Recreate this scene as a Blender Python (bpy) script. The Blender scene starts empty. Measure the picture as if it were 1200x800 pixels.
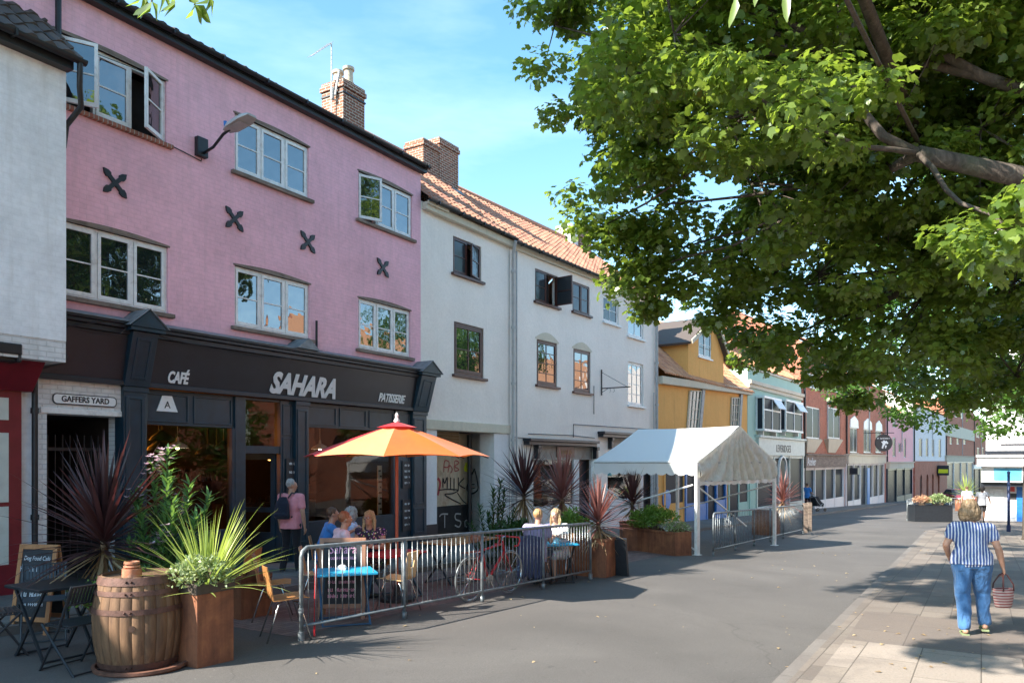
import bpy, bmesh, math, random
import numpy as np
from mathutils import Vector, Matrix, Euler, noise
R = math.radians
random.seed(7)
sc = bpy.context.scene
C = sc.collection
HC = 1.85            # camera height over the road under it
SL = 0.027           # the street falls away from the camera
HOR = 540.0
SU = Vector((.5215, .8533)); SN = Vector((.8533, -.5215))    # along the street, across it towards the right
def gz(x, y): return -SL * (x * SU.x + y * SU.y)
def G(px, py, lift=0.0):
    """point of the street seen at a pixel of the 1200x800 photograph"""
    dx = (px - 600) / 900.; dz = (py - HOR) / 900.
    Y = HC / (dz - SL * (dx * SU.x + SU.y))
    return Vector((dx * Y, Y, gz(dx * Y, Y) + lift))
def P(px, py, Y):
    return Vector(((px - 600) / 900. * Y, Y, HC + (HOR - py) / 900. * Y))
def ST(u, n, lift=0.0):
    x = SU.x * u + SN.x * n; y = SU.y * u + SN.y * n
    return Vector((x, y, gz(x, y) + lift))
SANG = math.atan2(SU.y, SU.x)        # rotation of a local x axis laid along the street

# ------------------------------------------------------------------ meshes
class MB:
    def __init__(s): s.v = []; s.f = []; s.m = []; s.cur = 0
    def add(s, vs, fs):
        b = len(s.v); s.v.extend([tuple(v) for v in vs])
        for f in fs: s.f.append(tuple(i + b for i in f)); s.m.append(s.cur)
        return s
    def quad(s, a, b, c, d): return s.add([a, b, c, d], [(0, 1, 2, 3)])
    def box(s, x0, x1, y0, y1, z0, z1, M=None):
        if x0 > x1: x0, x1 = x1, x0
        if y0 > y1: y0, y1 = y1, y0
        if z0 > z1: z0, z1 = z1, z0
        vs = [Vector((x, y, z)) for z in (z0, z1) for (x, y) in ((x0, y0), (x1, y0), (x1, y1), (x0, y1))]
        if M is not None: vs = [M @ v for v in vs]
        return s.add(vs, [(3, 2, 1, 0), (4, 5, 6, 7), (0, 1, 5, 4), (1, 2, 6, 5), (2, 3, 7, 6), (3, 0, 4, 7)])
    def tube(s, pts, r, n=8, cap=True, flat=None):
        pts = [Vector(p) for p in pts]; k = len(pts)
        rs = r if isinstance(r, (list, tuple)) else [r] * k
        up = None; rings = []
        for i in range(k):
            t = (pts[min(i + 1, k - 1)] - pts[max(i - 1, 0)])
            if t.length < 1e-9: t = Vector((0, 0, 1))
            t.normalize()
            if up is None:
                a = Vector((0, 0, 1)) if abs(t.z) < .9 else Vector((1, 0, 0))
                up = (a - t * a.dot(t)).normalized()
            else:
                up = (up - t * up.dot(t))
                up = up.normalized() if up.length > 1e-6 else t.orthogonal().normalized()
            sd = t.cross(up)
            rings.append([pts[i] + (up * math.cos(2 * math.pi * j / n) + sd * math.sin(2 * math.pi * j / n)) * rs[i] for j in range(n)])
        vs = [p for rg in rings for p in rg]; fs = []
        for i in range(k - 1):
            for j in range(n):
                fs.append((i * n + j, i * n + (j + 1) % n, (i + 1) * n + (j + 1) % n, (i + 1) * n + j))
        if cap: fs.append(tuple(range(n - 1, -1, -1))); fs.append(tuple((k - 1) * n + j for j in range(n)))
        return s.add(vs, fs)
    def bar(s, a, b, w, h, roll=None):
        """rectangular bar a-b, width w, height h"""
        a = Vector(a); b = Vector(b); t = (b - a).normalized()
        up = Vector(roll) if roll else (Vector((0, 0, 1)) if abs(t.z) < .95 else Vector((0, 1, 0)))
        up = (up - t * up.dot(t)).normalized(); sd = t.cross(up)
        vs = [p + sd * (i * w / 2) + up * (j * h / 2) for p in (a, b) for (i, j) in ((-1, -1), (1, -1), (1, 1), (-1, 1))]
        return s.add(vs, [(3, 2, 1, 0), (4, 5, 6, 7), (0, 1, 5, 4), (1, 2, 6, 5), (2, 3, 7, 6), (3, 0, 4, 7)])
    def lathe(s, prof, n=24, o=(0, 0, 0), cap=True, sx=1, sy=1):
        o = Vector(o); vs = []; fs = []; k = len(prof)
        for (r, z) in prof:
            for j in range(n):
                a = 2 * math.pi * j / n
                vs.append(o + Vector((r * math.cos(a) * sx, r * math.sin(a) * sy, z)))
        for i in range(k - 1):
            for j in range(n):
                fs.append((i * n + j, i * n + (j + 1) % n, (i + 1) * n + (j + 1) % n, (i + 1) * n + j))
        if cap: fs.append(tuple(range(n - 1, -1, -1))); fs.append(tuple((k - 1) * n + j for j in range(n)))
        return s.add(vs, fs)
    def ball(s, c, r, n=12, k=8):
        c = Vector(c); r = Vector(r) if hasattr(r, '__len__') else Vector((r, r, r))
        vs = []; fs = []
        for i in range(1, k):
            th = math.pi * i / k
            for j in range(n):
                a = 2 * math.pi * j / n
                vs.append(c + Vector((r.x * math.sin(th) * math.cos(a), r.y * math.sin(th) * math.sin(a), r.z * math.cos(th))))
        vs.append(c + Vector((0, 0, r.z))); vs.append(c - Vector((0, 0, r.z)))
        T = len(vs) - 2; B = T + 1
        for i in range(k - 2):
            for j in range(n):
                fs.append((i * n + j, (i + 1) * n + j, (i + 1) * n + (j + 1) % n, i * n + (j + 1) % n))
        for j in range(n):
            fs.append((T, j, (j + 1) % n)); fs.append((B, (k - 2) * n + (j + 1) % n, (k - 2) * n + j))
        return s.add(vs, fs)
    def prism(s, poly, y0, y1):
        """poly of (x,z) counter-clockwise seen from -y, thickness y0..y1"""
        n = len(poly)
        vs = [(x, y0, z) for x, z in poly] + [(x, y1, z) for x, z in poly]
        fs = [tuple(range(n)), tuple(range(2 * n - 1, n - 1, -1))]
        fs += [(i, i + n, (i + 1) % n + n, (i + 1) % n) for i in range(n)]
        return s.add(vs, fs)
    def prismz(s, poly, z0, z1):
        n = len(poly)
        vs = [(x, y, z0) for x, y in poly] + [(x, y, z1) for x, y in poly]
        fs = [tuple(range(n - 1, -1, -1)), tuple(range(n, 2 * n))]
        fs += [(i, (i + 1) % n, (i + 1) % n + n, i + n) for i in range(n)]
        return s.add(vs, fs)
    def build(s, name, mats, parent=None, smooth=False, bevel=0, seg=2, loc=None, rotz=None, auto=None):
        me = bpy.data.meshes.new(name); me.from_pydata(s.v, [], s.f)
        if not isinstance(mats, (list, tuple)): mats = [mats]
        for m in mats: me.materials.append(m)
        if len(mats) > 1: me.polygons.foreach_set('material_index', s.m)
        if smooth: me.polygons.foreach_set('use_smooth', [True] * len(me.polygons))
        me.update()
        if auto: 
            me.polygons.foreach_set('use_smooth', [True] * len(me.polygons)); me.set_sharp_from_angle(angle=R(auto))
        o = bpy.data.objects.new(name, me); C.objects.link(o)
        if parent: o.parent = parent
        if loc is not None: o.location = loc
        if rotz is not None: o.rotation_euler.z = rotz
        if bevel:
            b = o.modifiers.new('bevel', 'BEVEL'); b.width = bevel; b.segments = seg; b.limit_method = 'ANGLE'; b.angle_limit = R(40)
            b.harden_normals = False
        return o
def tag(o, label=None, cat=None, group=None, kind=None):
    if label: o['label'] = label
    if cat: o['category'] = cat
    if group: o['group'] = group
    if kind: o['kind'] = kind
    return o
def thing(name, loc, rotz, label, cat, group=None):
    o = bpy.data.objects.new(name, None); C.objects.link(o)
    o.location = loc; o.rotation_euler = (0, 0, rotz); o.empty_display_size = .2
    return tag(o, label, cat, group)
def copy_tree(o, parent=None, loc=None, rotz=None, label=None):
    c = o.copy(); C.objects.link(c)
    if parent: c.parent = parent
    if loc is not None: c.location = loc
    if rotz is not None: c.rotation_euler.z = rotz
    if label: c['label'] = label
    for ch in o.children: copy_tree(ch, c)
    return c
def text(name, s, size, mat, parent, loc, rot=(R(90), 0, 0), depth=.012, bold=0.0, shear=0.0, sx=1.0, align='CENTER', space=1.0):
    cu = bpy.data.curves.new('t', 'FONT'); cu.body = s; cu.size = size; cu.extrude = depth / 2; cu.offset = bold; cu.shear = shear
    cu.align_x = align; cu.align_y = 'CENTER'; cu.resolution_u = 3; cu.space_character = space
    t = bpy.data.objects.new('t', cu); C.objects.link(t)
    bpy.context.view_layer.update()
    me = bpy.data.meshes.new_from_object(t.evaluated_get(bpy.context.evaluated_depsgraph_get()))
    bpy.data.objects.remove(t); bpy.data.curves.remove(cu)
    me.materials.clear(); me.materials.append(mat)
    o = bpy.data.objects.new(name, me); C.objects.link(o); o.parent = parent
    o.location = loc; o.rotation_euler = rot; o.scale = (sx, 1, 1)
    return o

def scribble(name, w, h, mat, parent, loc, rot=(R(90), 0, 0), seed=0, words=2):
    """a line of lettering too small to read in the photograph: rough strokes of the same size"""
    rg = random.Random(seed * 7 + 3); g = MB(); x = -w / 2; n = max(5, int(w / (h * .62))); st = w / n; gaps = set(rg.sample(range(2, n - 1), min(words - 1, max(0, n - 3)))) if words > 1 else set()
    for i in range(n):
        if i in gaps: x += st; continue
        k = rg.random(); t = h * .16; a = st * .72; y0 = -h / 2
        g.box(x, x + t, y0, y0 + h * rg.uniform(.8, 1), 0, .004)
        if k < .7: g.box(x + t, x + a, y0 + h * .42, y0 + h * .58, 0, .0035)
        else: g.box(x + t, x + a, y0, y0 + h * .16, 0, .0035)
        if k > .3: g.box(x + a - t * .5, x + a + t * .5, y0, y0 + h * rg.uniform(.6, .9), 0, .003)
        x += st
    o = g.build(name, mat, parent); o.location = loc; o.rotation_euler = rot; return o
# ------------------------------------------------------------------ materials
def mk(name):
    m = bpy.data.materials.new(name); m.use_nodes = True
    nt = m.node_tree; b = nt.nodes['Principled BSDF']; return m, nt, b
def nd(nt, t, **kw):
    n = nt.nodes.new(t)
    for k, v in kw.items():
        if k in n.inputs: n.inputs[k].default_value = v
        else: setattr(n, k, v)
    return n
def mapped(nt, axes='xyz', scale=(1, 1, 1), obj=True):
    tc = nd(nt, 'ShaderNodeTexCoord'); sep = nd(nt, 'ShaderNodeSeparateXYZ'); com = nd(nt, 'ShaderNodeCombineXYZ')
    nt.links.new(tc.outputs['Object' if obj else 'Generated'], sep.inputs[0])
    for i, a in enumerate(axes):
        if a in 'xyz':
            mm = nd(nt, 'ShaderNodeMath', operation='MULTIPLY'); mm.inputs[1].default_value = scale[i]
            nt.links.new(sep.outputs['xyz'.index(a)], mm.inputs[0]); nt.links.new(mm.outputs[0], com.inputs[i])
    return com.outputs[0]
def ramp(nt, fac, stops):
    r = nd(nt, 'ShaderNodeValToRGB'); e = r.color_ramp.elements
    while len(e) < len(stops): e.new(.5)
    for i, (p, c) in enumerate(stops): e[i].position = p; e[i].color = tuple(c[:3]) + (1,) if hasattr(c, '__len__') else (c, c, c, 1)
    nt.links.new(fac, r.inputs[0]); return r.outputs[0]
def mix(nt, a, b, fac, mode='MIX'):
    n = nd(nt, 'ShaderNodeMix', data_type='RGBA', blend_type=mode)
    for i, x in ((6, a), (7, b), (0, fac)):
        if hasattr(x, 'is_linked') or hasattr(x, 'links'): nt.links.new(x, n.inputs[i])
        elif i == 0: n.inputs[0].default_value = x
        else: n.inputs[i].default_value = tuple(x[:3]) + (1,)
    return n.outputs[2]
def bump(nt, b, h, strength=.3, dist=.02):
    n = nd(nt, 'ShaderNodeBump'); n.inputs['Strength'].default_value = strength; n.inputs['Distance'].default_value = dist
    nt.links.new(h, n.inputs['Height'])
    if b.inputs['Normal'].links: nt.links.new(b.inputs['Normal'].links[0].from_socket, n.inputs['Normal'])
    nt.links.new(n.outputs[0], b.inputs['Normal'])
def noise_n(nt, vec, scale, detail=4, rough=.55, dist=0):
    n = nd(nt, 'ShaderNodeTexNoise'); n.inputs['Scale'].default_value = scale; n.inputs['Detail'].default_value = detail
    n.inputs['Roughness'].default_value = rough; n.inputs['Distortion'].default_value = dist
    if vec is not None: nt.links.new(vec, n.inputs['Vector'])
    return n.outputs['Fac']
def mpaint(name, col, rough=.5, var=.12, scale=6, bs=.15, metal=0, dirt=None, dscale=2.0, spec=None):
    """paint / render / metal with mottling, grime patches and a little bump"""
    m, nt, b = mk(name); v = mapped(nt, 'xyz')
    f = noise_n(nt, v, scale, 5); c2 = tuple(x * (1 - var * 2) for x in col); c3 = tuple(min(1, x * (1 + var)) for x in col)
    c = ramp(nt, f, [(.3, c2), (.55, col), (.75, c3)])
    if dirt:
        g = noise_n(nt, v, dscale, 8, .7, .5); gf = ramp(nt, g, [(.5, 0.0), (.78, 1.0)])
        c = mix(nt, c, dirt, gf)
    nt.links.new(c, b.inputs['Base Color']); b.inputs['Roughness'].default_value = rough; b.inputs['Metallic'].default_value = metal
    if spec is not None: b.inputs['Specular IOR Level'].default_value = spec
    if bs: bump(nt, b, noise_n(nt, v, scale * 5, 4), bs, .01)
    return m
def mbrick(name, c1, c2, mortar, paint=None, bw=.225, bh=.075, axes='xz', bs=.6, rough=.8, worn=None, dirty=None, ms=.01):
    m, nt, b = mk(name)
    v = mapped(nt, axes)
    t = nd(nt, 'ShaderNodeTexBrick'); t.inputs['Scale'].default_value = 1
    t.inputs['Brick Width'].default_value = bw; t.inputs['Row Height'].default_value = bh
    t.inputs['Mortar Size'].default_value = ms; t.inputs['Mortar Smooth'].default_value = .3; t.inputs['Bias'].default_value = 0
    wv = noise_n(nt, v, 3.0, 3); sub = nd(nt, 'ShaderNodeVectorMath', operation='MULTIPLY_ADD')
    vm = nd(nt, 'ShaderNodeCombineXYZ'); nt.links.new(wv, vm.inputs[0]); nt.links.new(wv, vm.inputs[1])
    nt.links.new(vm.outputs[0], sub.inputs[0]); sub.inputs[1].default_value = (.02, .02, 0); nt.links.new(v, sub.inputs[2])
    nt.links.new(sub.outputs[0], t.inputs['Vector'])
    t.inputs['Color1'].default_value = tuple(c1) + (1,); t.inputs['Color2'].default_value = tuple(c2) + (1,); t.inputs['Mortar'].default_value = tuple(mortar) + (1,)
    c = t.outputs['Color']; n1 = noise_n(nt, v, 9, 6, .65); n2 = noise_n(nt, v, .9, 5, .6)
    c = mix(nt, c, ramp(nt, n1, [(.3, .80), (.6, 1.0), (.8, 1.08)]), .6, 'MULTIPLY')
    c = mix(nt, c, ramp(nt, n2, [(.3, .8), (.6, 1.03)]), .7, 'MULTIPLY')
    if worn:
        wf = noise_n(nt, v, 5.5, 9, .75, .8); c = mix(nt, c, worn, ramp(nt, wf, [(.68, 0.0), (.76, .75)]))
    if dirty:
        vs = mapped(nt, axes, (6, .5, 1)); df = noise_n(nt, vs, 1.0, 6, .6); c = mix(nt, c, dirty, ramp(nt, df, [(.52, 0.0), (.8, .55)]))
    nt.links.new(c, b.inputs['Base Color']); b.inputs['Roughness'].default_value = rough; b.inputs['Specular IOR Level'].default_value = .15
    bump(nt, b, t.outputs['Fac'], bs, -.008); bump(nt, b, n1, .25, .01)
    return m
def mrender(name, col, stain=(.3, .29, .26), rough=.85, amt=.35):
    """lime render with streaks, patches and undulation"""
    m, nt, b = mk(name); v = mapped(nt, 'xyz')
    n1 = noise_n(nt, v, .7, 6, .6); n2 = noise_n(nt, v, 14, 6, .7)
    c = mix(nt, col, tuple(x * .90 for x in col), ramp(nt, n1, [(.35, 0.0), (.7, 1.0)]))
    c = mix(nt, c, ramp(nt, n2, [(.3, .9), (.7, 1.05)]), .8, 'MULTIPLY')
    vs = mapped(nt, 'xyz', (5, 5, .35)); st = noise_n(nt, vs, 1.0, 7, .65)
    c = mix(nt, c, stain, ramp(nt, st, [(.55, 0.0), (.85, amt)]))
    nt.links.new(c, b.inputs['Base Color']); b.inputs['Roughness'].default_value = rough
    b.inputs['Specular IOR Level'].default_value = .15; bump(nt, b, n2, .25, .01); bump(nt, b, noise_n(nt, v, 1.6, 3), .5, .06)
    return m
def mtile(name, ca, cb, cc, rough=.8, moss=(.09, .09, .06), mossamt=.5):
    """pantiles: colour differs tile by tile (tile = one cell of the profile in x and along the slope)"""
    m, nt, b = mk(name); at = nd(nt, 'ShaderNodeAttribute'); at.attribute_name = 'tile'
    wn = nd(nt, 'ShaderNodeTexWhiteNoise', noise_dimensions='3D'); nt.links.new(at.outputs['Vector'], wn.inputs[0])
    c = ramp(nt, wn.outputs['Value'], [(0, ca), (.5, cb), (1, cc)])
    v = mapped(nt, 'xyz'); g = noise_n(nt, v, 3.2, 8, .7); c = mix(nt, c, moss, ramp(nt, g, [(.5, 0.0), (.72, mossamt)]))
    nt.links.new(c, b.inputs['Base Color']); b.inputs['Roughness'].default_value = rough
    bump(nt, b, noise_n(nt, v, 40, 4), .3, .01)
    return m
def mwood(name, ca, cb, rough=.5, axis='z', sc_=1.0, coat=0, dark=None):
    m, nt, b = mk(name); s = [18 * sc_] * 3; s['xyz'.index(axis)] = 1.2 * sc_
    v = mapped(nt, 'xyz', s); f = noise_n(nt, v, 1.0, 6, .65, .6)
    c = ramp(nt, f, [(.3, ca), (.7, cb)])
    if dark:
        g = noise_n(nt, mapped(nt, 'xyz'), 5 * sc_, 7, .7); c = mix(nt, c, dark, ramp(nt, g, [(.5, 0.0), (.75, .8)]))
    nt.links.new(c, b.inputs['Base Color']); b.inputs['Roughness'].default_value = rough; b.inputs['Coat Weight'].default_value = coat
    bump(nt, b, f, .2, .004)
    return m
def mglass(name='window_glass', tint=(.012, .016, .02), ior=2.6, rough=.015, wob=.35):
    """upper panes: dark room behind old, slightly wavy glass"""
    m, nt, b = mk(name); b.inputs['Base Color'].default_value = tuple(tint) + (1,); b.inputs['Roughness'].default_value = rough
    b.inputs['IOR'].default_value = ior; b.inputs['Specular IOR Level'].default_value = .5
    v = mapped(nt, 'xyz'); bump(nt, b, noise_n(nt, v, 2.2, 2), wob, .02)
    return m
def mshopglass(name='shop_glass', refl=1.5, tint=(.75, .8, .8)):
    m = bpy.data.materials.new(name); m.use_nodes = True; nt = m.node_tree; nt.nodes.clear()
    o = nd(nt, 'ShaderNodeOutputMaterial'); mx = nd(nt, 'ShaderNodeMixShader'); tr = nd(nt, 'ShaderNodeBsdfTransparent'); gl = nd(nt, 'ShaderNodeBsdfGlossy')
    gl.inputs['Roughness'].default_value = .01; tr.inputs[0].default_value = tuple(tint) + (1,)
    fr = nd(nt, 'ShaderNodeFresnel'); fr.inputs[0].default_value = refl
    nt.links.new(fr.outputs[0], mx.inputs[0]); nt.links.new(tr.outputs[0], mx.inputs[1]); nt.links.new(gl.outputs[0], mx.inputs[2]); nt.links.new(mx.outputs[0], o.inputs[0])
    bp = nd(nt, 'ShaderNodeBump'); bp.inputs['Strength'].default_value = .12; bp.inputs['Distance'].default_value = .02
    nt.links.new(noise_n(nt, mapped(nt, 'xyz'), 1.2, 2), bp.inputs['Height']); nt.links.new(bp.outputs[0], gl.inputs['Normal'])
    return m
def mleaf(name, ca, cb, trans=.45, tcol=(.35, .55, .05), rough=.45, spec=.5, sc_=.9):
    """two-sided leaf: diffuse + sheen, and light let through"""
    m = bpy.data.materials.new(name); m.use_nodes = True; nt = m.node_tree; b = nt.nodes['Principled BSDF']; o = nt.nodes['Material Output']
    at = nd(nt, 'ShaderNodeAttribute'); at.attribute_name = 'rnd'
    c = ramp(nt, at.outputs['Fac'], [(0, ca), (.55, tuple((x + y) / 2 for x, y in zip(ca, cb))), (.93, cb), (1.0, tuple(min(1, x * 1.5 + .02) for x in cb))])
    nt.links.new(c, b.inputs['Base Color']); b.inputs['Roughness'].default_value = rough; b.inputs['Specular IOR Level'].default_value = spec
    tl = nd(nt, 'ShaderNodeBsdfTranslucent'); mx = nd(nt, 'ShaderNodeMixShader'); mx.inputs[0].default_value = trans
    nt.links.new(mix(nt, tcol, c, .35), tl.inputs[0])
    nt.links.new(b.outputs[0], mx.inputs[1]); nt.links.new(tl.outputs[0], mx.inputs[2]); nt.links.new(mx.outputs[0], o.inputs[0])
    return m
def memit(name, col, s):
    m, nt, b = mk(name); b.inputs['Base Color'].default_value = tuple(col) + (1,)
    b.inputs['Emission Color'].default_value = tuple(col) + (1,); b.inputs['Emission Strength'].default_value = s; return m
def mcloth(name, col, rough=.9, var=.08, fold=0.0, trans=0):
    m, nt, b = mk(name); v = mapped(nt, 'xyz'); f = noise_n(nt, v, 9, 4)
    nt.links.new(ramp(nt, f, [(.3, tuple(x * (1 - var) for x in col)), (.7, tuple(min(1, x * (1 + var)) for x in col))]), b.inputs['Base Color'])
    b.inputs['Roughness'].default_value = rough; b.inputs['Specular IOR Level'].default_value = .2
    b.inputs['Sheen Weight'].default_value = .15
    if fold: bump(nt, b, noise_n(nt, mapped(nt, 'xyz', (1, 1, .45)), 11, 3, .5, 1.0), fold, .04)
    bump(nt, b, noise_n(nt, v, 160, 2), .1, .003)
    if trans:
        o = nt.nodes['Material Output']; tl = nd(nt, 'ShaderNodeBsdfTranslucent'); tl.inputs[0].default_value = tuple(col) + (1,)
        mx = nd(nt, 'ShaderNodeMixShader'); mx.inputs[0].default_value = trans
        nt.links.new(b.outputs[0], mx.inputs[1]); nt.links.new(tl.outputs[0], mx.inputs[2]); nt.links.new(mx.outputs[0], o.inputs[0])
    return m

M = {}
M['pink'] = mbrick('pink_painted_brick', (.88, .50, .58), (.89, .51, .59), (.84, .47, .55), bs=.3, worn=(.66, .36, .41), dirty=(.62, .38, .42))
M['cottage'] = mbrick('white_painted_brick', (.84, .86, .88), (.85, .87, .89), (.82, .84, .86), bs=.2, worn=(.66, .62, .58), dirty=(.55, .53, .5))
M['yardwhite'] = mbrick('white_painted_brick_dirty', (.72, .72, .72), (.76, .76, .75), (.6, .6, .6), bs=.6, worn=(.3, .22, .17), dirty=(.4, .38, .34))
M['brick'] = mbrick('red_brick', (.52, .17, .10), (.40, .12, .07), (.42, .28, .22), bs=.6, dirty=(.12, .07, .05))
M['brick_old'] = mbrick('weathered_chimney_brick', (.25, .10, .065), (.15, .07, .05), (.5, .45, .38), bs=.9, worn=(.62, .56, .48), dirty=(.14, .09, .07))
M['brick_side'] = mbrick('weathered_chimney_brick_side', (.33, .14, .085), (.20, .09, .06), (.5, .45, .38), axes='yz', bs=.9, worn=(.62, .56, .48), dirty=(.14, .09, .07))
M['cream'] = mrender('cream_render', (.90, .83, .76), stain=(.45, .42, .38), amt=.22)
M['cream2'] = mrender('cream_trim', (.66, .60, .48), amt=.5)
M['yellow'] = mrender('ochre_render', (.80, .43, .14), stain=(.30, .15, .06), amt=.6)
M['green'] = mrender('mint_render', (.42, .61, .53), stain=(.25, .36, .33))
M['palepink'] = mrender('pale_pink_render', (.94, .52, .53)); M['whiter'] = mrender('white_render', (.78, .76, .76), amt=.15)
M['tile'] = mtile('orange_pantile', (.40, .18, .11), (.50, .25, .16), (.28, .12, .085), moss=(.10, .08, .06), mossamt=.65)
M['tile2'] = mtile('orange_plain_tile', (.55, .25, .12), (.66, .34, .19), (.42, .18, .10), mossamt=.25)
M['tiledark'] = mtile('dark_pantile', (.07, .055, .05), (.10, .075, .065), (.05, .045, .045))
M['navy'] = mpaint('dark_teal_shop_paint', (.011, .034, .054), .35, .15, 5, .08)
M['fascia'] = mpaint('charcoal_fascia_paint', (.015, .019, .028), .4, .12, 3, .05)
M['white'] = mpaint('white_gloss_paint', (.78, .78, .77), .4, .05, 8, .1, dirt=(.45, .43, .4), dscale=5)
M['brown'] = mpaint('dark_brown_paint', (.085, .028, .020), .4, .15, 8, .1)
M['burg'] = mpaint('burgundy_paint', (.17, .012, .022), .35, .1, 5, .05)
M['panelgrey'] = mpaint('pale_grey_green_panel', (.55, .60, .55), .5, .06)
M['black'] = mpaint('black_cast_iron', (.014, .015, .018), .45, .2, 9, .1)
M['lead'] = mpaint('lead_flashing', (.20, .22, .24), .5, .2, 7, .2)
M['rotwood'] = mwood('weathered_sill_timber', (.12, .085, .065), (.30, .24, .20), .85, 'x', dark=(.05, .04, .03))
M['sillbrick'] = mbrick('brick_sill', (.36, .15, .10), (.28, .11, .08), (.4, .35, .3), bw=.075, bh=.3, bs=.8, dirty=(.1, .07, .06))
M['stone'] = mpaint('buff_stone', (.50, .43, .33), .85, .15, 4, .3)
M['glass'] = mglass(); M['glassb'] = mglass('window_glass_pale', (.035, .04, .045), 1.45, .12, .5)
M['shopglass'] = mshopglass(); M['glassf'] = mglass('far_window_glass', (.035, .04, .05), 1.18, .25, .3); M['glassf'].node_tree.nodes['Principled BSDF'].inputs['Specular IOR Level'].default_value = .12
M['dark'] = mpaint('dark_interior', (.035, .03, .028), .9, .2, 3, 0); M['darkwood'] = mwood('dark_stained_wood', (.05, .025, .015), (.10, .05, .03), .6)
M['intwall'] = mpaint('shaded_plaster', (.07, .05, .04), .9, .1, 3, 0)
M['curtain'] = mcloth('curtain_cloth', (.6, .6, .6)); 
M['orange_lit'] = memit('lit_orange_panel', (1.0, .28, .02), 3.2); M['bulb'] = memit('lamp_bulb', (1, .75, .45), 12)
M['letter'] = mpaint('pale_lettering', (.74, .74, .76), .5, .05, 8, 0); M['letterw'] = mpaint('white_lettering', (.8, .8, .8), .5, .03, 8, 0)
M['blackletter'] = mpaint('black_lettering', (.02, .02, .025), .5, .03, 8, 0)
M['pvc'] = mpaint('grey_pipe', (.42, .42, .42), .5, .08); M['blue'] = mpaint('bright_blue_paint', (.02, .16, .50), .4, .1, 5, .05)
M['steel'] = mpaint('galvanised_steel', (.30, .33, .35), .38, .25, 14, .12, metal=.75, dirt=(.16, .15, .14), dscale=9)
M['steeld'] = mpaint('grey_painted_steel', (.20, .225, .24), .42, .2, 10, .1, metal=.3)
M['chrome'] = mpaint('chrome', (.7, .7, .7), .18, .05, 8, 0, metal=1)
M['gravel'] = mpaint('soil', (.06, .045, .035), .95, .3, 20, .5)
# ------------------------------------------------------------------ sky, sun, camera
SUND = Vector((SU.x * 1.2 + SN.x * .65, SU.y * 1.2 + SN.y * .65, -1.0)).normalized()      # the way sunlight travels
w = bpy.data.worlds.new('World'); sc.world = w; w.use_nodes = True; nt = w.node_tree; bg = nt.nodes['Background']
sky = nt.nodes.new('ShaderNodeTexSky'); sky.sky_type = 'NISHITA'; sky.sun_disc = False
sky.sun_elevation = math.asin(-SUND.z); sky.sun_rotation = math.atan2(-SUND.x, -SUND.y)
sky.air_density = 1.0; sky.dust_density = .6; sky.ozone_density = 1.6
tcw = nt.nodes.new('ShaderNodeTexCoord'); mpw = nt.nodes.new('ShaderNodeMapping'); mpw.inputs['Scale'].default_value = (1.2, 1.2, 4.5); mpw.inputs['Rotation'].default_value = (0, .25, .4)
nzw = nt.nodes.new('ShaderNodeTexNoise'); nzw.inputs['Scale'].default_value = 1.6; nzw.inputs['Detail'].default_value = 7; nzw.inputs['Roughness'].default_value = .55
nt.links.new(tcw.outputs['Generated'], mpw.inputs[0]); nt.links.new(mpw.outputs[0], nzw.inputs['Vector'])
cr = ramp(nt, nzw.outputs['Fac'], [(.5, 0.0), (.72, .10)])
zs_ = nt.nodes.new('ShaderNodeSeparateXYZ'); nt.links.new(tcw.outputs['Generated'], zs_.inputs[0])
skc = mix(nt, mix(nt, sky.outputs[0], ramp(nt, zs_.outputs[2], [(0.0, (.92, .95, .97)), (.45, (.66, .94, .93))]), 1.0, 'MULTIPLY'), (9.0, 9.4, 9.8), cr)
nt.links.new(skc, bg.inputs[0]); bg.inputs[1].default_value = .14
sl = bpy.data.lights.new('sun', 'SUN'); sl.energy = 4.9; sl.angle = R(.53); sl.color = (1, .93, .82)
so = bpy.data.objects.new('sun', sl); C.objects.link(so); so.rotation_euler = SUND.to_track_quat('-Z', 'Y').to_euler(); so.location = (-30, -10, 40)
cd = bpy.data.cameras.new('camera'); cam = bpy.data.objects.new('camera', cd); C.objects.link(cam); sc.camera = cam
cam.location = (0, 0, HC); cam.rotation_euler = (R(90), 0, 0); cd.sensor_width = 36; cd.sensor_fit = 'HORIZONTAL'; cd.lens = 27.0
cd.shift_y = (HOR - 400) / 1200.; cd.clip_end = 3000; cd.clip_start = .05
sc.view_settings.view_transform = 'Standard'; sc.view_settings.look = 'None'; sc.view_settings.gamma = 1; sc.view_settings.exposure = 1.68
sc.render.resolution_x = 1024; sc.render.resolution_y = 682

# ------------------------------------------------------------------ ground
m, nt, b = mk('asphalt'); v = mapped(nt, 'xyz')
n1 = noise_n(nt, v, 75, 6, .85); n2 = noise_n(nt, v, .35, 6, .6, .5); n3 = noise_n(nt, v, 2.2, 7, .7, 1.0); n4 = noise_n(nt, v, 55, 2)
c = ramp(nt, n2, [(.3, (.080, .073, .068)), (.55, (.104, .095, .089)), (.75, (.128, .118, .110))])
c = mix(nt, c, ramp(nt, n1, [(.32, .55), (.5, 1.0), (.68, 1.6)]), .8, 'MULTIPLY'); c = mix(nt, c, (.085, .08, .078), ramp(nt, n3, [(.58, 0.0), (.75, .55)]))
c = mix(nt, c, (.30, .28, .26), ramp(nt, n4, [(.74, 0.0), (.8, .6)]))
vc = nd(nt, 'ShaderNodeTexVoronoi', feature='DISTANCE_TO_EDGE'); vc.inputs['Scale'].default_value = .22
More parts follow.
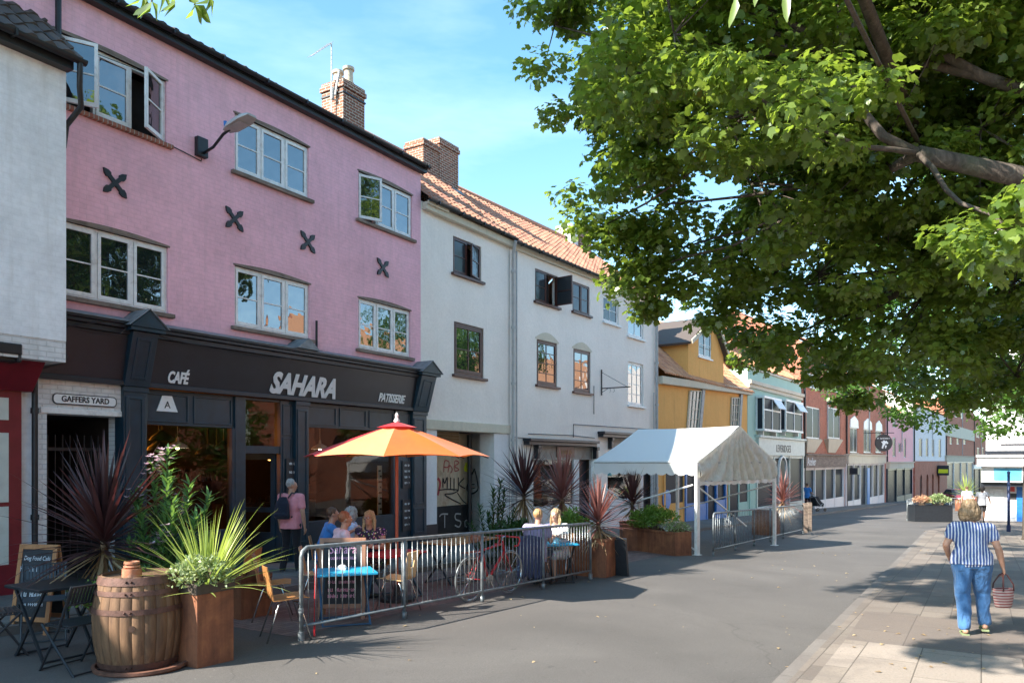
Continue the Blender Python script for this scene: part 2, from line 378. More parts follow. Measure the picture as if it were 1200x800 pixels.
wv = nd(nt, 'ShaderNodeVectorMath', operation='MULTIPLY_ADD'); cw = nd(nt, 'ShaderNodeTexNoise'); cw.inputs['Scale'].default_value = 1.3; cw.inputs['Detail'].default_value = 6; nt.links.new(v, cw.inputs['Vector']); nt.links.new(cw.outputs['Color'], wv.inputs[0]); wv.inputs[1].default_value = (.9, .9, 0); nt.links.new(v, wv.inputs[2]); nt.links.new(wv.outputs[0], vc.inputs['Vector'])
c = mix(nt, c, (.05, .046, .043), ramp(nt, vc.outputs['Distance'], [(0.0, .45), (.003, 0.0)]))
n6 = noise_n(nt, mapped(nt, 'xyz', (1, 1, 1)), 7, 3, .5); c = mix(nt, c, (.06, .055, .052), ramp(nt, n6, [(.70, 0.0), (.74, .7)]))
n7 = noise_n(nt, v, 21, 2, .5); c = mix(nt, c, (.26, .25, .24), ramp(nt, n7, [(.76, 0.0), (.78, .8)]))
nt.links.new(c, b.inputs['Base Color']); b.inputs['Roughness'].default_value = .82; bump(nt, b, n1, .6, .012); M['asphalt'] = m
def mslab(name, ca, cb, mortar, bw, bh, ang=0, dirt=(.12, .10, .09), bias=0, offs=.5):
    m, nt, b = mk(name); tc = nd(nt, 'ShaderNodeTexCoord'); mp = nd(nt, 'ShaderNodeMapping'); mp.inputs['Rotation'].default_value = (0, 0, ang)
    nt.links.new(tc.outputs['Object'], mp.inputs[0]); v = mp.outputs[0]
    t = nd(nt, 'ShaderNodeTexBrick'); t.offset = offs; t.inputs['Scale'].default_value = 1; t.inputs['Brick Width'].default_value = bw; t.inputs['Row Height'].default_value = bh
    t.inputs['Mortar Size'].default_value = .006; t.inputs['Mortar Smooth'].default_value = .2; t.inputs['Bias'].default_value = bias
    t.inputs['Color1'].default_value = tuple(ca) + (1,); t.inputs['Color2'].default_value = tuple(cb) + (1,); t.inputs['Mortar'].default_value = tuple(mortar) + (1,)
    nt.links.new(v, t.inputs['Vector']); n1 = noise_n(nt, v, 45, 6, .75); n2 = noise_n(nt, v, 1.1, 6, .65, .6)
    c = mix(nt, t.outputs['Color'], ramp(nt, n1, [(.3, .7), (.5, 1.0), (.72, 1.2)]), .8, 'MULTIPLY'); c = mix(nt, c, dirt, ramp(nt, n2, [(.48, 0.0), (.75, .65)]))
    n5 = noise_n(nt, v, 30, 2); c = mix(nt, c, tuple(x * .45 for x in dirt), ramp(nt, n5, [(.70, 0.0), (.74, .8)]))
    nt.links.new(c, b.inputs['Base Color']); b.inputs['Roughness'].default_value = .85; bump(nt, b, t.outputs['Fac'], .6, -.01); bump(nt, b, n1, .3, .008); return m
M['slabpale'] = mslab('pale_york_stone', (.24, .20, .165), (.31, .26, .22), (.12, .10, .08), 1.25, .55, 0)
M['slab'] = mslab('mixed_paving_slabs', (.13, .11, .095), (.22, .185, .155), (.10, .085, .072), .62, .36, 0, dirt=(.13, .10, .085))
M['slabred'] = mslab('red_brown_setts', (.16, .095, .085), (.24, .16, .14), (.07, .05, .05), .2, .1, 0, dirt=(.10, .075, .07))
M['slabgrey'] = mslab('grey_paving_slabs', (.11, .105, .10), (.17, .16, .15), (.07, .07, .06), .6, .6, 0)
M['kerb'] = mslab('granite_kerb', (.13, .115, .105), (.19, .17, .155), (.08, .08, .07), 1.0, 5.0, 0)

def street_obj(name, poly, lift, mat, thick=0, kind='structure'):
    """sheet (or raised slab) of street given as (u,n) corners; object axes lie along the street so its texture does too"""
    mb = MB(); n = len(poly)
    def loc(u, nn, l): return Vector((u, -nn, -SL * u + l))
    top = [loc(u, nn, lift) for u, nn in poly]
    if thick:
        bot = [loc(u, nn, lift - thick) for u, nn in poly]
        mb.add(top + bot, [tuple(range(n))] + [(i, (i + n), (i + 1) % n + n, (i + 1) % n) for i in range(n)])
    else: mb.add(top, [tuple(range(n))])
    o = mb.build(name, mat); o.rotation_euler.z = SANG
    me = o.data; bmm = bmesh.new(); bmm.from_mesh(me); bmesh.ops.recalc_face_normals(bmm, faces=bmm.faces)
    if not thick:
        for f in bmm.faces:
            if f.normal.z < 0: f.normal_flip()
    bmm.to_mesh(me); bmm.free()
    return tag(o, kind=kind)
street_obj('ground', [(-300, -500), (900, -500), (900, 500), (-300, 500)], -.30, M['gravel'])
street_obj('road', [(-14, -13), (185, -13), (185, 40), (100, 40), (60, 14), (-14, 14)], 0, M['asphalt'])
street_obj('pavement', [(-14, -15), (200, -15), (200, 3.0), (155, 1.2), (78, -6.6), (42, -8.4), (20, -9.45), (-14, -9.6)], .11, M['slabgrey'], .16)
street_obj('kerb', [(-14, -9.6), (20, -9.45), (42, -8.4), (78, -6.6), (155, 1.2), (155, 1.38), (78, -6.45), (42, -8.27), (20, -9.32), (-14, -9.47)], .10, M['kerb'], .15)
street_obj('cafe_paving', [(6.2, -9.3), (19.5, -9.3), (19.5, -6.75), (6.2, -6.75)], .004, M['slabred'])
street_obj('pavement', [(-14, -1.30), (34, -1.75), (34, 14), (-14, 14)], .045, M['slab'], .1)
street_obj('kerb', [(-14, -1.42), (34, -1.87), (34, -1.75), (-14, -1.30)], .04, M['kerb'], .1)
street_obj('pale_paving', [(-2, -1.22), (9.6, -1.34), (9.6, .36), (-2, .36)], .049, M['slabpale'])
m_band = mslab('brown_paving_band', (.13, .105, .09), (.165, .135, .115), (.11, .09, .078), 1.3, .75, 0)
street_obj('brown_paving', [(9.6, -1.34), (11.9, -1.4), (11.9, 3.4), (9.6, 3.4)], .0492, m_band)
street_obj('pavement', [(34, -1.9), (58, 2), (58, 16), (34, 16)], .045, M['slab'], .1)

# ------------------------------------------------------------------ facades
class Fac:
    """a building front: its plane runs from photo column x0 at depth Z0 towards the vanishing point xv.
    local axes: x along the front, y into the house, z up"""
    def __init__(s, name, label, xv, x0, Z0, cat='building', group=None):
        a = (xv - 600) / 900.; L = math.hypot(a, 1); s.d = Vector((a / L, 1 / L)); s.n = Vector((s.d.y, -s.d.x))
        s.O = Vector(((x0 - 600) / 900. * Z0, Z0)); s.zb = gz(s.O.x, s.O.y) + .1
        s.e = thing(name, (s.O.x, s.O.y, s.zb), math.atan2(s.d.y, s.d.x), label, cat, group); s.xv = xv
    def u(s, px, out=0):
        k = (px - 600) / 900.; o = s.O + s.n * out; return (k * o.y - o.x) / (s.d.x - k * s.d.y)
    def Y(s, u, out=0): return (s.O + s.d * u + s.n * out).y
    def z(s, py, u, out=0): return (HOR - py) / 900. * s.Y(u, out) + HC - s.zb
    def uz(s, px, py, out=0):
        u = s.u(px, out); return u, s.z(py, u, out)
    def h(s, zc): return zc + HC - s.zb
    def gu(s, u): return -SL * u * 1.0 - .1       # street level at u in local z
def cells(u0, u1, z0, z1, holes):
    xs = sorted(set([u0, u1] + [min(max(h[i], u0), u1) for h in holes for i in (0, 1)])); zs = sorted(set([z0, z1] + [min(max(h[i], z0), z1) for h in holes for i in (2, 3)]))
    for i in range(len(xs) - 1):
        for j in range(len(zs) - 1):
            cx = (xs[i] + xs[i + 1]) / 2; cz = (zs[j] + zs[j + 1]) / 2
            if xs[i + 1] - xs[i] < 1e-6 or zs[j + 1] - zs[j] < 1e-6: continue
            if not any(h[0] < cx < h[1] and h[2] < cz < h[3] for h in holes): yield xs[i], xs[i + 1], zs[j], zs[j + 1]
def wall(mb, u0, u1, z0, z1, holes, y=0, rev=.22, ends=True, back=None):
    for a, b_, c_, d_ in cells(u0, u1, z0, z1, holes): mb.quad((a, y, c_), (b_, y, c_), (b_, y, d_), (a, y, d_))
    for (a, b_, c_, d_) in holes:
        mb.quad((a, y, c_), (a, y, d_), (a, y + rev, d_), (a, y + rev, c_)); mb.quad((b_, y, d_), (b_, y, c_), (b_, y + rev, c_), (b_, y + rev, d_))
        mb.quad((a, y, d_), (b_, y, d_), (b_, y + rev, d_), (a, y + rev, d_)); mb.quad((b_, y, c_), (a, y, c_), (a, y + rev, c_), (b_, y + rev, c_))
    if ends and back:
        mb.quad((u0, back, z0), (u0, y, z0), (u0, y, z1), (u0, back, z1)); mb.quad((u1, y, z0), (u1, back, z0), (u1, back, z1), (u1, y, z1)); mb.quad((u1, back, z0), (u0, back, z0), (u0, back, z1), (u1, back, z1))
def pantiles(u0, u1, y0, z0, y1, z1, mat, parent, name='roof', tw=.24, th=.31, amp=.028, res=5, step=.022, z0b=None, z1b=None):
    """pantiled slope from the eave (y0,z0) to the ridge (y1,z1); rolls run up the slope, every course overlaps the next"""
    L = math.hypot(y1 - y0, z1 - z0); ny = max(1, round(L / th)); nx = max(1, int((u1 - u0) / tw)); sy = (y1 - y0) / L; sz = (z1 - z0) / L
    nyv, nzv = -sz, sy
    rnd = random.Random(3); V = []; F = []; T = []
    us = [u0 + (u1 - u0) * i / (nx * res) for i in range(nx * res + 1)]
    for j in range(ny):
        for e in (0, 1):
            t = (j + e) / ny * L; off = step * (1 - e)
            for i, u in enumerate(us):
                ph = (i % res) / res * 2 * math.pi
                hgt = amp * math.sin(ph) + off + .006 * math.sin(i * 1.7 + j * 2.3) + .02 * math.sin(u * .55 + 1)
                V.append((u, y0 + sy * t + nyv * hgt, z0 + sz * t + nzv * hgt))
    W = len(us)
    for j in range(ny):
        b0 = 2 * j * W
        for i in range(W - 1): F.append((b0 + i, b0 + i + 1, b0 + W + i + 1, b0 + W + i)); T.append((i // res, j))
        if j: 
            for i in range(W - 1): F.append((b0 - W + i, b0 - W + i + 1, b0 + i + 1, b0 + i)); T.append((i // res, j))
    for i in range(W - 1):   # closed tile ends at the eave
        a, b_ = V[i], V[i + 1]; k = len(V); V.append((a[0], a[1] + .02, a[2] - .05)); V.append((b_[0], b_[1] + .02, b_[2] - .05)); F.append((k, k + 1, i + 1, i)); T.append((i // res, 0))
    me = bpy.data.meshes.new(name); me.from_pydata(V, [], F); me.materials.append(mat)
    at = me.attributes.new('tile', 'FLOAT_VECTOR', 'FACE'); at.data.foreach_set('vector', [x for a, b_ in T for x in (a * .371, b_ * .733, .5)])
    o = bpy.data.objects.new(name, me); C.objects.link(o); o.parent = parent; return o
def plainroof(mb, u0, u1, y0, z0, y1, z1, y2, z2):
    mb.quad((u0, y0, z0), (u1, y0, z0), (u1, y1, z1), (u0, y1, z1)); mb.quad((u0, y1, z1), (u1, y1, z1), (u1, y2, z2), (u0, y2, z2))
def casement(mb, x0, x1, z0, z1, y, bars=(1, 0), fw=.045, t=.045, M_=None):
    mb.box(x0, x0 + fw, y, y + t, z0, z1, M_); mb.box(x1 - fw, x1, y, y + t, z0, z1, M_); mb.box(x0 + fw, x1 - fw, y, y + t, z1 - fw, z1, M_); mb.box(x0 + fw, x1 - fw, y, y + t, z0, z0 + fw * 1.3, M_)
    for i in range(bars[0]):
        z = z0 + (z1 - z0) * (i + 1) / (bars[0] + 1); mb.box(x0 + fw, x1 - fw, y + .008, y + t - .01, z - .011, z + .011, M_)
    for i in range(bars[1]):
        x = x0 + (x1 - x0) * (i + 1) / (bars[1] + 1); mb.box(x - .011, x + .011, y + .010, y + t - .012, z0 + fw, z1 - fw, M_)
def win(F, u0, u1, z0, z1, n=3, bars=(1, 0), y=.05, mat='white', glass='glass', sill=None, lintel=None, op=None, fw=.05, cf=.042, detail=True, label=None, silld=.09, name='window'):
    """window: fixed frame with n lights; op = list of opening angles per light (degrees, outward)"""
    f = MB(); t = .08
    f.box(u0, u0 + fw, y, y + t, z0, z1); f.box(u1 - fw, u1, y, y + t, z0, z1); f.box(u0 + fw, u1 - fw, y, y + t, z1 - fw, z1); f.box(u0 + fw, u1 - fw, y, y + t, z0, z0 + fw)
    w_ = (u1 - u0 - fw * (n + 1)) / n
    for i in range(1, n): x = u0 + (w_ + fw) * i; f.box(x, x + fw, y, y + t, z0 + fw, z1 - fw)
    fo = f.build(name, M[mat], F.e, bevel=.004 if detail else 0, seg=1)
    if label: fo['label'] = label
    for i in range(n):
        a = u0 + fw + (w_ + fw) * i; b_ = a + w_; ang = op[i] if op else 0; M_ = None
        if ang:
            hx = a if ang > 0 else b_
            M_ = Matrix.Translation((hx, y, 0)) @ Matrix.Rotation(-R(ang), 4, 'Z') @ Matrix.Translation((-hx, -y, 0))
        if detail:
            c_ = MB(); casement(c_, a + .004, b_ - .004, z0 + fw, z1 - fw, y - .012, bars, cf, .045, M_); c_.build('casement', M[mat], fo)
        g = MB(); yy = y + .012; vs = [Vector(p) for p in ((a + .02, yy, z0 + fw), (b_ - .02, yy, z0 + fw), (b_ - .02, yy, z1 - fw), (a + .02, yy, z1 - fw))]
        tl = Vector((0, random.uniform(-.004, .004), 0)); vs[2] += tl; vs[3] += tl
        if M_: vs = [M_ @ p for p in vs]
        g.add(vs, [(0, 1, 2, 3)]); g.build('pane', M[glass], fo)
        if ang:
            g = MB(); g.quad((a, y + .3, z0 + fw), (b_, y + .3, z0 + fw), (b_, y + .3, z1 - fw), (a, y + .3, z1 - fw)); g.build('room', M['dark'], fo)
    if sill:
        s_ = MB(); s_.box(u0 - .09, u1 + .09, -silld, y + .03, z0 - .075, z0 - .003); s_.build('sill', M[sill], fo, bevel=.01)
    if lintel:
        s_ = MB(); k = 10; top = [(u0 - .03 + (u1 - u0 + .06) * i / k, z1 + .03 + .055 * math.sin(math.pi * i / k)) for i in range(k, -1, -1)]
        s_.prism([(u0 - .03, z1 - .0), (u1 + .03, z1 - .0)] + top, -.012, y + .03); s_.build('lintel', M[lintel], fo)
    return fo
def pxwin(F, xl, xr, yt, yb, out=0, side='l', **k):
    """window from its photo box; yt,yb measured at the left (or right) edge"""
    u0, u1 = F.u(xl, out), F.u(xr, out); ur = u0 if side == 'l' else u1
    return u0, u1, F.z(yb, ur, out), F.z(yt, ur, out)
def gutter(F, u0, u1, y, z, mat='black', r=.06, name='gutter', br=1.0):
    g = MB(); n = 8; vs = []; fs = []
    for u in (u0, u1):
        for j in range(n + 1):
            a = math.pi * j / n; vs.append((u, y + r * math.cos(a), z - r * math.sin(a)))
        for j in range(n, -1, -1):
            a = math.pi * j / n; vs.append((u, y + (r - .008) * math.cos(a), z - (r - .008) * math.sin(a)))
    k = 2 * (n + 1)
    for j in range(k): fs.append((j, (j + 1) % k, (j + 1) % k + k, j + k))
    g.add(vs, fs); uu = u0 + .3
    while uu < u1: g.box(uu, uu + .03, y - r - .012, y + r + .02, z - r * 1.15, z + .012); uu += br
    return g.build(name, M[mat], F.e)
def pipe(F, pts, r, mat, name='downpipe', collars=True):
    g = MB(); g.tube(pts, r, 10)
    if collars:
        for i in range(len(pts) - 1):
            a, b_ = Vector(pts[i]), Vector(pts[i + 1])
            if abs(a.z - b_.z) > 2:
                n = int(abs(a.z - b_.z) / 1.8)
                for j in range(n + 1):
                    p = a.lerp(b_, (j + .3) / (n + 1)); g.tube([p - Vector((0, 0, .04)), p + Vector((0, 0, .04))], r * 1.35, 10)
    return g.build(name, M[mat], F.e, auto=40)

def chimney(F, u0, u1, y0, y1, z0, z1, pots=0, parent=None, mat='brick_old', lab=None):
    c_ = MB(); c_.box(u0, u1, y0, y1, z0, z1 - .22); c_.box(u0 - .04, u1 + .04, y0 - .04, y1 + .04, z1 - .2195, z1 - .1); c_.box(u0 - .01, u1 + .01, y0 - .01, y1 + .01, z1 - .0995, z1)
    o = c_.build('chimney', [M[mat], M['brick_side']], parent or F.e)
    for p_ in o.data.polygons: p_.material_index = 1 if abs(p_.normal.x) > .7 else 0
    for i in range(pots):
        q = MB(); cx = (u0 + u1) / 2; cy = y0 + (y1 - y0) * (i + .5) / pots
        q.lathe([(.15, z1 + .001), (.15, z1 + .06), (.12, z1 + .08), (.11, z1 + .38), (.15, z1 + .40), (.15, z1 + .47), (.10, z1 + .475), (.09, z1 + .3)], 16, (cx, cy, 0)); q.build('chimney_pot', M['stone'], o, auto=40)
    return o

# ================================================================== pink house with the cafe
A = Fac('pink_house', 'tall pink painted brick house with white casement windows above the dark cafe front', 1150, 40, 12600 / 1110.)
uE = A.u(493); uS = -3.2
D_ = 7.0
zTop = A.h(7.28); zF = A.h(1.27); zC = A.h(2.24)
rows = [(A.h(5.44), A.h(6.52)), (A.h(2.53), A.h(3.67))]
ws = []
for r_, (za, zb) in enumerate(rows):
    for (xl, xr) in (((64, 195), (275, 362), (420, 483)) if r_ == 0 else ((66, 197), (275, 363), (420, 481))): ws.append((A.u(xl), A.u(xr), za, zb, r_))
mb = MB(); wall(mb, uS, uE, zC - .25, zTop, [x[:4] for x in ws], back=D_)
mb.quad((uS, 0, zC - .25), (uS, D_, zC - .25), (uE, D_, zC - .25), (uE, 0, zC - .25))
mb.box(uS, A.u(60), .5, D_, A.gu(0) - .5, zC - .251); mb.box(uE - .12, uE, .45, D_, A.gu(uE) - .5, zC - .251); mb.box(uS, uE - .12, D_ - .2, D_, A.gu(uE) - .5, zC - .251)
mb.build('wall', M['pink'], A.e)
ops = [[28, 0, -30], None, [24, 0, 0], None, None, None]
for i, (a, b_, c_, d_, r_) in enumerate(ws):
    wo = win(A, a, b_, c_, d_, 3, (1, 0), y=.04, sill='sillbrick' if (r_ == 0 and i == 0) else 'rotwood', lintel='rotwood', op=ops[i], fw=.045, cf=.05, silld=.08)
# roof behind the parapet-less eave
pantiles(uS, uE + .05, -.18, zTop + .06, D_ * .5, zTop + 1.9, M['tiledark'], A.e)
mb = MB(); mb.quad((uS, D_ * .5, zTop + 1.9), (uE + .05, D_ * .5, zTop + 1.9), (uE + .05, D_ + .2, zTop), (uS, D_ + .2, zTop)); mb.add([(uE, 0, zTop), (uE, D_, zTop), (uE, D_ * .5, zTop + 1.88)], [(0, 1, 2)]); mb.add([(uS, 0, zTop), (uS, D_, zTop), (uS, D_ * .5, zTop + 1.88)], [(2, 1, 0)])
mb.build('rear_roof', M['tiledark'], A.e)
mb = MB(); mb.box(uS, uE + .05, -.16, -.003, zTop - .12, zTop + .02); mb.box(uS, uE + .05, -.19, -.163, zTop - .04, zTop + .05); mb.build('eaves_board', M['black'], A.e)
gutter(A, uS, uE + .06, -.24, zTop + .03)
# chimney with two pots, aerial strapped to it
cu = A.u(397, -2.2)
ch = chimney(A, cu - .05, cu + .75, 2.0, 2.75, zTop + 1.0, A.z(92, cu, -2.0), 2)
g = MB(); zt = A.z(52, cu, -2.1); xx = cu - .16; g.tube([(xx, 2.3, zTop + 1.2), (xx, 2.3, zt)], .018, 6)
for i in range(9):
    p = Vector((xx - .06, 2.3, zt - .02)) + Vector((-.55, .1, -.55)) * (i / 8.); g.tube([p + Vector((0, -.13, 0)), p + Vector((0, .13, 0))], .006, 4)
g.tube([(xx, 2.3, zt), (xx - .62, 2.4, zt - .58)], .01, 5); g.box(xx - .04, xx + .04, 2.24, 2.3, zTop + 2.0, zTop + 2.3); g.tube([(xx + .03, 2.2, zTop + 2.1), (xx + .12, 2.15, zTop + 2.75)], .03, 6)
for z_ in (zTop + 1.5, zTop + 2.0): g.tube([(xx, 2.3, z_), (cu - .05, 2.2, z_)], .015, 5)
tag(g.build('aerial', M['pvc'], A.e), 'rooftop television aerial with a tilted comb of rods')
g = MB()
for z_ in (A.z(108, cu, -2.0),): g.box(cu - .07, cu + .77, 1.975, 1.99, z_ - .02, z_ + .02); g.box(cu - .075, cu - .06, 1.975, 2.77, z_ - .02, z_ + .02); g.box(cu + .76, cu + .775, 1.975, 2.77, z_ - .02, z_ + .02)
g.build('strap', M['black'], ch)
chimney(A, A.u(12, 0) - .3, A.u(12, 0) + .5, .2, .9, zTop - .3, zTop + 1.6, 0)
# cast iron tie plates
for (px, py) in ((134, 215), (274, 257), (360, 284), (448, 314)):
    u, z = A.uz(px, py); g = MB(); s_ = .25
    for a in (0, 1, 2, 3):
        an = R(45 + 90 * a) * 1; M_ = Matrix.Translation((u, 0, z)) @ Matrix.Rotation(-an, 4, 'Y')
        poly = [(.0, -.032), (.13, -.032), (.155, -.055), (.21, -.046), (.275, 0), (.21, .046), (.155, .055), (.13, .032), (0, .032)]
        n = len(poly); vs = [M_ @ Vector((x, -.035 - .002 * a, q)) for x, q in poly] + [M_ @ Vector((x, -.002, q)) for x, q in poly]
        g.add(vs, [tuple(range(n)), tuple(range(2 * n - 1, n - 1, -1))] + [(i, i + n, (i + 1) % n + n, (i + 1) % n) for i in range(n)])
    o = g.build('tie_plate', M['black'], A.e)
    bmm = bmesh.new(); bmm.from_mesh(o.data); bmesh.ops.recalc_face_normals(bmm, faces=bmm.faces); bmm.to_mesh(o.data); bmm.free()
# little stub pipe and cables
u1_, z1_ = A.uz(369, 376); g = MB(); g.tube([(u1_, -.05, z1_), (u1_, -.05, z1_ - .75)], .025, 8); g.tube([(u1_, -.05, z1_ - .62), (u1_ + .16, -.05, z1_ - .62)], .015, 6); g.build('pipe', M['black'], A.e)
g = MB()
def cable(F, pts, r=.009, out=.03, g=None):
    P_ = []
    for (px, py) in pts: u, z = F.uz(px, py, out); P_.append((u, -out, z))
    g.tube(P_, r, 5)
cable(A, [(78, 383), (95, 380), (112, 378), (128, 376.5), (150, 378), (168, 386), (200, 398), (250, 408), (300, 417), (340, 420)], .010, .36, g)
g.build('cable', M['black'], A.e); g = MB(); cable(A, [(80, 381), (110, 391), (140, 392), (152, 380), (160, 377), (175, 386), (185, 395)], .010, .37, g)
g.build('cable', M['black'], A.e); g = MB(); cable(A, [(199, 170), (215, 178), (236, 189), (236, 186)], .010, .02, g); g.build('cable', M['black'], A.e); g = MB(); cable(A, [(60, 40), (110, 62), (195, 95)], .006, .02, g)
g.build('cable', M['black'], A.e)
g = MB(); u_, z_ = A.uz(67, -25, .07); g.tube([(u_, -.24, zTop), (u_ , -.1, zTop - .3), (u_, -.1, A.z(46, A.u(67, .1), .1))], .045, 8)
g.build('downpipe', M['black'], A.e)

# ---- shop front
gF = A.gu(0) + .12
mbx = MB(); uA, uB = A.u(60), A.u(487)
def canted(mb, u0, u1, z0, z1, y0, y1, dep=.12):   # board leaning out at the top
    mb.add([(u0, y0, z0), (u1, y0, z0), (u1, y1, z1), (u0, y1, z1), (u0, y0 + dep, z0), (u1, y0 + dep, z0), (u1, y1 + dep, z1), (u0, y1 + dep, z1)],
           [(0, 1, 2, 3), (5, 4, 7, 6), (0, 4, 5, 1), (3, 2, 6, 7), (0, 3, 7, 4), (1, 5, 6, 2)])
pL = (A.u(145, .1), A.u(172, .1)); pM = (A.u(347, .1), A.u(362, .1)); pR = (A.u(484, .1), A.u(500, .1))
fsc = MB(); canted(fsc, uA - .3, pL[0], zF, zC - .22, -.10, -.26); canted(fsc, pL[1], pR[0], zF, zC - .22, -.10, -.26)
fo = fsc.build('fascia', M['fascia'], A.e)
cn = MB()
for (u0, u1) in ((uA - .3, pL[0]), (pL[1], pR[0])):
    cn.box(u0, u1, -.30, -.003, zC - .215, zC - .13); cn.box(u0, u1, -.36, -.003, zC - .128, zC - .07); cn.box(u0, u1, -.40, -.003, zC - .068, zC - .02)
    cn.box(u0, u1, -.14, -.10 + .003, zF - .05, zF + .03)
cn.build('cornice', M['fascia'], A.e, bevel=.008)
ld = MB()
for (u0, u1) in ((uA - .3, pL[0]), (pL[1], pR[0])): ld.add([(u0, -.42, zC - .018), (u1, -.42, zC - .018), (u1, -.002, zC + .10), (u0, -.002, zC + .10), (u0, -.42, zC - .03), (u1, -.42, zC - .03)], [(0, 1, 2, 3), (4, 5, 1, 0), (4, 0, 3), (5, 2, 1)])
ld.build('lead_flashing', M['lead'], A.e)
# lettering
for s_, px, py, size, bold, shear, sxx, m_, ls in (('SAHARA', 358.5, 453, .56, .024, .22, .83, 'letter', 1.0), ('CAFÉ', 211, 443, .27, .010, .12, .62, 'letterw', 1.0), ('PATISSERIE', 461, 467, .27, .007, .15, .74, 'letterw', .95)):
    u, z = A.uz(px, py, .2); t = (z - zF) / (zC - .22 - zF); y_ = -.10 - .16 * t - .012
    text('lettering', s_, size, M[m_], fo, (u, y_, z), (R(90) - math.atan2(.16, zC - .22 - zF) * -1 * 1, 0, 0), .014, bold, shear, sxx, space=ls)
# pilasters, corbels with little gables
def pilaster(u0, u1, corb=True, gab=True, cw=.0):
    p = MB(); zb = A.gu(u0) + .1; um = (u0 + u1) / 2
    p.box(u0, u1, -.10, .15, zb, zF - .052); p.box(u0 - .03, u1 + .03, -.13, .15, zb, zb + .28); p.box(u0 - .02, u1 + .02, -.125, -.1001, zF - .14, zF - .053)
    for za, zb_ in ((zb + .38, zb + 1.0), (zb + 1.08, zF - .22)):
        w_ = (u1 - u0) * .24; p.box(u0 + .03, u0 + w_, -.118, -.1002, za, zb_); p.box(u1 - w_, u1 - .03, -.118, -.1002, za, zb_); p.box(u0 + w_, u1 - w_, -.118, -.1002, za, za + .04); p.box(u0 + w_, u1 - w_, -.118, -.1002, zb_ - .04, zb_)
    o = p.build('pilaster', M['navy'], A.e, bevel=.005)
    c_ = MB()
    if corb:
        canted(c_, u0 - .02, u1 + .02, zF - .051, zC - .16, -.15, -.40, .4); a = MB()
        for (x0, x1, q0, q1) in ((.05, .09, .1, .8), (.91, .95, .1, .8)):
            pass
        w_ = u1 - u0; zt, zb2 = zC - .26, zF + .06
        def pt(f, z): t = (z - (zF - .05)) / (zC - .16 - zF + .05); return (u0 + w_ * f, -.15 - .25 * t, z)
        for (f0, f1, a0, a1) in ((.16, .26, zb2, zt), (.74, .84, zb2, zt), (.26, .74, zb2, zb2 + .04), (.26, .74, zt - .04, zt)):
            q = [pt(f0, a0), pt(f1, a0), pt(f1, a1), pt(f0, a1)]; c_.add([Vector(x) - Vector((0, .015, 0)) for x in q] + [Vector(x) for x in q], [(0, 1, 2, 3), (0, 4, 5, 1), (1, 5, 6, 2), (2, 6, 7, 3), (3, 7, 4, 0)])
    if gab:
        z0, e0, e1 = zC - .155, u0 - .10, u1 + .10
        c_.box(e0, e1, -.47, -.003, z0, z0 + .06); c_.prism([(e0 - .02, z0 + .062), (e1 + .02, z0 + .062), (um, z0 + .34)], -.49, -.003)
    if corb or gab: c_.build('corbel', M['navy'], o, bevel=.006)
    if gab:
        l_ = MB(); l_.bar((e0 - .05, -.26, z0 + .07), (um, -.26, z0 + .37), .50, .012, (0, 0, 1)); l_.bar((e1 + .05, -.26, z0 + .07), (um, -.26, z0 + .37), .50, .012, (0, 0, 1)); l_.build('lead_cap', M['lead'], o)
pilaster(*pL); pilaster(pM[0] , pM[1] , False, False); pilaster(*pR)
c_ = MB(); um = A.u(360, .4); z0 = zC - .0; c_.prism([(um - .3, z0), (um + .3, z0), (um, z0 + .22)], -.46, -.003); c_.build('cornice_gable', M['lead'], A.e)
# frames of the two windows and the door
fr = MB(); zt = zF - .053
def sh(px): return A.u(px, 0)
uLa, uLb, uDa, uDb, uJ, uRa, uRb = pL[1], sh(275), sh(287), sh(328), pM[0], pM[1], sh(463)
zTr = A.z(497, sh(172), 0); zR = A.h(.62); zSt = A.gu(0) + .75
fr.box(uLa, uLb, .02, .14, zTr, zt); fr.box(uLb, uDa, -.02, .16, A.gu(uLb) + .1, zt); fr.box(uDb, uJ, -.02, .16, A.gu(uDb) + .1, zt)
fr.box(uRa, uRb, .02, .14, A.z(500, uRa), zt); fr.box(uRb, pR[0], -.02, .16, A.gu(uRb) + .1, zt)
fr.box(uLa, uLb, .0, .15, A.gu(0) + .1, zSt); fr.box(uRa, uRb, .0, .15, A.gu(uRa) + .1, zSt)
fr.box(uLa, uLa + .06, -.01, .13, zSt, zTr); fr.box(uLb - .06, uLb, -.01, .13, zSt, zTr); fr.box(uRa, uRa + .05, -.01, .13, zSt, A.z(500, uRa)); fr.box(uRb - .06, uRb, -.01, .13, zSt, A.z(500, uRa))
zD0, zD1 = A.z(531, uDa), A.z(522, uDa); fr.box(uDa, uDb, .0, .14, zD0, zD1); fr.box(uDa, uDb, .0, .14, zt - .05, zt)
for i in range(2):   # raised panels of the head boards
    w_ = (uLb - uLa) / 2; a = uLa + w_ * i + .05; b_ = uLa + w_ * (i + 1) - .05
    for q in ((a, b_, zt - .09, zt - .06), (a, b_, zTr + .05, zTr + .08), (a, a + .03, zTr + .08, zt - .09), (b_ - .03, b_, zTr + .08, zt - .09)): fr.box(q[0], q[1], .0, .0195, q[2], q[3])
w_ = (uRb - uRa) / 3; zq = A.z(500, uRa)
for i in range(3):
    a = uRa + w_ * i + .05; b_ = uRa + w_ * (i + 1) - .05
    for q in ((a, b_, zt - .09, zt - .06), (a, b_, zq + .05, zq + .08), (a, a + .03, zq + .08, zt - .09), (b_ - .03, b_, zq + .08, zt - .09)): fr.box(q[0], q[1], .0, .0195, q[2], q[3])
